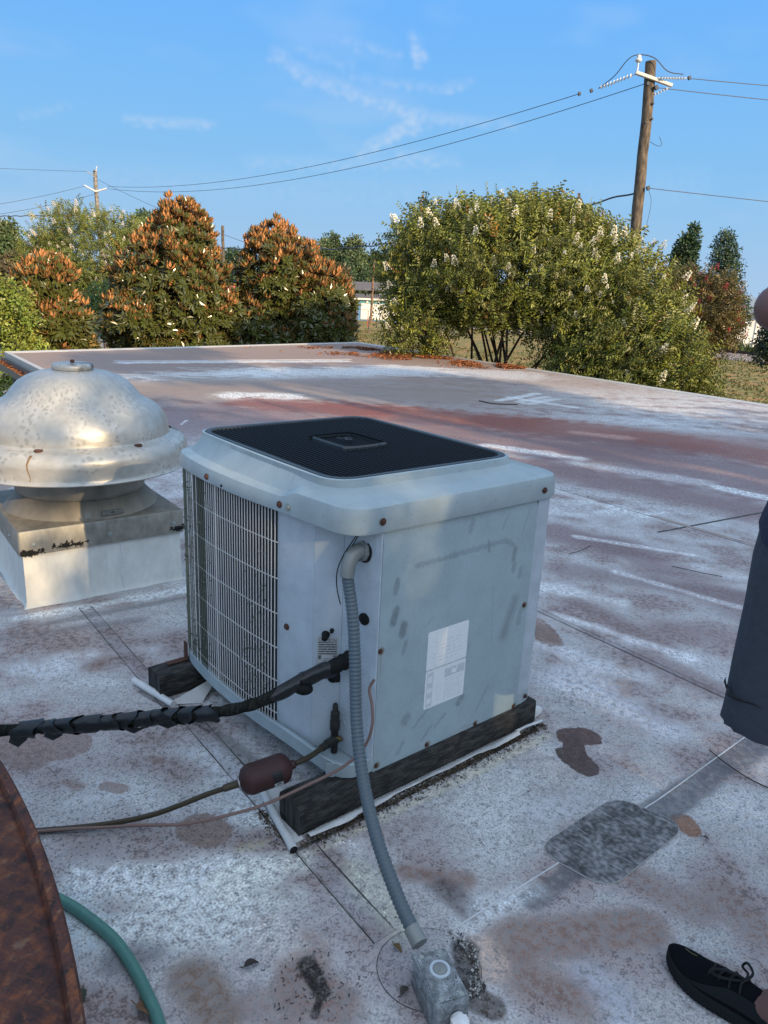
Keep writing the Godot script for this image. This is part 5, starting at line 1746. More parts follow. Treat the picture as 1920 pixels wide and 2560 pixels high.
func build_fan() -> void:
	var at := Vector3(-1.6155, 0.0, -3.794)
	var turn := 0.65
	var o := root("exhaust_fan", at, turn)
	tag(o, "mushroom-shaped aluminium exhaust fan on a white square curb at the left", "exhaust fan")
	# curb wrapped in membrane, flaring out at the foot
	var wob := nz(3.0, 52, 3)
	var mb := MB.new()
	var rows: Array = []
	for q in [[0.0015, 0.402], [0.008, 0.394], [0.03, 0.387], [0.10, 0.385], [0.2, 0.385], [0.29, 0.384]]:
		var ring := PackedVector3Array()
		for side in 4:
			for k in 14:
				var t := k / 14.0 * 2.0 - 1.0
				var p := Vector2(t * q[1], q[1]).rotated(-PI / 2.0 * side)
				var d := Vector2(0, 1).rotated(-PI / 2.0 * side) * 0.006 * wob.get_noise_3d(p.x * 1.5, q[0] * 3.0, p.y * 1.5)
				if q[0] < 0.02:
					d *= 3.0
				ring.append(Vector3(p.x + d.x, q[0], p.y + d.y))
		rows.append(ring)
	mb.grid(rows, true, 0.7)
	var white := tex(256, 128, func(x: int, y: int) -> Color:
		var a: float = M.n_fine.get_noise_2d(x * 0.8, y * 0.8)
		var b: float = M.n_fine.get_noise_2d(x * 3.0, y * 3.0)
		var k := 0.92 + 0.05 * a + 0.03 * b
		return Color(k, k * 1.0, k * 0.985))
	put(o, "curb", mb, with_bumps(world_tex(mat(Color(0.74, 0.75, 0.73), 0.6, 0.0, white), 1.2), M.bump_soft, 0.3))
	mb = MB.new()
	mb.box(Vector3(0.012, 0.27, 0.003), Vector3(0.075, 0.15, 0.3875), 0.001)
	put(o, "membrane_lap", mb, M.white_membrane)
	# metal cap flashing over the curb, and the base drawn up from square to round
	var galv_tex := tex(320, 160, func(x: int, y: int) -> Color:
		var a: float = M.n_fine.get_noise_2d(x * 0.9, y * 1.4)
		var b: float = M.n_fine.get_noise_2d(x * 2.6, y * 2.6)
		var k := 0.60 + 0.10 * a + 0.06 * b
		return Color(k * 1.0, k * 0.98, k * 0.93))
	var galv := world_tex(mat(Color(0.75, 0.76, 0.74), 0.5, 0.25, galv_tex), 1.3)
	mb = MB.new()
	rows = []
	for q in [[0.272, 0.396], [0.272, 0.401], [0.385, 0.401], [0.392, 0.397]]:
		var ring := PackedVector3Array()
		for p in rounded(PackedVector2Array([Vector2(-q[1], -q[1]), Vector2(q[1], -q[1]), Vector2(q[1], q[1]), Vector2(-q[1], q[1])]), [0.012, 0.012, 0.012, 0.012], 3):
			ring.append(Vector3(p.x, q[0], p.y))
		rows.append(ring)
	mb.grid(rows, true, 0.8)
	var fl := put(o, "cap_flashing", mb, galv)
	for s in [[-0.36, 0.322], [0.02, 0.318], [0.37, 0.325]]:
		screw_at(fl, Vector3(s[0] * 0.93, s[1], 0.4015), Vector3.BACK, M.screw_grey, 0.009)
	for s in [[-0.3, 0.33], [0.2, 0.32]]:
		screw_at(fl, Vector3(-0.4015, s[1], s[0]), Vector3.LEFT, M.screw_grey, 0.009)
	# tar smeared along the lower edge of the flashing
	var tar_bits := MB.new()
	for i in 6:
		tar_bits.leaf(Vector3(rng.randfn(0, 0.004), rng.randfn(0, 0.003), 0), Vector3(1, rng.randfn() * 0.4, 0).normalized(), Vector3(0, 1, 0), 0.016, 0.009, 0.06)
	var tar_spots: Array = []
	for i in 150:
		var x := -0.398 + absf(rng.randfn(0.0, 0.05)) if i < 60 else (rng.randfn(-0.19, 0.03) if i < 105 else rng.randfn(0.37, 0.022))
		var y := 0.276 + absf(rng.randfn(0.0, 0.010)) + (0.012 if i >= 60 and i < 105 else 0.0) + (0.012 if i >= 105 else 0.0)
		tar_spots.append(Transform3D(Basis(Vector3.BACK, rng.randf_range(-0.6, 0.6)).scaled(Vector3.ONE * rng.randf_range(0.3, 0.9)), Vector3(clampf(x, -0.40, 0.40), y, 0.4018)))
	many(o, "tar_smears", tar_bits.mesh(), M.rubber, tar_spots)
	mb = MB.new()
	rows = []
	for q in [[0.392, 1.0, 0.397], [0.3945, 0.5, 0.386], [0.396, 0.0, 0.383], [0.402, 0.0, 0.378], [0.420, 0.0, 0.363], [0.445, 0.0, 0.342], [0.466, 0.0, 0.321], [0.475, 0.0, 0.307]]:
		var ring := PackedVector3Array()
		for k in 96:
			var a := TAU * k / 96.0
			var d := Vector2(cos(a), sin(a))
			var sq := 1.0 / maxf(absf(d.x), absf(d.y))
			var r: float = q[2] * lerpf(1.0, sq, q[1])
			ring.append(Vector3(d.x * r, q[0], d.y * r))
		rows.append(ring)
	mb.grid(rows, true, 0.8)
	var buff := world_tex(mat(Color(0.80, 0.74, 0.64), 0.55, 0.15, galv_tex), 1.0)
	put(o, "base", mb, buff)
	mb = MB.new()
	mb.lathe([Vector2(0.305, 0.47), Vector2(0.312, 0.473), Vector2(0.320, 0.485), Vector2(0.323, 0.50), Vector2(0.318, 0.60), Vector2(0.313, 0.66)], 72)
	put(o, "neck", mb, world_tex(mat(Color(0.72, 0.70, 0.66), 0.5, 0.2, galv_tex), 0.8))
	# the spun hood
	mb = MB.new()
	mb.lathe([Vector2(0.491, 0.64), Vector2(0.542, 0.621), Vector2(0.552, 0.612), Vector2(0.556, 0.617), Vector2(0.550, 0.626), Vector2(0.547, 0.64), Vector2(0.551, 0.69), Vector2(0.550, 0.715), Vector2(0.539, 0.738), Vector2(0.519, 0.752), Vector2(0.487, 0.760), Vector2(0.469, 0.765), Vector2(0.460, 0.773), Vector2(0.458, 0.79), Vector2(0.455, 0.82), Vector2(0.444, 0.857), Vector2(0.420, 0.893), Vector2(0.387, 0.921), Vector2(0.350, 0.941), Vector2(0.325, 0.957), Vector2(0.308, 0.977), Vector2(0.290, 1.003), Vector2(0.262, 1.032), Vector2(0.223, 1.057), Vector2(0.173, 1.076), Vector2(0.109, 1.087), Vector2(0.000, 1.090)], 96)
	var hood := put(o, "hood", mb, M.hood)
	mb = MB.new()
	mb.lathe([Vector2(0.0, 0.64), Vector2(0.3, 0.64), Vector2(0.495, 0.645)], 72)
	put(o, "hood_underside", mb, galv)
	mb = MB.new()
	mb.lathe([Vector2(0.085, 1.086), Vector2(0.098, 1.090), Vector2(0.1, 1.10), Vector2(0.098, 1.112), Vector2(0.09, 1.119), Vector2(0.06, 1.121), Vector2(0.0, 1.121)], 48, 0.7)
	put(o, "lid", mb, M.hood)
	mb = MB.new()
	mb.lathe([Vector2(0.011, 1.12), Vector2(0.011, 1.130), Vector2(0.008, 1.136), Vector2(0.0, 1.137)], 8, 0.7)
	put(o, "bolt", mb, M.rust_plain)
	for s in [-0.62, 0.36, -1.9, 1.5]:
		var d := Vector3(sin(s), 0, cos(s))
		mb = MB.new()
		mb.xf = Transform3D(Basis(Vector3.UP.cross(d), Vector3.UP, d), d * 0.470)
		mb.lathe([Vector2(0.0, 0.771), Vector2(0.018, 0.770), Vector2(0.022, 0.764), Vector2(0.02, 0.758)], 14)
		put(hood, "clip", mb, M.rust_plain)
	# rust that has run down the rim under one clip
	mb = MB.new()
	var a0 := PackedVector3Array()
	var a1 := PackedVector3Array()
	for q in [[0.5715, 0.7535, 0.009], [0.5935, 0.7385, 0.006], [0.6055, 0.7155, 0.0045], [0.6076, 0.69, 0.003], [0.6035, 0.655, 0.0022], [0.6027, 0.632, 0.0014]]:
		var s: float = -0.655 + 0.01 * sin(q[1] * 60.0)
		a0.append(Vector3(sin(s - q[2] * 1.6), 0, cos(s - q[2] * 1.6)) * q[0] * 0.91 + Vector3.UP * q[1])
		a1.append(Vector3(sin(s + q[2] * 1.6), 0, cos(s + q[2] * 1.6)) * q[0] * 0.91 + Vector3.UP * q[1])
	mb.grid([a0, a1], false, 0.2)
	put(hood, "rust_streak", mb, with_bumps(mat(Color(0.19, 0.12, 0.065), 0.9), M.bump_fine))
	# rating plate and faded decal on the base
	var pt := tex(220, 56, func(x: int, y: int) -> Color:
		if x < 4 or x > 215 or y < 4 or y > 51:
			return Color(0.2, 0.2, 0.19)
		if Vector2((x - 110) / 26.0, (y - 28) / 12.0).length() < 1.0:
			return Color(0.36, 0.36, 0.35)
		if y % 11 < 4 and absf(x - 110) > 34 and x > 14 and x < 206 and M.n_fine.get_noise_2d(x * 9.0, y) > -0.1:
			return Color(0.35, 0.35, 0.34)
		return Color(0.58, 0.575, 0.55))
	var plate_m := mat(Color(0.85, 0.85, 0.85), 0.4, 0.4, pt)
	plate_m.texture_repeat = false
	mb = MB.new()
	for k in 6:
		var s0 := lerpf(-0.02, 0.27, k / 6.0)
		var s1 := lerpf(-0.02, 0.27, (k + 1) / 6.0)
		var lo0 := Vector3(sin(s0) * 0.3825, 0.4105, cos(s0) * 0.3825)
		var lo1 := Vector3(sin(s1) * 0.3825, 0.4105, cos(s1) * 0.3825)
		var hi0 := Vector3(sin(s0) * 0.3665, 0.4325, cos(s0) * 0.3665)
		var hi1 := Vector3(sin(s1) * 0.3665, 0.4325, cos(s1) * 0.3665)
		var nn := Vector3(sin(s0), 0.9, cos(s0)).normalized()
		mb.quad(lo0, lo1, hi1, hi0, nn, Vector2(k / 6.0, 1), Vector2((k + 1) / 6.0, 1), Vector2((k + 1) / 6.0, 0), Vector2(k / 6.0, 0))
	put(o, "rating_plate", mb, plate_m)
	mb = MB.new()
	for k in 2:
		var s0 := lerpf(-0.24, -0.15, k / 2.0)
		var s1 := lerpf(-0.24, -0.15, (k + 1) / 2.0)
		mb.quad(Vector3(sin(s0) * 0.3865, 0.4065, cos(s0) * 0.3865), Vector3(sin(s1) * 0.3865, 0.4065, cos(s1) * 0.3865), Vector3(sin(s1) * 0.3645, 0.4345, cos(s1) * 0.3645), Vector3(sin(s0) * 0.3645, 0.4345, cos(s0) * 0.3645), Vector3(sin(s0), 0.9, cos(s0)).normalized())
	put(o, "faded_decal", mb, mat(Color(0.27, 0.25, 0.215), 0.6))

func build_rusty_hood() -> void:
	var o := root("rusty_housing", Vector3(-0.95, 0.0, -0.75))
	tag(o, "brown rusted sheet metal housing cut off by the lower left edge", "rusty metal housing")
	var poly := PackedVector2Array()
	for k in 25:
		var a := deg_to_rad(lerpf(-47.0, -21.0, k / 24.0))
		poly.append(Vector2(-2.712 + cos(a) * 2.674 + 0.95, 0.535 + sin(a) * 2.674 + 0.75))
	var more := rounded(PackedVector2Array([poly[-1], Vector2(0.35, 0.95), Vector2(-0.75, 0.95), Vector2(-0.85, -0.35), Vector2(-0.2, -0.85), poly[0]]), [0.0, 0.25, 0.2, 0.25, 0.15, 0.0], 6)
	for i in range(1, more.size() - 1):
		poly.append(more[i])
	var c := Vector2(-0.2, 0.1)
	var rows: Array = []
	for q in [[0.35, 0.02], [0.585, 0.004], [0.598, 0.0], [0.604, 0.004], [0.603, 0.018], [0.594, 0.0245], [0.600, 0.031], [0.618, 0.07], [0.655, 0.19], [0.685, 0.34], [0.70, 0.5]]:
		var ring := PackedVector3Array()
		for p in poly:
			var w := p.move_toward(c, q[1])
			ring.append(Vector3(w.x, q[0], w.y))
		rows.append(ring)
	var mb := MB.new()
	mb.grid(rows, true, 0.8)
	mb.cap(rows[-1], Vector3.UP)
	put(o, "shell", mb, M.rust)
	mb = MB.new()
	var small := PackedVector2Array()
	for p in poly:
		small.append(p.move_toward(c, 0.16))
	mb.slab(small, 0.0, 0.5)
	put(o, "curb", mb, M.white_membrane)

func build_hose() -> void:
	var mb := MB.new()
	mb.tube(smooth_line([Vector3(-1.25, 0.0145, -1.5), Vector3(-1.0, 0.0145, -1.555), Vector3(-0.86, 0.0145, -1.545), Vector3(-0.766, 0.0145, -1.514), Vector3(-0.675, 0.0145, -1.461), Vector3(-0.596, 0.0145, -1.404), Vector3(-0.527, 0.0145, -1.332), Vector3(-0.473, 0.0145, -1.264), Vector3(-0.428, 0.0145, -1.199), Vector3(-0.385, 0.0145, -1.10), Vector3(-0.37, 0.0145, -0.95), Vector3(-0.42, 0.0145, -0.75)], 10), 0.0138, 16)
	tag(put(self, "garden_hose", mb, M.hose), "faded green hose curving out from behind the rusty housing", "hose")

func build_litter() -> void:
	# single fallen leaves and twigs on the near roof: x, z, size, turn, colour, label
	var big := [
		[-0.462, -1.238, 0.075, 1.2, Color(0.17, 0.085, 0.04), "brown dead leaf lying against the green hose"],
		[-0.622, -1.262, 0.045, 0.3, Color(0.05, 0.055, 0.03), "dark green leaf beside the rusty housing"],
		[-0.262, -1.368, 0.040, 2.1, Color(0.03, 0.024, 0.02), "small black crumpled leaf on the white roof below the filter"],
		[0.085, -1.432, 0.030, 0.8, Color(0.13, 0.085, 0.03), "olive brown leaf scrap on the round patch left of the junction box"],
		[0.10, -1.318, 0.034, 2.6, Color(0.045, 0.04, 0.033), "dark leaf scrap left of the junction box near the bottom edge"],
		[0.285, -1.335, 0.020, 0.0, Color(0.03, 0.025, 0.02), "tiny dark leaf scrap right of the junction box"],
		[1.02, -1.875, 0.020, 1.0, Color(0.035, 0.025, 0.02), "tiny dark leaf scrap right of the rounded patch"]]
	for q in big:
		var mb := MB.new()
		var r0 := PackedVector3Array()
		var r1 := PackedVector3Array()
		var r2 := PackedVector3Array()
		for k in 8:
			var t := k / 7.0
			var w: float = sin(PI * pow(t, 0.8)) * 0.24 * q[2] + 0.0004
			var y = 0.006 + 0.15 * q[2] * sin(t * 4.0 + 0.4) * t
			r0.append(Vector3(-w, y + w * 0.7, (t - 0.5) * q[2]))
			r1.append(Vector3(0, y, (t - 0.5) * q[2]))
			r2.append(Vector3(w, y + w * 0.55, (t - 0.5) * q[2]))
		mb.grid([r0, r1, r2], false, 0.2)
		mb.tube([Vector3(0, 0.005, -0.5 * q[2]), Vector3(0.003, 0.008, -0.72 * q[2])], 0.0011, 5)
		tag(put(self, "dead_leaf", mb, mat(q[4], 0.75), Transform3D(Basis(Vector3.UP, q[3]), Vector3(q[0], 0.001, q[1]))), q[5], "leaf", "dead leaves on the near roof")
	var twigs := [
		[[Vector3(1.22, 0.006, -2.34), Vector3(1.24, 0.012, -2.26), Vector3(1.30, 0.006, -2.17), Vector3(1.40, 0.006, -2.08)], "thin dark twig on the roof right of the rounded patch"],
		[[Vector3(1.78, 0.006, -4.28), Vector3(1.92, 0.012, -4.17), Vector3(2.03, 0.006, -4.14)], "thin dark twig on the roof beyond the condensing unit, towards the person"],
		[[Vector3(1.18, 0.006, -4.42), Vector3(1.25, 0.011, -4.46), Vector3(1.36, 0.006, -4.60)], "thin reddish twig on the stained roof just right of the condensing unit"],
		[[Vector3(1.90, 0.006, -11.0), Vector3(1.55, 0.014, -10.9), Vector3(1.35, 0.006, -11.2)], "thin dark twig far out on the sunny roof near the flowering tree"]]
	for q in twigs:
		var mb := MB.new()
		mb.tube(smooth_line(q[0], 5), 0.0022 if q[0][0].z > -9.0 else 0.008, 5)
		tag(put(self, "twig", mb, mat(Color(0.05, 0.03, 0.022), 0.9)), q[1], "twig", "twigs on the roof")
	# specks of grit and leaf crumbs scattered over the near roof
	var speck := MB.new()
	speck.leaf(Vector3.ZERO, Vector3(0, 0.3, 1).normalized(), Vector3.RIGHT, 0.008, 0.006, 0.3)
	speck.leaf(Vector3.ZERO, Vector3(0.6, 0.3, -0.7).normalized(), Vector3(0.7, 0, 0.6), 0.006, 0.005, 0.3)
	var spots: Array = []
	var tints: Array = []
	for i in 620:
		var p := Vector3(rng.randf_range(-1.6, 2.4), 0.0012, -rng.randf_range(1.1, 5.0))
		if i < 160:
			p = Vector3(rng.randfn(-0.11, 0.05), 0.0012, rng.randfn(-1.33, 0.05))
		elif i < 240:
			p = Vector3(rng.randfn(0.80, 0.05), 0.0012, rng.randfn(-2.66, 0.05))
		spots.append(Transform3D(Basis(Vector3.UP, rng.randf() * TAU).scaled(Vector3.ONE * rng.randf_range(0.25, 0.9)), p))
		tints.append(Color(0.05, 0.04, 0.035) * rng.randf_range(0.4, 2.0))
	var gm := mat(Color(1, 1, 1), 0.95)
	gm.vertex_color_use_as_albedo = true
	tag(many(self, "grit", speck.mesh(), gm, spots, tints), "dark grit and leaf crumbs scattered over the near roof", "grit")

# ---------------------------------------------------------------- the person at the right
# a skin round tapered bones [from, to, radius, radius], joined smoothly, meshed as surface nets
func flesh(mb: MB, bones: Array, cell: float, blend: float) -> void:
	var lo := Vector3.ONE * 1e9
	var hi := Vector3.ONE * -1e9
	for b in bones:
		var r: float = maxf(b[2], b[3]) + cell * 3.0
		lo = lo.min((b[0] as Vector3).min(b[1]) - Vector3.ONE * r)
		hi = hi.max((b[0] as Vector3).max(b[1]) + Vector3.ONE * r)
	var nx := int((hi.x - lo.x) / cell) + 2
	var ny := int((hi.y - lo.y) / cell) + 2
	var nzz := int((hi.z - lo.z) / cell) + 2
	var f := PackedFloat32Array()
	f.resize(nx * ny * nzz)
	f.fill(0.2)
	for b in bones:
		var a: Vector3 = b[0]
		var d: Vector3 = (b[1] as Vector3) - a
		var dd := maxf(d.length_squared(), 1e-9)
		var r: float = maxf(b[2], b[3]) + blend + cell * 3.0
		var l := ((a.min(b[1]) - Vector3.ONE * r - lo) / cell).floor()
		var h := ((a.max(b[1]) + Vector3.ONE * r - lo) / cell).ceil()
		for z in range(maxi(0, int(l.z)), mini(nzz, int(h.z) + 1)):
			for y in range(maxi(0, int(l.y)), mini(ny, int(h.y) + 1)):
				for x in range(maxi(0, int(l.x)), mini(nx, int(h.x) + 1)):
					var p := lo + Vector3(x, y, z) * cell
					var t := clampf((p - a).dot(d) / dd, 0.0, 1.0)
					var v := p.distance_to(a + d * t) - lerpf(b[2], b[3], t)
					var i := x + nx * (y + ny * z)
					var w := f[i]
					var q := maxf(blend - absf(w - v), 0.0) / blend
					f[i] = minf(w, v) - q * q * blend * 0.25
	var at := {}
	var offs := [0, 1, nx, nx + 1, nx * ny, nx * ny + 1, nx * ny + nx, nx * ny + nx + 1]
	var corner := [Vector3(0, 0, 0), Vector3(1, 0, 0), Vector3(0, 1, 0), Vector3(1, 1, 0), Vector3(0, 0, 1), Vector3(1, 0, 1), Vector3(0, 1, 1), Vector3(1, 1, 1)]
	var edges := [[0, 1], [2, 3], [4, 5], [6, 7], [0, 2], [1, 3], [4, 6], [5, 7], [0, 4], [1, 5], [2, 6], [3, 7]]
	for z in nzz - 1:
		for y in ny - 1:
			for x in nx - 1:
				var i := x + nx * (y + ny * z)
				var s := f[i] < 0.0
				if (f[i + offs[1]] < 0.0) == s and (f[i + offs[2]] < 0.0) == s and (f[i + offs[3]] < 0.0) == s and (f[i + offs[4]] < 0.0) == s and (f[i + offs[5]] < 0.0) == s and (f[i + offs[6]] < 0.0) == s and (f[i + offs[7]] < 0.0) == s:
					continue
				var m := Vector3.ZERO
				var k := 0
				for e in edges:
					var va := f[i + offs[e[0]]]
					var vb := f[i + offs[e[1]]]
					if (va < 0.0) != (vb < 0.0):
						m += (corner[e[0]] as Vector3).lerp(corner[e[1]], va / (va - vb))
						k += 1
				var g := Vector3.ZERO
				for c in 8:
					g += ((corner[c] as Vector3) - Vector3.ONE * 0.5) * f[i + offs[c]]
				at[i] = [lo + (Vector3(x, y, z) + m / k) * cell, g.normalized()]
	for i in at:
		for axis in 3:
			var step: int = [1, nx, nx * ny][axis]
			var u: int = [nx, nx * ny, 1][axis]
			var w: int = [nx * ny, 1, nx][axis]
			if (f[i] < 0.0) == (f[i + step] < 0.0):
				continue
			if not (at.has(i - u) and at.has(i - w) and at.has(i - u - w)):
				continue
			var a: Array = at[i]
			var b: Array = at[i - u]
			var c: Array = at[i - u - w]
			var d: Array = at[i - w]
			mb.tri(a[0], b[0], c[0], a[1], b[1], c[1])
			mb.tri(a[0], c[0], d[0], a[1], c[1], d[1])

func hand_bones(w: Vector3, dir: Vector3, across: Vector3, curl: float) -> Array:
	var n := dir.cross(across).normalized()
	var out: Array = [[w, w + dir * 0.04, 0.027, 0.024], [w + dir * 0.03 - across * 0.02, w + dir * 0.085 - across * 0.026, 0.017, 0.012], [w + dir * 0.03 + across * 0.018, w + dir * 0.088 + across * 0.022, 0.017, 0.012], [w + dir * 0.05, w + dir * 0.09, 0.015, 0.013]]
	for k in 4:
		var s: float = [-0.030, -0.010, 0.010, 0.028][k]
		var len: float = [0.028, 0.034, 0.036, 0.031][k]
		var p := w + dir * 0.088 + across * s
		var d := dir
		for j in 3:
			d = d.rotated(across, curl)
			var q = p + d * len * [1.0, 0.72, 0.55][j]
			out.append([p, q, 0.0092 - j * 0.0008, 0.0086 - j * 0.0009])
			p = q
	var t := w + dir * 0.025 + across * 0.026
	var t1 := t + (dir * 0.6 + across * 0.7 + n * 0.3).normalized() * 0.042
	out.append([t, t1, 0.014, 0.011])
	out.append([t1, t1 + (dir * 0.85 + across * 0.25 + n * 0.3).normalized() * 0.032, 0.011, 0.0085])
	return out

func shoe(parent: Node3D, toe: Vector2, heel: Vector2) -> void:
	var d := (toe - heel)
	var L := d.length()
	var o := root("shoe", Vector3(heel.x, 0, heel.y), atan2(-d.y, d.x), parent)
	var width := func(x: float) -> float:
		var t := clampf(x / L, 0.0, 1.0)
		var w := 0.034 + 0.004 * sin(t * 3.0) + 0.016 * sstep(0.3, 0.7, t)
		return w * sqrt(maxf(0.0, 1.0 - pow(maxf(0.0, (0.14 - t) / 0.14), 2.2))) * sqrt(maxf(0.0, 1.0 - pow(maxf(0.0, (t - 0.62) / 0.38), 2.4)))
	var high := func(x: float) -> float:
		var t := clampf(x / L, 0.0, 1.0)
		return lerpf(0.095, 0.050, sstep(0.38, 0.86, t)) * sqrt(maxf(0.0, 1.0 - pow(maxf(0.0, (t - 0.8) / 0.2), 3.0)))
	var spring := func(x: float) -> float:
		return 0.018 * pow(maxf(0.0, x / L - 0.72) / 0.28, 2.0)
	var n := 36
	var rows: Array = []
	var sole: Array = []
	for i in n + 1:
		var x := L * (0.5 - 0.5 * cos(PI * i / n))
		var w: float = width.call(x)
		var h: float = high.call(x)
		var s: float = spring.call(x)
		var row := PackedVector3Array()
		for j in 17:
			var a := PI * j / 16.0
			var y: float = 0.028 + s + maxf(0.0, h - 0.028) * pow(sin(a), 0.75)
			row.append(Vector3(x, y, cos(a) * (w - 0.004 + 0.001 * sin(a * 2.0)) * (1.0 - 0.25 * sin(a))))
		rows.append(row)
		var srow := PackedVector3Array()
		for q in [[-1.0, 0.032], [-1.06, 0.026], [-1.10, 0.012], [-1.0, 0.0015], [1.0, 0.0015], [1.10, 0.012], [1.06, 0.026], [1.0, 0.032]]:
			srow.append(Vector3(x, q[1] + s * (0.75 if q[1] > 0.005 else 1.0), q[0] * w))
		sole.append(srow)
	var mb := MB.new()
	mb.grid(rows, false, 0.3, false)
	put(o, "upper", mb, M.shoe_mesh)
	mb = MB.new()
	mb.grid(sole, true, 0.85)
	put(o, "sole", mb, M.shoe_sole)
	# slanted ridges moulded in the side of the sole
	mb = MB.new()
	for side in [-1.0, 1.0]:
		for i in 26:
			var x: float = L * (0.12 + 0.80 * i / 26.0)
			var x2 := x - 0.012
			mb.tube([Vector3(x, 0.027 + spring.call(x), side * width.call(x) * 1.06), Vector3(x2, 0.006 + spring.call(x2) * 0.9, side * width.call(x2) * 1.09)], 0.0016, 4, false)
	put(o, "sole_ridges", mb, M.shoe_sole)
	# smooth overlay along the side and round the toe
	for side in [-1.0, 1.0]:
		rows = []
		for i in 20:
			var x: float = L * (0.10 + 0.72 * i / 19.0)
			var w: float = width.call(x)
			var h: float = high.call(x)
			var s: float = spring.call(x)
			var row := PackedVector3Array()
			for j in 4:
				var a := 0.12 + (0.55 if i < 11 else 0.55 * (19 - i) / 8.0) * j / 3.0
				row.append(Vector3(x, 0.0285 + s + maxf(0.0, h - 0.028) * pow(sin(a), 0.75), side * (cos(a) * (w - 0.004 + 0.001 * sin(a * 2.0)) * (1.0 - 0.25 * sin(a)) + 0.0012)))
			rows.append(row)
		mb = MB.new()
		mb.grid(rows, false, 0.3, side < 0.0)
		put(o, "side_overlay", mb, M.shoe_overlay)
	for i in 4:
		var x: float = L * (0.42 + 0.075 * i)
		var h: float = high.call(x) + spring.call(x)
		mb = MB.new()
		mb.tube(smooth_line([Vector3(x, h - 0.018, -0.026), Vector3(x + 0.004, h - 0.001, -0.013), Vector3(x, h + 0.004, 0.0), Vector3(x + 0.004, h - 0.001, 0.013), Vector3(x, h - 0.018, 0.026)], 4), 0.0028, 6)
		put(o, "lace", mb, M.shoe_lace)
	mb = MB.new()
	var k := L * 0.42
	mb.tube(smooth_line([Vector3(k, 0.096, 0.0), Vector3(k + 0.02, 0.108, -0.014), Vector3(k + 0.052, 0.104, -0.030), Vector3(k + 0.062, 0.090, -0.036), Vector3(k + 0.040, 0.086, -0.026), Vector3(k + 0.005, 0.094, -0.006)], 6), 0.003, 6)
	mb.tube(smooth_line([Vector3(k, 0.096, 0.0), Vector3(k - 0.004, 0.106, 0.02), Vector3(k + 0.02, 0.095, 0.05), Vector3(k + 0.03, 0.072, 0.056), Vector3(k + 0.01, 0.083, 0.035), Vector3(k, 0.096, 0.004)], 6), 0.003, 6)
	put(o, "lace_bow", mb, M.shoe_lace)
	mb = MB.new()
	var tip: Array = []
	for i in 6:
		var x := L * (0.80 + 0.09 * i / 5.0)
		var a := 1.05 + 0.12 * sin(i * 0.6)
		tip.append(Vector3(x, 0.029 + spring.call(x) + maxf(0.0, high.call(x) - 0.028) * pow(sin(a), 0.75) + 0.0006, cos(a) * (width.call(x) - 0.004) * 0.8))
	mb.tube(tip, 0.0009, 5)
	put(o, "stitch", mb, mat(Color(0.13, 0.12, 0.05), 0.8))

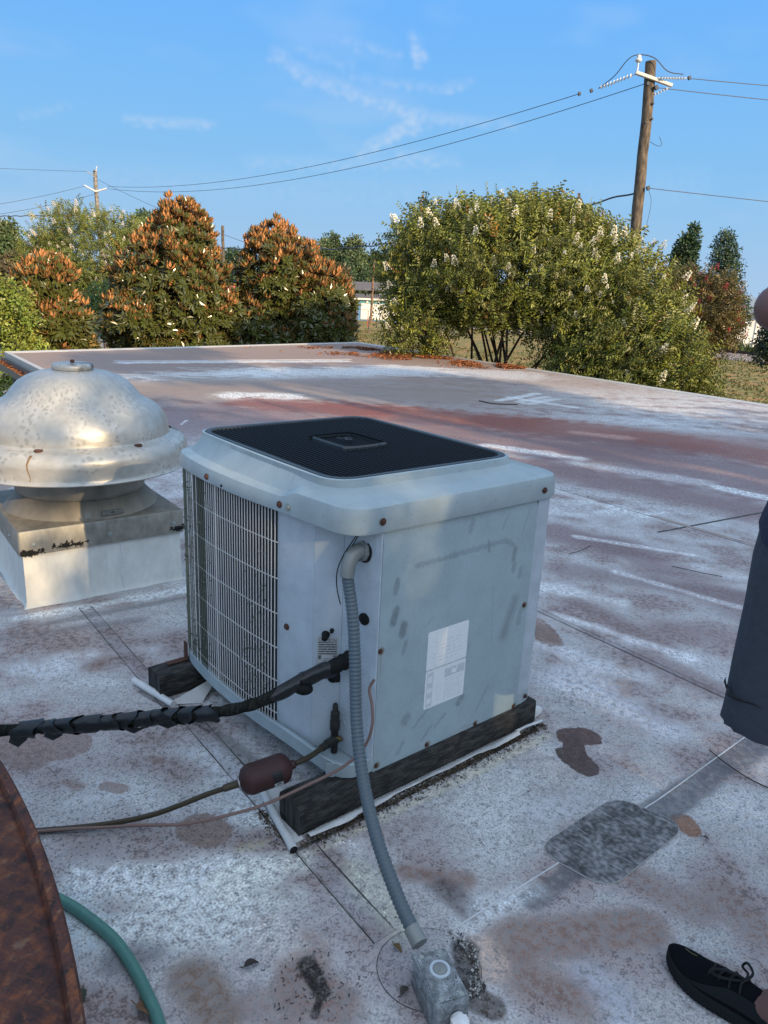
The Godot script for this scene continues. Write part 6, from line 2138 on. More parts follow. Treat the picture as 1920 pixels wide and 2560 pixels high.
func build_person() -> void:
	M.shoe_mesh = with_bumps(world_tex(mat(Color(0.006, 0.0065, 0.009), 0.85, 0.0, null, 0.15), 14.0), M.bump_fine, 1.2)
	M.shoe_sole = mat(Color(0.012, 0.014, 0.016), 0.75, 0.0, null, 0.25)
	M.shoe_overlay = mat(Color(0.011, 0.013, 0.015), 0.7, 0.0, null, 0.25)
	M.shoe_lace = mat(Color(0.005, 0.005, 0.006), 0.85)
	var skin := with_bumps(world_tex(mat(Color(0.17, 0.085, 0.07), 0.55), 9.0), M.bump_soft, 0.25)
	var cloth := with_bumps(world_tex(mat(Color(0.048, 0.054, 0.068), 0.9, 0.0, M.paint_tex), 5.0), M.bump_soft, 0.7)
	var navy := with_bumps(world_tex(mat(Color(0.012, 0.016, 0.045), 0.85), 5.0), M.bump_soft, 0.5)
	var at := Vector3(1.0, 0.0, -1.55)
	var o := root("person", at)
	tag(o, "person at the right edge in grey shorts and black shoes, one elbow raised", "person")
	var B := func(a: Vector3, b: Vector3, r0: float, r1: float) -> Array:
		return [a - at, b - at, r0, r1]
	var sh := Vector3(1.13, 1.46, -1.78)
	var elbow := Vector3(0.850, 1.552, -1.70)
	var wrist := Vector3(1.0, 1.69, -1.665)
	var bones: Array = [
		B.call(Vector3(1.07, 0.97, -1.56), Vector3(1.10, 0.97, -1.64), 0.125, 0.125), B.call(Vector3(1.10, 1.0, -1.60), Vector3(1.13, 1.38, -1.60), 0.13, 0.14),
		B.call(Vector3(1.13, 1.44, -1.44), Vector3(1.13, 1.44, -1.76), 0.07, 0.07), B.call(Vector3(1.13, 1.45, -1.60), Vector3(1.115, 1.60, -1.60), 0.062, 0.055),
		B.call(sh, elbow, 0.055, 0.042), B.call(elbow, elbow + Vector3(-0.012, -0.004, 0.0), 0.036, 0.034), B.call(elbow, elbow.lerp(wrist, 0.35), 0.040, 0.043), B.call(elbow.lerp(wrist, 0.35), wrist, 0.043, 0.028),
		B.call(Vector3(1.13, 1.45, -1.42), Vector3(1.20, 1.17, -1.37), 0.055, 0.042), B.call(Vector3(1.20, 1.17, -1.37), Vector3(1.15, 0.93, -1.36), 0.042, 0.028),
		B.call(Vector3(1.03, 0.95, -1.51), Vector3(1.065, 0.52, -1.50), 0.09, 0.058), B.call(Vector3(1.065, 0.52, -1.50), Vector3(1.06, 0.33, -1.39), 0.055, 0.055), B.call(Vector3(1.06, 0.33, -1.39), Vector3(0.930, 0.09, -1.235), 0.055, 0.036), B.call(Vector3(0.930, 0.09, -1.235), Vector3(0.89, 0.055, -1.285), 0.038, 0.03),
		B.call(Vector3(1.13, 0.95, -1.69), Vector3(1.25, 0.52, -1.64), 0.09, 0.058), B.call(Vector3(1.25, 0.52, -1.64), Vector3(1.34, 0.33, -1.59), 0.055, 0.055), B.call(Vector3(1.34, 0.33, -1.59), Vector3(1.42, 0.09, -1.52), 0.055, 0.036), B.call(Vector3(1.42, 0.09, -1.52), Vector3(1.37, 0.055, -1.53), 0.038, 0.03)]
	var mb := MB.new()
	flesh(mb, bones, 0.014, 0.035)
	flesh(mb, hand_bones(wrist - at, Vector3(0.25, 0.75, -0.45).normalized(), Vector3(-0.6, 0.45, 0.42).normalized().cross(Vector3(0.25, 0.75, -0.45).normalized()).normalized(), 0.35), 0.0045, 0.006)
	flesh(mb, hand_bones(Vector3(1.15, 0.93, -1.36) - at, Vector3(-0.15, -0.98, 0.02).normalized(), Vector3(-0.98, 0.15, 0.0).normalized(), 0.28), 0.0045, 0.006)
	var hc := Vector3(1.105, 1.705, -1.60)
	flesh(mb, [
		B.call(hc, hc + Vector3(0.03, 0.02, 0), 0.088, 0.092), B.call(hc + Vector3(-0.045, -0.06, 0), hc + Vector3(-0.058, -0.095, 0), 0.048, 0.030), B.call(hc + Vector3(0.0, -0.06, 0.03), hc + Vector3(-0.05, -0.09, 0.015), 0.04, 0.028), B.call(hc + Vector3(0.0, -0.06, -0.03), hc + Vector3(-0.05, -0.09, -0.015), 0.04, 0.028),
		B.call(hc + Vector3(-0.082, 0.005, 0), hc + Vector3(-0.108, -0.035, 0), 0.010, 0.014), B.call(hc + Vector3(-0.075, 0.025, 0.035), hc + Vector3(-0.075, 0.025, -0.035), 0.016, 0.016), B.call(hc + Vector3(-0.088, -0.062, 0.018), hc + Vector3(-0.088, -0.062, -0.018), 0.009, 0.009),
		B.call(hc + Vector3(0.01, 0.01, 0.090), hc + Vector3(0.012, -0.035, 0.086), 0.012, 0.009), B.call(hc + Vector3(0.01, 0.01, -0.090), hc + Vector3(0.012, -0.035, -0.086), 0.012, 0.009), B.call(hc + Vector3(0.01, -0.07, 0), hc + Vector3(0.012, -0.14, 0), 0.056, 0.055)], 0.0065, 0.016)
	put(o, "body", mb, skin)
	mb = MB.new()
	for s in [-1.0, 1.0]:
		mb.xf = Transform3D(Basis(), hc - at + Vector3(-0.079, 0.002, 0.032 * s))
		mb.lathe([Vector2(0, 0.012), Vector2(0.009, 0.008), Vector2(0.012, 0.0), Vector2(0.009, -0.008), Vector2(0, -0.012)], 12, 0.2)
	put(o, "eyes", mb, mat(Color(0.5, 0.48, 0.45), 0.2))
	mb = MB.new()
	flesh(mb, [B.call(hc + Vector3(0.03, 0.045, 0), hc + Vector3(0.045, 0.02, 0), 0.092, 0.092), B.call(hc + Vector3(-0.03, 0.07, 0), hc + Vector3(0.02, 0.06, 0), 0.062, 0.075)], 0.009, 0.03)
	put(o, "hair", mb, mat(Color(0.02, 0.014, 0.01), 0.8))
	# shorts: two wide legs and the seat, open at the hems
	var wrinkle := nz(4.0, 61, 3)
	mb = MB.new()
	for leg in [[Vector3(0.985, 1.09, -1.535), Vector3(0.982, 0.642, -1.502)], [Vector3(1.125, 1.09, -1.665), Vector3(1.235, 0.60, -1.645)]]:
		var rows: Array = []
		for q in [[0.0, 0.155, 0.135], [0.15, 0.162, 0.140], [0.4, 0.163, 0.132], [0.7, 0.170, 0.126], [0.9, 0.175, 0.125], [0.992, 0.177, 0.126], [1.0, 0.176, 0.125], [0.995, 0.173, 0.122], [0.9, 0.169, 0.119], [0.5, 0.158, 0.126]]:
			var c: Vector3 = (leg[0] as Vector3).lerp(leg[1], q[0])
			var ring := PackedVector3Array()
			for k in 48:
				var a := TAU * k / 48.0
				var w := 1.0 + 0.06 * wrinkle.get_noise_3d(cos(a) * 1.2, q[0] * 1.0, sin(a) * 1.2) * sstep(0.05, 0.4, q[0])
				var p := Vector3(cos(a) * q[1] * w, 0, sin(a) * q[2] * w)
				ring.append(c + p + Vector3.UP * (0.012 * cos(a) * q[0]) - at)
			rows.append(ring)
		mb.grid(rows, true, 0.5)
	var seat: Array = []
	for q in [[1.10, 0.158, 0.195], [1.0, 0.165, 0.21], [0.90, 0.155, 0.19], [0.82, 0.10, 0.10]]:
		var ring := PackedVector3Array()
		for k in 40:
			var a := TAU * k / 40.0
			ring.append(Vector3(1.06 + cos(a) * q[1] - 0.10 * sin(a) * q[2] / 0.2, q[0], -1.60 + sin(a) * q[2]) - at)
		seat.append(ring)
	mb.grid(seat, true, 0.4)
	var shorts := put(o, "shorts", mb, cloth)
	# the curved tick on the front of the hem, cut out of thin dark film laid on the cloth
	mb = MB.new()
	var up_edge := [[120, 1713], [112, 1740], [117, 1775], [138, 1799], [180, 1811], [250, 1810], [320, 1801], [400, 1787], [472, 1783]]
	var lo_edge := [[118, 1714], [82, 1760], [78, 1795], [92, 1830], [125, 1851], [190, 1850], [290, 1832], [390, 1803], [474, 1785]]
	var on_cloth := func(q: Array) -> Vector3:
		var y: float = 0.645 + (2095 - q[1]) * 0.00025
		var t := (1.09 - y) / 0.448
		var cz := lerpf(-1.535, -1.502, t)
		var a := deg_to_rad(lerpf(190.0, 138.0, (q[0] - 78) / 396.0))
		var w := 1.0 + 0.06 * wrinkle.get_noise_3d(cos(a) * 1.2, t * 1.0, sin(a) * 1.2)
		return Vector3(0.982 + cos(a) * (0.177 * w + 0.007), y, cz + sin(a) * (0.1265 * w + 0.007)) - at
	var r0 := PackedVector3Array()
	var r1 := PackedVector3Array()
	for i in up_edge.size() - 1:
		for k in 4:
			var t := k / 4.0
			r0.append(on_cloth.call([lerpf(up_edge[i][0], up_edge[i + 1][0], t), lerpf(up_edge[i][1], up_edge[i + 1][1], t)]))
			r1.append(on_cloth.call([lerpf(lo_edge[i][0], lo_edge[i + 1][0], t), lerpf(lo_edge[i][1], lo_edge[i + 1][1], t)]))
	mb.grid([r0, r1], false, 0.2, false)
	put(shorts, "logo_mark", mb, mat(Color(0.004, 0.0045, 0.006), 0.6))
	# shirt
	mb = MB.new()
	var body: Array = []
	for q in [[1.06, 0.172, 0.215], [1.062, 0.183, 0.222], [1.09, 0.187, 0.222], [1.20, 0.178, 0.210], [1.34, 0.175, 0.218], [1.44, 0.15, 0.225], [1.50, 0.105, 0.175], [1.535, 0.075, 0.085], [1.545, 0.068, 0.072]]:
		var ring := PackedVector3Array()
		for k in 40:
			var a := TAU * k / 40.0
			var w := 1.0 + 0.03 * wrinkle.get_noise_3d(cos(a) * 1.4, q[0] * 3.0, sin(a) * 1.4)
			ring.append(Vector3(lerpf(1.03, 1.13, sstep(1.1, 1.45, q[0])) + cos(a) * q[1] * w - 0.10 * sin(a) * (1.0 - sstep(1.15, 1.5, q[0])), q[0], -1.60 + sin(a) * q[2] * w) - at)
		body.append(ring)
	mb.grid(body, true, 0.4)
	mb.tube([Vector3(1.13, 1.45, -1.72) - at, sh - at, sh.lerp(elbow, 0.3) - at, sh.lerp(elbow, 0.5) - at], [0.082, 0.080, 0.076, 0.070], 18, false)
	mb.tube([Vector3(1.13, 1.45, -1.48) - at, Vector3(1.135, 1.43, -1.415) - at, Vector3(1.17, 1.30, -1.39) - at, Vector3(1.185, 1.24, -1.38) - at], [0.082, 0.080, 0.074, 0.072], 18, false)
	put(o, "shirt", mb, navy)
	shoe(o, Vector2(0.749, -1.443) - Vector2(at.x, at.z), Vector2(0.952, -1.208) - Vector2(at.x, at.z))
	shoe(o, Vector2(1.17, -1.575) - Vector2(at.x, at.z), Vector2(1.46, -1.51) - Vector2(at.x, at.z))

# ---------------------------------------------------------------- plants
func leafy(kind: String) -> Mesh:
	var mb := MB.new()
	match kind:
		"spray":  # a drooping spray of small leaves in two rows
			for i in 14:
				var t := i / 13.0
				var p := Vector3(0.06 * sin(t * 3.0), 0.40 * t, -0.22 * t * t)
				var s := 1.0 if i % 2 == 0 else -1.0
				var d := Vector3(s * 0.8, 0.45 - 0.5 * t, -0.3 + 0.3 * rng.randfn()).normalized()
				mb.leaf(p, d, d.cross(Vector3(0, 0.4, 1)).normalized(), 0.085 + 0.02 * rng.randf(), 0.038, 0.18, 0.25)
			mb.leaf(Vector3(0, 0.38, -0.2), Vector3(0, 0.6, -0.8).normalized(), Vector3.RIGHT, 0.08, 0.035, 0.2)
		"wisp":  # a thin upright shoot with tiny buds
			mb.tube([Vector3.ZERO, Vector3(0.02, 0.2, 0.01), Vector3(0.0, 0.42, 0.0)], 0.004, 3, false)
			for i in 16:
				var t := 0.25 + 0.75 * i / 16.0
				var d := Vector3(rng.randfn(), 0.6, rng.randfn()).normalized()
				mb.leaf(Vector3(0, 0.42 * t, 0), d, d.cross(Vector3(0.2, 0.3, 1)).normalized(), 0.055 * (1.25 - t * 0.7), 0.022, 0.2)
		"blossom":  # a cone of crinkled petals
			for i in 90:
				var t := rng.randf()
				var a := rng.randf() * TAU
				var r := 0.085 * (1.0 - 0.75 * t) * sqrt(rng.randf() * 0.6 + 0.4)
				var p := Vector3(cos(a) * r, 0.24 * t, sin(a) * r)
				var d := Vector3(cos(a) + 0.5 * rng.randfn(), 0.4 + 0.6 * rng.randfn(), sin(a) + 0.5 * rng.randfn()).normalized()
				mb.leaf(p, d, d.cross(Vector3(0.31, 0.52, 0.8)).normalized(), 0.034, 0.030, 0.35)
		"clump":  # a loose bunch of broad leaves, for trees far off
			for i in 22:
				var d := Vector3(rng.randfn(), rng.randfn() * 0.8 + 0.25, rng.randfn()).normalized()
				var s := d.cross(Vector3(rng.randfn(), rng.randfn(), rng.randfn())).normalized()
				mb.leaf(d * rng.randf_range(0.05, 0.42), d, s, 0.30, 0.19, 0.15, 0.2)
		"twigs":  # a spray of mid-sized leaves for nearby trees out of frame
			for i in 20:
				var d := Vector3(rng.randfn(), rng.randfn() * 0.7, rng.randfn()).normalized()
				var s := d.cross(Vector3(rng.randfn(), rng.randfn(), rng.randfn())).normalized()
				mb.leaf(d * rng.randf_range(0.0, 0.38), d, s, 0.17, 0.105, 0.12, 0.2)
		"tuft":
			for i in 9:
				var d := Vector3(rng.randfn() * 0.4, 1.0, rng.randfn() * 0.4).normalized()
				mb.leaf(Vector3(rng.randfn() * 0.06, 0, rng.randfn() * 0.06), d, d.cross(Vector3(rng.randfn(), 0, rng.randfn())).normalized(), rng.randf_range(0.25, 0.6), 0.03, 0.1, 0.3)
	return mb.mesh()

# a whorl of stiff leaves, glossy green above and felted brown below: two skins a few millimetres apart
func rosette(top: Material, under: Material, lift: float) -> ArrayMesh:
	var a := MB.new()
	var b := MB.new()
	for i in 10:
		var ang := TAU * i * 0.382
		var out := Vector3(cos(ang), 0, sin(ang))
		var t := lift + 0.35 * (i / 10.0) + 0.12 * rng.randfn()
		var d := (out * cos(t) + Vector3.UP * sin(t)).normalized()
		var s := Vector3.UP.cross(out).normalized()
		var n := s.cross(d).normalized()
		if n.dot(Vector3.UP) < 0.0:
			n = -n
		var len := rng.randf_range(0.17, 0.24)
		var wid := rng.randf_range(0.075, 0.1)
		a.leaf(out * 0.015 + Vector3.UP * 0.004 * i, d, s, len, wid, 0.12, 0.1)
		b.leaf(out * 0.015 + Vector3.UP * 0.004 * i - n * 0.007, d, s, len, wid, 0.12, 0.1)
	var m := a.mesh()
	b.mesh(m)
	m.surface_set_material(0, top)
	m.surface_set_material(1, under)
	return m

# points spread through egg-shaped lumps, thickest near their outsides; each gets a place, an outward direction and its lump's number
func in_lumps(lumps: Array, count: int, noise_at: int, inner := 0.35) -> Array:
	var n := nz(0.55, noise_at, 3)
	var weight: Array = []
	var total := 0.0
	for l in lumps:
		var r: Vector3 = l[1]
		var a := pow((pow(r.x * r.y, 1.6) + pow(r.y * r.z, 1.6) + pow(r.x * r.z, 1.6)) / 3.0, 1.0 / 1.6)
		total += a
		weight.append(total)
	var out: Array = []
	while out.size() < count:
		var pick := rng.randf() * total
		var k := 0
		while weight[k] < pick:
			k += 1
		var c: Vector3 = lumps[k][0]
		var r: Vector3 = lumps[k][1]
		var d := Vector3(rng.randfn(), rng.randfn(), rng.randfn()).normalized()
		var f := pow(rng.randf(), inner)
		var p := c + d * r * f
		f = 1.0 + 0.30 * n.get_noise_3d(p.x, p.y, p.z) + 0.12 * n.get_noise_3d(p.x * 4.0, p.y * 4.0, p.z * 4.0)
		p = c + (p - c) * f
		# leave holes between branches
		if n.get_noise_3d(p.x * 2.2 + 50.0, p.y * 2.2, p.z * 2.2) > 0.30:
			continue
		# thin out what lies deep inside another lump
		var deep := false
		for j in lumps.size():
			if j != k:
				var q: Vector3 = (p - (lumps[j][0] as Vector3)) / (lumps[j][1] as Vector3)
				if q.length() < 0.6:
					deep = true
		if deep and rng.randf() < 0.8:
			continue
		out.append([p, (d / r).normalized(), k])
	return out

func facing(y: Vector3, size: float) -> Basis:
	var x := y.cross(Vector3(rng.randfn(), rng.randfn(), rng.randfn())).normalized()
	return Basis(x, y, x.cross(y)).scaled(Vector3.ONE * size)

func trunk(parent: Node, pts: Array, r0: float, r1: float, m: Material, called := "trunk") -> void:
	var line := smooth_line(pts, 5)
	var rr: Array = []
	for i in line.size():
		rr.append(lerpf(r0, r1, float(i) / (line.size() - 1)))
	var mb := MB.new()
	mb.tube(line, rr, 8)
	put(parent, called, mb, m)

# a tree of loose clumps
func clump_tree(called: String, label: String, at: Vector3, lumps: Array, count: int, size: float, colour: Color, group := "", vary := 0.35, kind := "clump", boughs := true) -> Node3D:
	var o := root(called, at)
	tag(o, label, "tree", group)
	var spots: Array = []
	var tints: Array = []
	for q in in_lumps(lumps, count, int(absf(at.x * 7.0)) + 3):
		spots.append(Transform3D(facing(((q[1] as Vector3) + Vector3(rng.randfn(), rng.randfn() + 0.6, rng.randfn()) * 0.5).normalized(), size * rng.randf_range(0.65, 1.3)), q[0] - at))
		var v := 1.0 + vary * rng.randfn() * 0.6
		tints.append(Color(colour.r * v * (1.0 + 0.12 * rng.randfn()), colour.g * v, colour.b * v) * 1.0)
	if not M.has(kind):
		M[kind] = leafy(kind)
	many(o, "crown", M[kind], M.foliage_plain, spots, tints)
	var top: Vector3 = lumps[0][0] - at
	trunk(o, [Vector3.ZERO, Vector3(top.x * 0.3, top.y * 0.4, top.z * 0.3), top], 0.05 + top.y * 0.022, 0.05, M.bark)
	if boughs:
		for l in lumps:
			trunk(o, [Vector3(top.x * 0.3, top.y * 0.4, top.z * 0.3), (top * 0.6 + ((l[0] as Vector3) - at) * 0.4), (l[0] as Vector3) - at], 0.03 + top.y * 0.008, 0.02, M.bark, "branch")
	return o

func magnolia(label: String, at: Vector3, lumps: Array, count: int) -> void:
	var o := root("magnolia_tree", at)
	tag(o, label, "tree", "brown-leaved magnolias behind the far edge of the roof")
	if not M.has("rosette_up"):
		var green := mat(Color(0.062, 0.075, 0.017), 0.22)
		var under := mat(Color(0.52, 0.25, 0.10), 0.7)
		under.backlight_enabled = true
		under.backlight = Color(0.12, 0.08, 0.04)
		var pale := mat(Color(0.22, 0.16, 0.055), 0.6)
		M.rosette_up = rosette(green, under, 0.75)
		M.rosette_flat = rosette(green, pale, 0.05)
	var up: Array = []
	var flat: Array = []
	var top := -9.0
	var low := 9.0
	for l in lumps:
		top = maxf(top, l[0].y + l[1].y)
		low = minf(low, l[0].y - l[1].y)
	for q in in_lumps(lumps, count, int(absf(at.x * 9.0)), 0.22):
		var p: Vector3 = q[0]
		var d: Vector3 = q[1]
		var hgt := (p.y - low) / (top - low)
		var brown := rng.randf() < sstep(0.22, 1.05, hgt * 0.75 + maxf(0.0, d.y) * 0.5) * 0.85 + 0.05
		if brown:
			up.append(Transform3D(facing((d * 0.5 + Vector3(rng.randfn() * 0.22, 1.0, rng.randfn() * 0.22)).normalized(), rng.randf_range(0.8, 1.25)), p - at))
		else:
			flat.append(Transform3D(facing((d * 1.2 + Vector3(rng.randfn() * 0.4, 0.5 + rng.randfn() * 0.4, rng.randfn() * 0.4)).normalized(), rng.randf_range(0.75, 1.2)), p - at))
	for pair in [["russet_leaves", M.rosette_up, up], ["green_leaves", M.rosette_flat, flat]]:
		many(o, pair[0], pair[1], null, pair[2])
	var c: Vector3 = lumps[0][0] - at
	trunk(o, [Vector3.ZERO, Vector3(c.x * 0.4, c.y * 0.5, c.z * 0.4), c + Vector3(0, 1.0, 0)], 0.13, 0.03, M.bark)
	for l in lumps:
		for k in 5:
			var e: Vector3 = (l[0] as Vector3) - at + Vector3(rng.randfn(), rng.randfn(), rng.randfn()).normalized() * (l[1] as Vector3) * 0.8
			trunk(o, [Vector3(c.x * 0.4, c.y * rng.randf_range(0.35, 0.7), c.z * 0.4), c.lerp(e, 0.6), e], 0.045, 0.012, M.bark, "branch")

func flowering(called: String, label: String, at: Vector3, lumps: Array, count: int, blooms: int, bloom: Color, leaf_tint: Color, stems: int, size: float, wisps: int) -> void:
	var o := root(called, at)
	tag(o, label, "tree", "")
	if not M.has("spray"):
		M.spray = leafy("spray")
		M.wisp = leafy("wisp")
		M.blossom = leafy("blossom")
		M.petal = foliage(Color(1, 1, 1), 0.7, 0.35)
	var spots: Array = []
	var tints: Array = []
	for q in in_lumps(lumps, count, 5 + int(absf(at.z)), 0.3):
		var d: Vector3 = q[1]
		var y := (d * 0.9 + Vector3(rng.randfn() * 0.45, 0.25 + rng.randfn() * 0.45, rng.randfn() * 0.45)).normalized()
		spots.append(Transform3D(facing(y, size * rng.randf_range(0.7, 1.35)), q[0] - at))
		var v := pow(rng.randf_range(0.45, 1.3), 1.3)
		var warm := rng.randf()
		var c := leaf_tint * v
		if warm > 0.975:
			c = Color(c.r * 1.8, c.g * 0.75, c.b * 0.6)
		elif warm > 0.6:
			c = Color(c.r * 1.12, c.g * 1.05, c.b * 0.7)
		tints.append(c)
	many(o, "foliage", M.spray, M.foliage_plain, spots, tints)
	spots = []
	tints = []
	for q in in_lumps(lumps, wisps * 3, 9, 0.04):
		if spots.size() >= wisps or q[1].y < 0.1:
			continue
		spots.append(Transform3D(facing((Vector3(q[1].x * 0.6 + rng.randfn() * 0.15, 1.0, q[1].z * 0.5)).normalized(), size * rng.randf_range(0.7, 1.5)), q[0] - at))
		tints.append(leaf_tint * rng.randf_range(0.8, 1.7))
	if spots:
		many(o, "shoots", M.wisp, M.foliage_plain, spots, tints)
	spots = []
	tints = []
	for q in in_lumps(lumps, blooms * 8, 17, 0.05):
		if spots.size() >= blooms:
			break
		if q[1].z < -0.2 or q[1].y < -0.35 or q[2] > 6:
			continue
		spots.append(Transform3D(facing((Vector3(q[1].x * 0.7, 1.0, q[1].z * 0.7 + 0.2)).normalized(), size * rng.randf_range(0.35, 1.15)), q[0] + q[1] * 0.14 - at))
		tints.append(bloom * rng.randf_range(0.75, 1.0))
	many(o, "blossom", M.blossom, M.petal, spots, tints)
	var mid: Vector3 = lumps[0][0] - at
	for k in stems:
		var l: Array = lumps[k % lumps.size()]
		var r: Vector3 = l[1]
		var tip: Vector3 = (l[0] as Vector3) - at + Vector3(rng.randf_range(-0.8, 0.8) * r.x, rng.randf_range(-0.3, 0.5) * r.y, rng.randf_range(-0.6, 0.6) * r.z)
		var foot := Vector3(rng.randf_range(-0.4, 0.4), 0, rng.randf_range(-0.3, 0.3)) * (1.0 + 0.06 * stems)
		trunk(o, [foot, foot.lerp(tip, 0.4) + Vector3(0, 0.12 * mid.y, 0), tip], 0.055 * size, 0.015, M.bark_red)

func build_plants() -> void:
	M.foliage_plain = foliage(Color(1, 1, 1), 0.45, 0.28)
	flowering("crape_myrtle", "big white-flowered crape myrtle with many stems beside the right edge of the roof", Vector3(2.75, GROUND, -19.2), [
		[Vector3(3.00, 2.12, -19.0), Vector3(2.75, 1.38, 2.3)], [Vector3(5.05, 1.15, -18.0), Vector3(1.75, 1.6, 1.5)], [Vector3(0.98, 1.95, -19.0), Vector3(1.25, 1.4, 1.1)], [Vector3(3.08, 2.95, -19.0), Vector3(2.0, 0.65, 1.6)],
		[Vector3(5.55, 0.25, -16.6), Vector3(1.15, 0.95, 1.0)], [Vector3(4.7, 0.0, -17.0), Vector3(1.0, 0.9, 1.0)], [Vector3(0.62, 0.75, -18.6), Vector3(0.75, 0.7, 0.6)], [Vector3(6.05, -0.25, -15.9), Vector3(0.75, 0.6, 0.55)]],
		13000, 150, Color(0.95, 0.92, 0.80), Color(0.16, 0.185, 0.036), 34, 0.88, 220)
	flowering("crape_myrtle", "distant rounded white-flowered tree beyond the left magnolias, under the far pole", Vector3(-16.5, GROUND, -42.0), [
		[Vector3(-16.4, 2.5, -42.0), Vector3(3.4, 2.3, 2.8)], [Vector3(-18.5, 1.9, -42.0), Vector3(1.6, 1.6, 1.3)], [Vector3(-13.9, 2.3, -42.0), Vector3(1.6, 1.8, 1.3)], [Vector3(-16.7, 0.7, -42.0), Vector3(3.0, 1.4, 2.4)]],
		5600, 130, Color(0.88, 0.78, 0.68), Color(0.15, 0.185, 0.04), 8, 1.15, 0)
	flowering("crape_myrtle", "dusky tree with sparse pink flowers right of the big white-flowered one", Vector3(11.9, GROUND, -30.5), [
		[Vector3(12.0, 1.5, -30.0), Vector3(1.3, 1.15, 1.2)], [Vector3(11.2, 1.75, -31.0), Vector3(0.9, 1.0, 0.9)], [Vector3(12.5, 0.6, -30.0), Vector3(1.1, 0.8, 0.9)], [Vector3(11.4, 0.2, -30.5), Vector3(1.1, 1.1, 0.9)]],
		3000, 46, Color(0.62, 0.10, 0.13), Color(0.12, 0.10, 0.03), 8, 1.0, 60)
	magnolia("tallest magnolia with a pointed crown of rust-brown leaves, behind the far roof edge", Vector3(-7.2, GROUND, -25.2), [
		[Vector3(-7.23, 1.40, -25.0), Vector3(1.9, 1.65, 1.6)], [Vector3(-6.75, 2.75, -25.0), Vector3(0.95, 1.2, 0.9)], [Vector3(-8.0, 0.3, -24.6), Vector3(1.4, 0.9, 1.4)], [Vector3(-6.1, 0.3, -25.0), Vector3(1.1, 1.0, 0.95)], [Vector3(-7.0, -0.6, -25.0), Vector3(2.2, 0.8, 1.2)]], 3300)
	magnolia("rust-brown magnolia just left of the gap with the blue building", Vector3(-3.7, GROUND, -26.2), [
		[Vector3(-3.94, 1.80, -26.0), Vector3(1.35, 1.55, 1.2)], [Vector3(-2.6, 1.0, -26.0), Vector3(1.35, 1.25, 1.1)], [Vector3(-4.5, 0.3, -26.0), Vector3(1.3, 1.0, 1.1)], [Vector3(-2.15, 0.15, -25.6), Vector3(0.95, 0.6, 0.8)], [Vector3(-3.3, -0.5, -26.0), Vector3(1.8, 0.8, 1.1)]], 2900)
	magnolia("smallest rust-brown magnolia by the gutter at the far left", Vector3(-9.1, GROUND, -20.3), [
		[Vector3(-9.11, 1.15, -20.0), Vector3(0.75, 0.8, 0.65)], [Vector3(-8.9, 0.3, -20.0), Vector3(0.85, 0.8, 0.7)], [Vector3(-9.7, 0.1, -20.0), Vector3(0.7, 0.8, 0.6)], [Vector3(-8.5, -0.5, -20.4), Vector3(0.45, 0.5, 0.5)]], 1150)
	# the bright shrub at the far left and the mixed green under it
	var sh := clump_tree("yellow_green_shrub", "bright yellow-green shrub at the left edge beside the gutter", Vector3(-8.5, GROUND, -17.0), [[Vector3(-8.55, 0.65, -17.0), Vector3(0.5, 0.75, 0.5)], [Vector3(-8.35, -0.2, -17.0), Vector3(0.5, 0.7, 0.5)], [Vector3(-8.3, -1.2, -16.8), Vector3(0.7, 0.9, 0.6)]], 620, 0.42, Color(0.19, 0.23, 0.035), "", 0.4, "twigs", false)
	sh.set_meta("category", "shrub")
	var low := clump_tree("low_shrub", "dull green and yellow shrub below the gutter at the left edge", Vector3(-6.2, GROUND, -9.6), [[Vector3(-6.2, -0.9, -9.6), Vector3(1.1, 0.8, 1.0)], [Vector3(-5.4, -1.3, -8.6), Vector3(1.0, 0.8, 1.0)], [Vector3(-7.2, -1.0, -11.0), Vector3(1.0, 0.7, 1.0)]], 900, 0.6, Color(0.09, 0.085, 0.03), "", 0.5, "twigs", false)
	low.set_meta("category", "shrub")
	var small := clump_tree("green_bush", "fresh green bush in the gap between the two left magnolias", Vector3(-9.6, GROUND, -30.0), [[Vector3(-11.3, 0.2, -30.0), Vector3(0.9, 1.1, 0.8)], [Vector3(-10.6, -0.3, -30.0), Vector3(0.8, 0.8, 0.7)]], 420, 0.55, Color(0.085, 0.15, 0.03), "", 0.4, "twigs", false)
	small.set_meta("category", "shrub")
	# sweet gums
	clump_tree("sweetgum_tree", "dark green tree top peeping over the left shoulder of the big crape myrtle", Vector3(0.7, GROUND, -28.0), [[Vector3(0.72, 3.0, -28.0), Vector3(0.75, 1.0, 0.7)], [Vector3(0.95, 3.95, -28.0), Vector3(0.5, 0.75, 0.5)], [Vector3(0.4, 2.2, -28.0), Vector3(0.9, 1.0, 0.8)]], 520, 0.5, Color(0.035, 0.07, 0.028), "", 0.35, "twigs")
	clump_tree("sweetgum_tree", "slender dark green tree rising behind the pink-flowered tree", Vector3(14.3, GROUND, -34.0), [[Vector3(14.3, 2.6, -34.0), Vector3(0.75, 1.1, 0.7)], [Vector3(14.1, 3.8, -34.0), Vector3(0.5, 0.95, 0.5)], [Vector3(14.6, 1.2, -34.0), Vector3(1.0, 1.0, 0.8)]], 620, 0.55, Color(0.032, 0.068, 0.026), "", 0.35, "twigs")
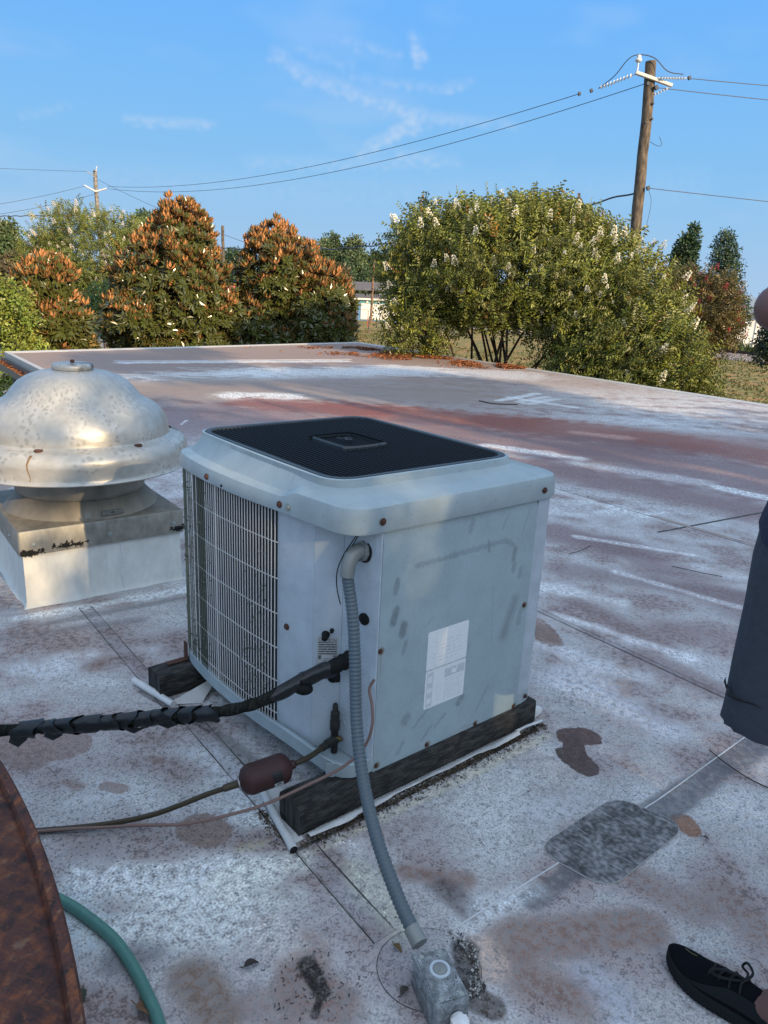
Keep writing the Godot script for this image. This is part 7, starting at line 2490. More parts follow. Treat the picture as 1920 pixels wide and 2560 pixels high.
	clump_tree("sweetgum_tree", "dark green tree at the right edge behind the raised elbow", Vector3(12.9, GROUND, -24.0), [[Vector3(12.2, 1.5, -24.0), Vector3(0.75, 1.0, 0.9)], [Vector3(12.25, 2.6, -24.0), Vector3(0.5, 0.7, 0.6)], [Vector3(12.1, 0.4, -24.0), Vector3(0.7, 0.7, 0.9)], [Vector3(12.8, 1.5, -24.0), Vector3(1.2, 1.6, 1.0)]], 1100, 0.5, Color(0.026, 0.05, 0.022), "", 0.35, "twigs")
	# the far woods, tree by tree
	var far := [
		[Vector3(-15.5, 6.0, -172), Vector3(4.2, 6.0, 4.0), 0, "pale green far tree at the left of the woods above the blue building"], [Vector3(-10.2, 5.6, -170), Vector3(4.3, 6.0, 4.0), 0, "pale green far tree in the middle of the woods above the blue building"],
		[Vector3(-5.2, 4.2, -178), Vector3(3.6, 5.2, 4.0), 1, "darker far tree just left of the brown pole above the blue building"], [Vector3(0.2, 4.6, -185), Vector3(5.0, 5.2, 5.0), 1, "dark far trees' easternmost crown touching the big crape myrtle"],
		[Vector3(-12.6, 1.0, -165), Vector3(4.5, 4.5, 4.0), 1, "low dark far tree in front of the pale ones above the blue building"], [Vector3(-7.0, 0.6, -168), Vector3(4.2, 4.2, 4.0), 1, "low dark far tree directly above the blue building's roof"],
		[Vector3(-2.0, 0.4, -172), Vector3(4.2, 4.4, 4.0), 1, "low dark far tree right of the brown pole"], [Vector3(-8.6, 1.2, -116), Vector3(1.9, 3.3, 1.8), 2, "thin brownish green tree in front of the far woods, left of the blue building"],
		[Vector3(-31.5, 3.6, -150), Vector3(4.4, 3.9, 4.0), 1, "dark far tree glimpsed between the two big magnolias"], [Vector3(-22.0, 4.6, -170), Vector3(5.5, 4.8, 4.4), 1, "far tree just right of the second magnolia"],
		[Vector3(-40.0, 2.8, -80), Vector3(1.7, 3.2, 1.6), 0, "pale far tree at the left edge under the wires"], [Vector3(-37.6, 2.2, -85), Vector3(2.2, 3.0, 2.0), 1, "darker far tree second from the left edge"],
		[Vector3(-34.8, 1.0, -70), Vector3(1.9, 1.9, 1.6), 2, "brownish far tree low at the left edge"], [Vector3(-29.0, 4.8, -92), Vector3(3.2, 3.4, 2.8), 0, "far rounded tree behind the right side of the distant white-flowered tree"],
		[Vector3(-32.9, 6.2, -100), Vector3(1.7, 2.8, 1.5), 1, "small far tree top just left of the tallest magnolia's tip"], [Vector3(-25.6, 5.2, -95), Vector3(1.9, 3.0, 1.8), 1, "far tree top touching the tallest magnolia"],
		[Vector3(33.0, 5.6, -90), Vector3(1.3, 3.6, 1.2), 1, "thin far tree top between the big crape myrtle and the pink-flowered one"]]
	for f in far:
		var c: Vector3 = f[0]
		var r: Vector3 = f[1]
		var big := absf(c.z) / 100.0
		var tint: Color = [Color(0.085, 0.125, 0.05), Color(0.042, 0.078, 0.036), Color(0.095, 0.082, 0.04)][f[2]]
		clump_tree("far_tree", f[3], Vector3(c.x, GROUND, c.z), [[c, r], [c + Vector3(r.x * 0.3, r.y * 0.55, 0), r * 0.55], [c + Vector3(-r.x * 0.45, -r.y * 0.2, 0.3), r * 0.7], [c + Vector3(r.x * 0.4, -r.y * 0.5, 0), r * 0.7], [Vector3(c.x, GROUND + 1.5, c.z), Vector3(r.x * 0.8, 1.8, r.z * 0.6)]], 480, 0.75 + big * 0.62, tint, "", 0.4, "clump", false)
	# trees behind the photographer, known by the shade they throw over the near roof
	var shade := [
		[Vector3(11.2, GROUND, 10.2), [[Vector3(11.0, 4.8, 10.4), Vector3(5.0, 3.6, 4.4)], [Vector3(8.3, 3.2, 12.6), Vector3(3.4, 2.8, 3.2)], [Vector3(13.9, 4.0, 8.4), Vector3(3.4, 3.6, 3.2)], [Vector3(11.2, 7.3, 10.0), Vector3(3.4, 2.2, 3.0)], [Vector3(10.5, 1.2, 11.5), Vector3(4.4, 2.4, 3.6)]], "broad leafy tree standing behind the photographer, shading the condensing unit"],
		[Vector3(19.6, GROUND, 5.6), [[Vector3(19.5, 4.6, 5.6), Vector3(3.6, 3.2, 3.4)], [Vector3(17.0, 3.2, 6.4), Vector3(2.6, 2.6, 2.4)], [Vector3(21.6, 5.6, 4.4), Vector3(2.4, 2.6, 2.2)]], "leafy tree standing to the right behind the photographer, streaking the far roof with shade"],
		[Vector3(16.9, GROUND, 8.0), [[Vector3(15.6, 11.6, 9.0), Vector3(1.4, 0.55, 1.2)], [Vector3(17.8, 10.1, 7.1), Vector3(1.9, 0.7, 1.5)], [Vector3(17.4, 8.6, 7.5), Vector3(1.7, 0.55, 1.4)], [Vector3(16.9, 12.9, 8.0), Vector3(0.6, 0.5, 0.6)]], "tall thin tree with tiered boughs behind the photographer, shading strips of the far roof"]]
	for t in shade:
		var o := root("shade_tree", t[0])
		tag(o, t[2], "tree", "")
		if not M.has("twigs"):
			M.twigs = leafy("twigs")
		var spots: Array = []
		var tints: Array = []
		for q in in_lumps(t[1], 9000 if t[1].size() > 4 else (3600 if t[1].size() == 3 else 1000), 77, 0.5):
			var p: Vector3 = q[0]
			if sunny(p):
				continue
			spots.append(Transform3D(facing(Vector3(rng.randfn(), rng.randfn(), rng.randfn()).normalized(), rng.randf_range(0.9, 1.6)), p - t[0]))
			tints.append(Color(0.05, 0.08, 0.025) * rng.randf_range(0.6, 1.4))
		many(o, "crown", M.twigs, M.foliage_plain, spots, tints)
		var top: Vector3 = t[1][0][0] - t[0]
		trunk(o, [Vector3.ZERO, Vector3(0.2, top.y * 0.4, 0.1), top], 0.32, 0.1, M.bark)
		for l in t[1]:
			trunk(o, [Vector3(0.2, top.y * 0.45, 0.1), top.lerp((l[0] as Vector3) - t[0], 0.6), (l[0] as Vector3) - t[0]], 0.14, 0.04, M.bark, "branch")

# openings in the crowns through which the sun reaches the places that are lit in the photograph: place, half width, half height
var OPENINGS := [
	[Vector3(-1.75, 0.75, -3.45), 0.32, 0.50], [Vector3(-1.8, 0.2, -3.2), 0.26, 0.10],
	[Vector3(0.36, 0.85, -2.33), 0.0, 0.28],
	[Vector3(1.10, 0.0, -2.75), 0.30, 0.0], [Vector3(0.85, 0.0, -2.05), 0.25, -0.1], [Vector3(1.2, 0.0, -1.75), 0.25, -0.1]]

func sunny(p: Vector3) -> bool:
	for o in OPENINGS:
		var d: Vector3 = p - o[0]
		var k := d.dot(SUN_TO.normalized())
		var off := d - SUN_TO.normalized() * k
		var flat := Vector3(SUN_TO.z, 0, -SUN_TO.x).normalized()
		var across := off.dot(flat)
		var upward := off.dot(SUN_TO.normalized().cross(flat))
		var w := rng.randfn(0.0, 0.12)
		if absf(across) < float(o[1]) + 0.38 + w and absf(upward) < float(o[2]) + 0.38 + w:
			return true
	return false

# ---------------------------------------------------------------- the ground and what stands beyond the roof
func build_ground() -> void:
	var dry := nz(0.006, 5, 4)
	var grass_tex := tex(512, 512, func(x: int, y: int) -> Color:
		var a := dry.get_noise_2d(x * 2.0, y * 3.2)
		var b: float = M.n_fine.get_noise_2d(x * 3.6, y * 3.6)
		var c: float = M.n_fine.get_noise_2d(x * 14.0, y * 14.0)
		var o := Color(0.43, 0.42, 0.21).lerp(Color(0.62, 0.50, 0.29), sstep(-0.15, 0.3, a + 0.4 * b))
		o = o.lerp(Color(0.33, 0.36, 0.15), sstep(0.15, 0.5, -a + 0.5 * b))
		o = o.lerp(Color(0.56, 0.38, 0.25), 0.7 * sstep(0.25, 0.5, a - 0.3 * b))
		var k := 1.0 + 0.35 * c
		return Color(o.r * k, o.g * k, o.b * k))
	var mb := MB.new()
	mb.quad(Vector3(-900, GROUND, 300), Vector3(900, GROUND, 300), Vector3(900, GROUND, -1500), Vector3(-900, GROUND, -1500), Vector3.UP, Vector2(0, 0), Vector2(1, 0), Vector2(1, 1), Vector2(0, 1))
	var gm := with_bumps(world_tex(mat(Color(0.95, 0.95, 0.95), 0.95, 0.0, grass_tex), 1.0 / 14.0, false), M.bump_fine, 1.0)
	structure(put(self, "ground", mb, gm))
	# asphalt behind the magnolias
	var asphalt := with_bumps(world_tex(mat(Color(0.26, 0.26, 0.265), 0.9, 0.0, M.paint_tex), 0.2, false), M.bump_fine, 0.6)
	mb = MB.new()
	mb.slab(PackedVector2Array([Vector2(-60, -62), Vector2(-40, -84), Vector2(-14, -66), Vector2(-1.5, -33), Vector2(2.5, -22), Vector2(-9, -24), Vector2(-26, -40)]), GROUND - 0.1, GROUND + 0.004)
	structure(put(self, "road", mb, asphalt))
	mb = MB.new()
	mb.tube([Vector3(-13.6, GROUND + 0.05, -66), Vector3(-1.2, GROUND + 0.05, -33), Vector3(2.8, GROUND + 0.05, -22)], 0.09, 6)
	structure(put(self, "kerb", mb, mat(Color(0.45, 0.44, 0.41), 0.9)))
	# railway: stone ballast, sleepers, rails
	var a := Vector3(-30.0, GROUND, -190.7)
	var b := Vector3(75.0, GROUND, -5.3)
	var d := (b - a).normalized()
	var s := Vector3(-d.z, 0, d.x)
	if s.z < 0.0:
		s = -s
	mb = MB.new()
	var stones := tex(256, 256, func(x: int, y: int) -> Color:
		var c: float = M.n_fine.get_noise_2d(x * 5.0, y * 5.0)
		var k := 0.58 + 0.5 * c
		return Color(k * 1.04, k * 0.96, k * 0.92))
	mb.grid([PackedVector3Array([a + s * 3.1 + Vector3.UP * 0.006, b + s * 3.1 + Vector3.UP * 0.006]), PackedVector3Array([a + s * 1.6 + Vector3.UP * 0.5, b + s * 1.6 + Vector3.UP * 0.5]), PackedVector3Array([a - s * 1.6 + Vector3.UP * 0.5, b - s * 1.6 + Vector3.UP * 0.5]), PackedVector3Array([a - s * 3.1 + Vector3.UP * 0.006, b - s * 3.1 + Vector3.UP * 0.006])], false, 0.9, false)
	structure(put(self, "ballast", mb, with_bumps(world_tex(mat(Color(0.85, 0.82, 0.80), 0.95, 0.0, stones), 0.8, false), M.bump_rust, 1.0)))
	var stone := MB.new()
	for i in 5:
		var q := Vector3(rng.randfn(), absf(rng.randfn()), rng.randfn()).normalized()
		stone.leaf(Vector3.ZERO, q, q.cross(Vector3(0.3, 0.5, 0.8)).normalized(), 0.09, 0.08, 0.4)
	var spots: Array = []
	var tints: Array = []
	for i in 9000:
		var t := rng.randf_range(0.35, 0.8)
		var w := rng.randf_range(1.3, 3.2)
		spots.append(Transform3D(Basis.from_euler(Vector3(rng.randf() * TAU, rng.randf() * TAU, 0)).scaled(Vector3.ONE * rng.randf_range(0.6, 1.4)), a.lerp(b, t) + s * w + Vector3.UP * (0.5 - maxf(0.0, w - 1.6) * 0.33)))
		tints.append(Color(0.36, 0.33, 0.31) * rng.randf_range(0.5, 1.6))
	var cm := mat(Color(1, 1, 1), 0.95)
	cm.vertex_color_use_as_albedo = true
	tag(many(self, "ballast_stones", stone.mesh(), cm, spots, tints), "pale loose stones on the near shoulder of the railway", "stones")
	var track := root("railway_track", Vector3.ZERO)
	tag(track, "rusty railway track crossing behind the big crape myrtle", "railway track")
	for side in [-0.72, 0.72]:
		mb = MB.new()
		var prof := [Vector2(-0.07, 0.56), Vector2(-0.07, 0.575), Vector2(-0.012, 0.60), Vector2(-0.012, 0.70), Vector2(-0.036, 0.71), Vector2(-0.036, 0.74), Vector2(0.036, 0.74), Vector2(0.036, 0.71), Vector2(0.012, 0.70), Vector2(0.012, 0.60), Vector2(0.07, 0.575), Vector2(0.07, 0.56)]
		var r0 := PackedVector3Array()
		var r1 := PackedVector3Array()
		for q in prof:
			r0.append(a + s * (side + q.x) + Vector3.UP * q.y)
			r1.append(b + s * (side + q.x) + Vector3.UP * q.y)
		mb.grid([r0, r1], true, 0.8)
		put(track, "rail", mb, mat(Color(0.065, 0.035, 0.025), 0.8))
	mb = MB.new()
	mb.box(Vector3(0.23, 0.17, 2.6), Vector3.ZERO, 0.02)
	var sleeper := mb.mesh()
	var sm := world_tex(mat(Color(0.06, 0.045, 0.035), 0.95, 0.0, M.bark_tex), 1.0)
	var sb := Basis(d, Vector3.UP, d.cross(Vector3.UP))
	for i in 110:
		put(track, "sleeper", sleeper, sm, Transform3D(sb, a.lerp(b, 0.42 + 0.36 * i / 110.0) + Vector3.UP * 0.475))
	# weeds along the line and rough grass beyond it
	M.tuft = leafy("tuft")
	spots = []
	tints = []
	for i in 5200:
		var t := rng.randf_range(0.2, 0.8)
		var w := -rng.randf_range(3.0, 9.0) if i % 8 else rng.randf_range(3.2, 5.0)
		var p := a.lerp(b, t) + s * w
		var k := rng.randf_range(0.8, 2.4) * (1.0 if w < 0.0 else 0.35)
		spots.append(Transform3D(Basis(Vector3.UP, rng.randf() * TAU).scaled(Vector3(k, k * rng.randf_range(0.7, 1.4), k)), p))
		tints.append(Color(0.075, 0.105, 0.03) * rng.randf_range(0.5, 1.5) if rng.randf() > 0.12 else Color(0.2, 0.16, 0.07))
	tag(many(self, "weeds", M.tuft, M.foliage_plain, spots, tints), "rough green weeds growing along the far side of the railway", "weeds")
	spots = []
	tints = []
	for i in 9000:
		var p := Vector3(rng.randf_range(4.0, 40.0), GROUND, -rng.randf_range(20.0, 72.0))
		if i % 3 == 0:
			p = Vector3(rng.randf_range(-8.0, 5.0), GROUND, -rng.randf_range(30.0, 95.0))
		if (p - a).dot(s) < 3.0:
			continue
		if p.x < 0.0 and p.z > -33.0 - p.x * 2.66 and p.z > -66.0:
			continue
		var k := rng.randf_range(0.2, 0.42)
		spots.append(Transform3D(Basis(Vector3.UP, rng.randf() * TAU).scaled(Vector3(k * 1.6, k, k * 1.6)), p))
		tints.append(Color(0.22, 0.18, 0.07).lerp(Color(0.10, 0.125, 0.035), rng.randf()) * rng.randf_range(0.7, 1.3))
	tag(many(self, "lawn_grass", M.tuft, M.foliage_plain, spots, tints), "dry yellowish grass tufts on the lawn before the railway", "grass")

func pole(label: String, foot: Vector3, top: Vector3, r0: float, r1: float, material: Material) -> Node3D:
	var o := root("utility_pole", foot)
	tag(o, label, "utility pole", "")
	var line: Array = []
	var rr: Array = []
	var w := nz(1.4, int(foot.x * 3.0) + 40, 2)
	for k in 25:
		var t := k / 24.0
		line.append((top - foot) * t + Vector3(w.get_noise_1d(t * 6.0), 0, 0) * 0.03)
		rr.append(lerpf(r0, r1, t) * (1.0 + 0.05 * w.get_noise_1d(t * 30.0 + 9.0)))
	var mb := MB.new()
	mb.tube(line, rr, 14)
	put(o, "shaft", mb, material)
	return o

# an insulator string between two points
func insulator(parent: Node, a: Vector3, b: Vector3, discs: int, r: float) -> void:
	var d := (b - a).normalized()
	var mb := MB.new()
	mb.tube([a, b], r * 0.25, 6)
	for k in discs:
		var c := a.lerp(b, (k + 1.0) / (discs + 1.0))
		mb.tube([c - d * r * 0.3, c, c + d * r * 0.22], [r * 0.35, r, r * 0.4], 10)
	put(parent, "insulator", mb, M.porcelain)

func wire(label: String, a: Vector3, b: Vector3, sag: float, r: float, called := "power_line", twist := 0.0) -> void:
	var line: Array = []
	for k in 49:
		var t := k / 48.0
		line.append(a.lerp(b, t) - Vector3.UP * sag * 4.0 * t * (1.0 - t))
	var mb := MB.new()
	if twist > 0.0:
		var dense: Array = []
		for k in 401:
			var t := k / 400.0
			dense.append(a.lerp(b, t) - Vector3.UP * (sag * 4.0 * t * (1.0 - t) + twist * sin(t * 190.0)))
		line = dense
	mb.tube(line, r, 6, false)
	tag(put(self, called, mb, M.cable), label, "power line" if called == "power_line" else "cable", "")

func build_poles() -> void:
	var pr := pole("leaning brown wooden utility pole rising behind the big crape myrtle", Vector3(7.52, GROUND, -24.0), Vector3(6.99, 8.10, -24.0), 0.185, 0.15, M.pole_wood)
	var f := Vector3(7.52, GROUND, -24.0)
	var mb := MB.new()
	mb.box(Vector3(1.12, 0.09, 0.11), Vector3(7.08, 7.62, -23.83) - f, 0.012, Basis(Vector3.BACK, -0.26))
	put(pr, "crossarm", mb, mat(Color(0.56, 0.56, 0.54), 0.6))
	insulator(pr, Vector3(6.52, 7.72, -23.85) - f, Vector3(5.72, 7.50, -24.6) - f, 10, 0.058)
	insulator(pr, Vector3(7.18, 7.63, -23.75) - f, Vector3(7.98, 7.66, -23.75) - f, 9, 0.058)
	insulator(pr, Vector3(7.55, 7.42, -23.8) - f, Vector3(7.10, 7.22, -24.05) - f, 6, 0.05)
	mb = MB.new()
	mb.xf = Transform3D(Basis(), Vector3(6.58, 7.75, -23.83) - f)
	mb.lathe([Vector2(0, 0), Vector2(0.022, 0.0), Vector2(0.022, 0.26), Vector2(0.06, 0.27), Vector2(0.095, 0.31), Vector2(0.09, 0.35), Vector2(0.06, 0.37), Vector2(0.065, 0.41), Vector2(0.045, 0.45), Vector2(0, 0.46)], 14, 0.5)
	put(pr, "post_insulator", mb, M.porcelain)
	mb = MB.new()
	mb.tube(smooth_line([Vector3(5.72, 7.50, -24.6) - f, Vector3(6.05, 7.75, -24.2) - f, Vector3(6.30, 8.10, -23.9) - f, Vector3(6.58, 8.21, -23.83) - f, Vector3(7.0, 8.12, -23.75) - f, Vector3(7.40, 7.80, -23.7) - f, Vector3(7.85, 7.74, -23.7) - f], 6), 0.014, 6)
	put(pr, "jumper_wire", mb, M.cable)
	for q in [[5.25, 7.42, -24.95, 0.05], [5.55, 7.47, -24.75, 0.05], [8.05, 7.67, -23.75, 0.05], [6.93, 7.50, -23.85, 0.05], [7.17, 7.40, -23.8, 0.06], [7.33, 4.76, -23.8, 0.06], [7.15, 7.0, -23.82, 0.035], [7.18, 6.6, -23.82, 0.035], [7.02, 6.5, -23.85, 0.03]]:
		mb = MB.new()
		mb.box(Vector3(q[3] * 1.6, q[3] * 2.0, q[3] * 1.6), Vector3(q[0], q[1], q[2]) - f, 0.01, Basis(Vector3.BACK, 0.4))
		put(pr, "clamp", mb, M.cable)
	mb = MB.new()
	mb.tube(smooth_line([Vector3(7.20, 6.0, -23.8) - f, Vector3(7.40, 5.88, -23.7) - f, Vector3(7.52, 5.92, -23.7) - f, Vector3(7.42, 6.12, -23.7) - f], 6), 0.008, 5)
	mb.tube(smooth_line([Vector3(7.35, 4.72, -23.8) - f, Vector3(7.45, 4.3, -23.7) - f, Vector3(7.36, 3.4, -23.7) - f], 6), 0.007, 5)
	put(pr, "loose_wire", mb, M.cable)
	var pl := pole("distant wooden utility pole above the far white-flowered tree at the left", Vector3(-19.55, GROUND, -52.0), Vector3(-19.76, 8.05, -52.0), 0.16, 0.12, world_tex(mat(Color(0.34, 0.31, 0.27), 0.9, 0.0, M.bark_tex), 0.8))
	f = Vector3(-19.55, GROUND, -52.0)
	for side in [-1.0, 1.0]:
		mb = MB.new()
		mb.tube([Vector3(-19.72, 6.75, -51.86) - f, Vector3(-19.72 + side * 0.72, 6.98 + (0.12 if side < 0.0 else 0.0), -51.86) - f], [0.06, 0.045], 8)
		put(pl, "bracket_arm", mb, M.porcelain)
	insulator(pl, Vector3(-19.65, 7.85, -51.85) - f, Vector3(-19.55, 8.28, -51.85) - f, 2, 0.10)
	mb = MB.new()
	mb.tube([Vector3(-19.72, 7.6, -51.85) - f, Vector3(-20.2, 7.95, -51.85) - f], 0.03, 6)
	put(pl, "bracket_arm", mb, M.steel)
	mb = MB.new()
	mb.xf = Transform3D(Basis(), Vector3(-19.9, 5.15, -51.8) - f)
	mb.lathe([Vector2(0, 0), Vector2(0.16, 0.02), Vector2(0.17, 0.3), Vector2(0.12, 0.38), Vector2(0, 0.4)], 12)
	put(pl, "splice_box", mb, mat(Color(0.35, 0.34, 0.32), 0.7))
	for q in [["thin bare brown pole without wires standing by the blue building", Vector3(-3.46, GROUND, -118.0), Vector3(-3.30, 5.75, -118.0), 0.19, 0.16], ["tiny far pole with a crossarm before the woods, left of the blue building", Vector3(-10.5, GROUND, -138.0), Vector3(-10.4, 5.1, -138.0), 0.16, 0.13], ["far pole tip showing between the two big magnolias", Vector3(-13.2, GROUND, -60.0), Vector3(-13.3, 5.6, -60.0), 0.13, 0.11]]:
		var o := pole(q[0], q[1], q[2], q[3], q[4], world_tex(mat(Color(0.30, 0.185, 0.11), 0.9, 0.0, M.bark_tex), 0.8) if q[1].x > -5.0 else M.pole_wood)
		if q[1].x < -10.2 and q[1].z < -100.0:
			mb = MB.new()
			mb.box(Vector3(3.4, 0.2, 0.2), Vector3(0.0, 8.2, 0.15), 0.02)
			put(o, "crossarm", mb, M.pole_wood)
	wire("upper power line spanning from the right pole's insulators to the distant left pole", Vector3(5.25, 7.42, -24.95), Vector3(-19.0, 7.12, -52.0), 0.85, 0.0105)
	wire("lower power line spanning from the right pole to the distant left pole", Vector3(6.93, 7.53, -23.9), Vector3(-19.05, 6.98, -52.0), 1.15, 0.0105)
	wire("topmost power line leaving the right pole towards the right edge", Vector3(7.98, 7.66, -23.75), Vector3(34.0, 8.55, -26.0), 0.35, 0.0105)
	wire("second power line leaving the right pole towards the right edge", Vector3(7.2, 7.40, -23.8), Vector3(34.0, 7.55, -26.0), 0.3, 0.0105)
	wire("lowest power line leaving the right pole towards the right edge", Vector3(7.33, 4.76, -23.8), Vector3(34.0, 3.95, -26.0), 0.12, 0.0105)
	wire("dark twisted cable passing behind both big magnolias and the crape myrtle", Vector3(7.25, 4.72, -24.0), Vector3(-19.72, 5.35, -52.0), 1.95, 0.026, "overhead_cable", 0.025)
	wire("dark cable from the distant left pole to the left edge", Vector3(-19.75, 5.4, -52.0), Vector3(-40.0, 4.6, -50.0), 0.25, 0.03, "overhead_cable", 0.02)
	wire("pale topmost wire from the distant left pole to the left edge", Vector3(-20.2, 7.95, -52.0), Vector3(-42.0, 7.9, -50.0), 0.15, 0.0105)
	wire("sagging wire from the left arm of the distant left pole to the left edge", Vector3(-20.44, 7.08, -52.0), Vector3(-40.0, 4.3, -48.0), 0.9, 0.012)
	wire("second sagging wire from the distant left pole to the left edge", Vector3(-19.72, 6.65, -52.0), Vector3(-40.0, 4.2, -48.0), 1.1, 0.012)
	wire("thin pale wire sloping down right from the distant left pole behind the tallest magnolia", Vector3(-19.6, 7.5, -52.0), Vector3(-7.0, 3.3, -40.0), 0.2, 0.011)

# a pitched-roof building: its walls, boards, doors and roof are parts
func build_buildings() -> void:
	var blue := mat(Color(0.10, 0.24, 0.46), 0.7)
	var white := mat(Color(0.78, 0.77, 0.72), 0.7)
	var shingle := world_tex(mat(Color(0.13, 0.12, 0.125), 0.9, 0.0, M.paint_tex), 0.3)
	var turq := mat(Color(0.16, 0.42, 0.46), 0.7)
	var o := root("blue_building", Vector3(-4.0, GROUND, -124.0), -0.09)
	tag(o, "low blue and white building seen between the magnolia and the crape myrtle", "building")
	var B := func(called: String, size: Vector3, at: Vector3, m: Material, parent: Node = o, turn := Basis()) -> Node3D:
		var mb := MB.new()
		mb.box(size, at, 0.02, turn)
		return put(parent, called, mb, m)
	B.call("wall", Vector3(6.4, 3.6, 5.0), Vector3(1.4, 1.8, -2.5), blue)
	var panels := [[-0.55, 1.55], [1.05, 1.35], [2.55, 1.45], [4.0, 1.2]]
	for p in panels:
		var dp: Node3D = B.call("door_panel", Vector3(p[1], 2.5, 0.08), Vector3(p[0], 1.45, 0.05), white)
		B.call("panel_rail", Vector3(p[1], 0.06, 0.03), Vector3(p[0], 1.75, 0.11), mat(Color(0.3, 0.3, 0.28), 0.7), dp)
	B.call("frieze", Vector3(6.0, 0.45, 0.05), Vector3(1.5, 2.98, 0.04), turq)
	for x in [-0.3, 1.6, 3.0]:
		B.call("bracket", Vector3(0.3, 0.4, 0.2), Vector3(x, 3.0, 0.12), white)
	B.call("fascia", Vector3(7.6, 0.3, 0.5), Vector3(1.2, 3.38, 0.3), white)
	B.call("fascia", Vector3(0.3, 0.3, 5.6), Vector3(-2.05, 3.4, -2.5), white)
	B.call("canopy_roof", Vector3(7.6, 0.12, 3.2), Vector3(1.2, 3.85, -1.0), shingle, o, Basis(Vector3.RIGHT, 0.16))
	B.call("clerestory_wall", Vector3(4.2, 1.3, 3.0), Vector3(3.2, 4.5, -4.6), mat(Color(0.22, 0.30, 0.42), 0.7))
	B.call("clerestory_window", Vector3(2.6, 0.4, 0.06), Vector3(0.6, 4.55, -3.0), M.black)
	B.call("trim", Vector3(3.2, 0.14, 0.2), Vector3(0.4, 4.85, -3.0), white)
	B.call("upper_roof", Vector3(9.5, 0.16, 4.4), Vector3(0.5, 5.35, -4.6), shingle, o, Basis(Vector3.RIGHT, 0.30))
	B.call("gable_trim", Vector3(1.9, 0.35, 0.2), Vector3(2.75, 5.2, -2.6), white, o, Basis(Vector3.BACK, 0.3))
	# white warehouse at the right behind the trees
	o = root("white_warehouse", Vector3(40.5, GROUND, -92.0), -0.35)
	tag(o, "white metal warehouse glimpsed through the dark trees at the right", "building")
	var metal := mat(Color(0.76, 0.76, 0.74), 0.6)
	B.call("wall", Vector3(22.0, 4.2, 8.0), Vector3(4.0, 2.1, -4.0), metal, o)
	for k in 30:
		B.call("wall_rib", Vector3(0.08, 4.1, 0.08), Vector3(-6.8 + k * 0.73, 2.1, 0.05), metal, o)
	B.call("roof", Vector3(23.0, 0.15, 9.2), Vector3(4.0, 5.1, -3.8), world_tex(mat(Color(0.33, 0.37, 0.38), 0.5, 0.3, M.paint_tex), 0.5), o, Basis(Vector3.RIGHT, 0.22))
	B.call("fascia", Vector3(23.0, 0.4, 0.12), Vector3(4.0, 4.05, 0.35), metal, o)
	for x in [0.6, 6.0]:
		var w: Node3D = B.call("door", Vector3(2.6, 3.0, 0.1), Vector3(x, 1.5, 0.1), mat(Color(0.82, 0.81, 0.77), 0.6), o)
		B.call("door_frame", Vector3(0.15, 3.1, 0.14), Vector3(x - 1.38, 1.55, 0.1), mat(Color(0.25, 0.36, 0.5), 0.6), w)
	# brown-roofed house at the left in the gap between the magnolias
	o = root("brown_roof_house", Vector3(-30.0, GROUND, -70.0), 0.25)
	tag(o, "low house with a brown roof and white fascia in the left gap", "building")
	var brick := mat(Color(0.30, 0.17, 0.13), 0.85)
	B.call("wall", Vector3(9.0, 1.9, 6.0), Vector3(-1.0, 0.95, -3.0), brick, o)
	B.call("roof", Vector3(10.2, 0.16, 4.2), Vector3(-1.0, 2.75, -1.2), world_tex(mat(Color(0.16, 0.10, 0.085), 0.9, 0.0, M.paint_tex), 0.4), o, Basis(Vector3.RIGHT, 0.38))
	B.call("roof", Vector3(10.2, 0.16, 4.2), Vector3(-1.0, 2.75, -4.9), world_tex(mat(Color(0.16, 0.10, 0.085), 0.9, 0.0, M.paint_tex), 0.4), o, Basis(Vector3.RIGHT, -0.38))
	B.call("fascia", Vector3(10.2, 0.28, 0.08), Vector3(-1.0, 1.95, 0.8), white, o)
	for x in [-3.5, 0.5]:
		var w: Node3D = B.call("window", Vector3(1.2, 1.0, 0.08), Vector3(x, 1.1, 0.04), white, o)
		B.call("pane", Vector3(1.0, 0.8, 0.02), Vector3(x, 1.1, 0.09), M.black, w)
	# pale block of a building with a pinkish sign, glimpsed through the tallest magnolia
	o = root("far_shop", Vector3(-16.5, GROUND, -60.0), 0.1)
	tag(o, "pale low building with a red awning glimpsed between the two big magnolias", "building")
	B.call("wall", Vector3(9.0, 4.0, 5.0), Vector3(0.0, 2.0, -2.5), mat(Color(0.5, 0.5, 0.5), 0.8), o)
	B.call("roof", Vector3(9.4, 0.3, 5.4), Vector3(0.0, 4.15, -2.5), shingle, o)
	B.call("awning", Vector3(1.7, 0.9, 0.5), Vector3(4.2, 4.3, 0.3), mat(Color(0.50, 0.10, 0.11), 0.7), o)
	# chain-link fence by the line: posts and rails, one of them red
	var fence := root("railway_fence", Vector3(-5.0, GROUND, -105.0))
	tag(fence, "thin wire fence in front of the blue building, one post red", "fence")
	for k in 6:
		var mb := MB.new()
		mb.tube([Vector3(k * 1.55 - 1.6, 0, -0.3 * k), Vector3(k * 1.55 - 1.6, 2.1, -0.3 * k)], 0.045, 6)
		put(fence, "post", mb, mat(Color(0.45, 0.06, 0.04), 0.6) if k == 2 else M.steel)
	for y in [1.05, 2.05]:
		var mb := MB.new()
		mb.tube([Vector3(-1.6, y, 0), Vector3(6.15, y, -1.5)], 0.022, 5)
		put(fence, "rail", mb, M.steel)
	var sp := root("marker_post", Vector3(-2.85, GROUND, -90.0))
	tag(sp, "short slim wooden post standing in the grass before the railway", "post")
	var pm := MB.new()
	pm.tube([Vector3.ZERO, Vector3(0.05, 1.9, 0)], [0.09, 0.075], 8)
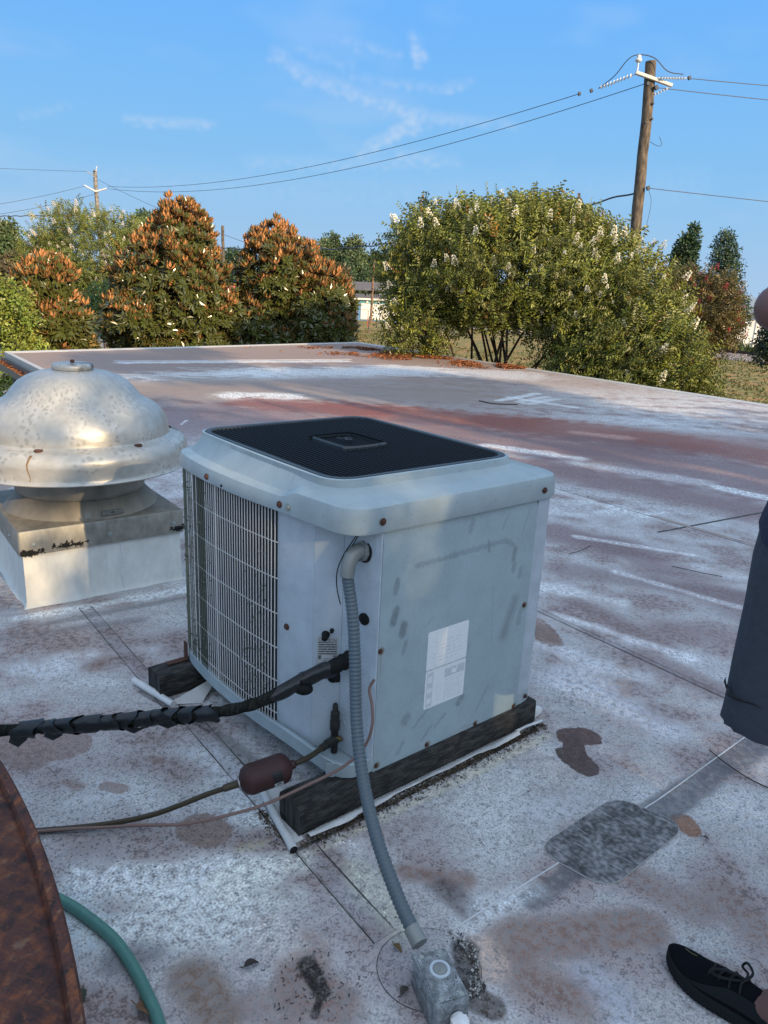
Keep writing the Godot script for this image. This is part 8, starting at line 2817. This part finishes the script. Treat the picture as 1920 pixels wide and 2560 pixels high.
	put(sp, "shaft", pm, M.pole_wood)
	build_car()

# a white pickup with a blue cover, half hidden behind the tallest magnolia
func build_car() -> void:
	var o := root("parked_pickup", Vector3(-9.9, GROUND, -37.0), 0.5)
	tag(o, "white and blue parked pickup half hidden behind the tallest magnolia", "pickup truck")
	var white := mat(Color(0.75, 0.76, 0.77), 0.25)
	white.clearcoat_enabled = true
	var side := PackedVector2Array([Vector2(-2.7, 0.55), Vector2(-2.75, 1.05), Vector2(-1.0, 1.12), Vector2(-0.75, 1.15), Vector2(-0.45, 1.82), Vector2(0.75, 1.85), Vector2(1.35, 1.2), Vector2(2.55, 1.08), Vector2(2.7, 0.85), Vector2(2.65, 0.5)])
	var ring := rounded(side, [0.1, 0.1, 0.05, 0.1, 0.2, 0.25, 0.2, 0.25, 0.1, 0.1], 4)
	var rows: Array = []
	for q in [[-0.92, 0.94], [-0.90, 1.0], [0.90, 1.0], [0.92, 0.94]]:
		var r := PackedVector3Array()
		for p in ring:
			r.append(Vector3(p.x * q[1], 1.0 + (p.y - 1.0) * q[1], q[0] * (1.0 - 0.12 * sstep(1.15, 1.8, p.y))))
		rows.append(r)
	var mb := MB.new()
	mb.grid(rows, true, 0.8)
	mb.cap(rows[0], Vector3.FORWARD)
	mb.cap(rows[-1], Vector3.BACK)
	put(o, "body", mb, white)
	var glass := mat(Color(0.02, 0.025, 0.03), 0.08)
	for s in [-1.0, 1.0]:
		for w in [[-0.38, 0.1], [0.16, 0.95]]:
			mb = MB.new()
			mb.quad(Vector3(w[0], 1.22, s * 0.925), Vector3(w[1], 1.22, s * 0.925), Vector3(w[1] - 0.22 if w[1] > 0.5 else w[1], 1.72, s * 0.84), Vector3(w[0], 1.72, s * 0.84), Vector3(0, 0.2, s))
			put(o, "side_window", mb, glass)
	mb = MB.new()
	mb.quad(Vector3(1.33, 1.24, -0.75), Vector3(1.33, 1.24, 0.75), Vector3(0.86, 1.76, 0.68), Vector3(0.86, 1.76, -0.68), Vector3(0.7, 0.7, 0))
	put(o, "windscreen", mb, glass)
	for x in [-1.75, 1.75]:
		for s in [-1.0, 1.0]:
			var w := root("wheel", Vector3(x, 0.38, s * 0.82), 0.0, o)
			mb = MB.new()
			mb.xf = Transform3D(Basis(Vector3.RIGHT, PI / 2.0), Vector3.ZERO)
			mb.lathe([Vector2(0.22, -0.12), Vector2(0.36, -0.12), Vector2(0.38, -0.08), Vector2(0.38, 0.08), Vector2(0.36, 0.12), Vector2(0.22, 0.12)], 28, 0.7)
			put(w, "tyre", mb, M.rubber)
			mb = MB.new()
			mb.xf = Transform3D(Basis(Vector3.RIGHT, PI / 2.0), Vector3.ZERO)
			mb.lathe([Vector2(0, -0.1), Vector2(0.23, -0.1), Vector2(0.23, 0.1), Vector2(0, 0.1)], 24, 0.7)
			put(w, "rim", mb, M.steel)
	for s in [-0.65, 0.65]:
		mb = MB.new()
		mb.box(Vector3(0.06, 0.16, 0.3), Vector3(2.62, 0.88, s), 0.02)
		put(o, "headlight", mb, mat(Color(0.7, 0.7, 0.7), 0.1))
		mb = MB.new()
		mb.box(Vector3(0.05, 0.3, 0.12), Vector3(-2.73, 0.85, s * 1.2), 0.02)
		put(o, "tail_light", mb, mat(Color(0.4, 0.02, 0.02), 0.3))
	mb = MB.new()
	mb.box(Vector3(1.5, 1.0, 1.5), Vector3(-1.85, 1.55, 0), 0.1)
	tag(put(self, "blue_load", mb, mat(Color(0.03, 0.06, 0.30), 0.6), o.transform), "dark blue covered load on the back of the white pickup", "load")


func _ready() -> void:
	rng.seed = 20240817
	# camera
	var cam := Camera3D.new()
	cam.name = "camera"
	add_child(cam)
	cam.position = Vector3(0, 1.55, 0)
	cam.rotation = Vector3(-0.29203, 0.0, 0.048)
	cam.fov = 69.31
	cam.near = 0.05
	cam.far = 3000.0
	# sky, sun, exposure
	M.n_fine = nz(0.03, 5, 4)
	var env := Environment.new()
	env.background_mode = Environment.BG_SKY
	env.background_energy_multiplier = 1.0
	var sky := Sky.new()
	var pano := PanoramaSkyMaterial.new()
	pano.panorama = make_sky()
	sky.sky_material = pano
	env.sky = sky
	env.tonemap_mode = Environment.TONE_MAPPER_LINEAR
	env.tonemap_exposure = EXPOSURE
	env.sdfgi_enabled = true
	env.ssao_enabled = true
	env.ssil_enabled = true
	var we := WorldEnvironment.new()
	we.name = "environment"
	we.environment = env
	add_child(we)
	var sun := DirectionalLight3D.new()
	sun.name = "sun"
	sun.light_energy = 1.6
	sun.light_color = Color(1.0, 0.87, 0.68)
	sun.light_angular_distance = 0.5
	sun.shadow_enabled = true
	add_child(sun)
	sun.look_at_from_position(SUN_TO * 50.0, Vector3.ZERO)
	# setting
	var t0 := Time.get_ticks_msec()
	make_materials()
	build_roof()
	M.foliage_plain = foliage(Color(1, 1, 1), 0.45, 0.28)
	build_ground()
	build_buildings()
	build_poles()
	build_plants()
	# the roof's equipment and the person
	build_underlay()
	build_unit()
	build_lines()
	build_box()
	build_fan()
	build_rusty_hood()
	build_hose()
	build_litter()
	build_person()
	print("built in ", Time.get_ticks_msec() - t0, " ms")
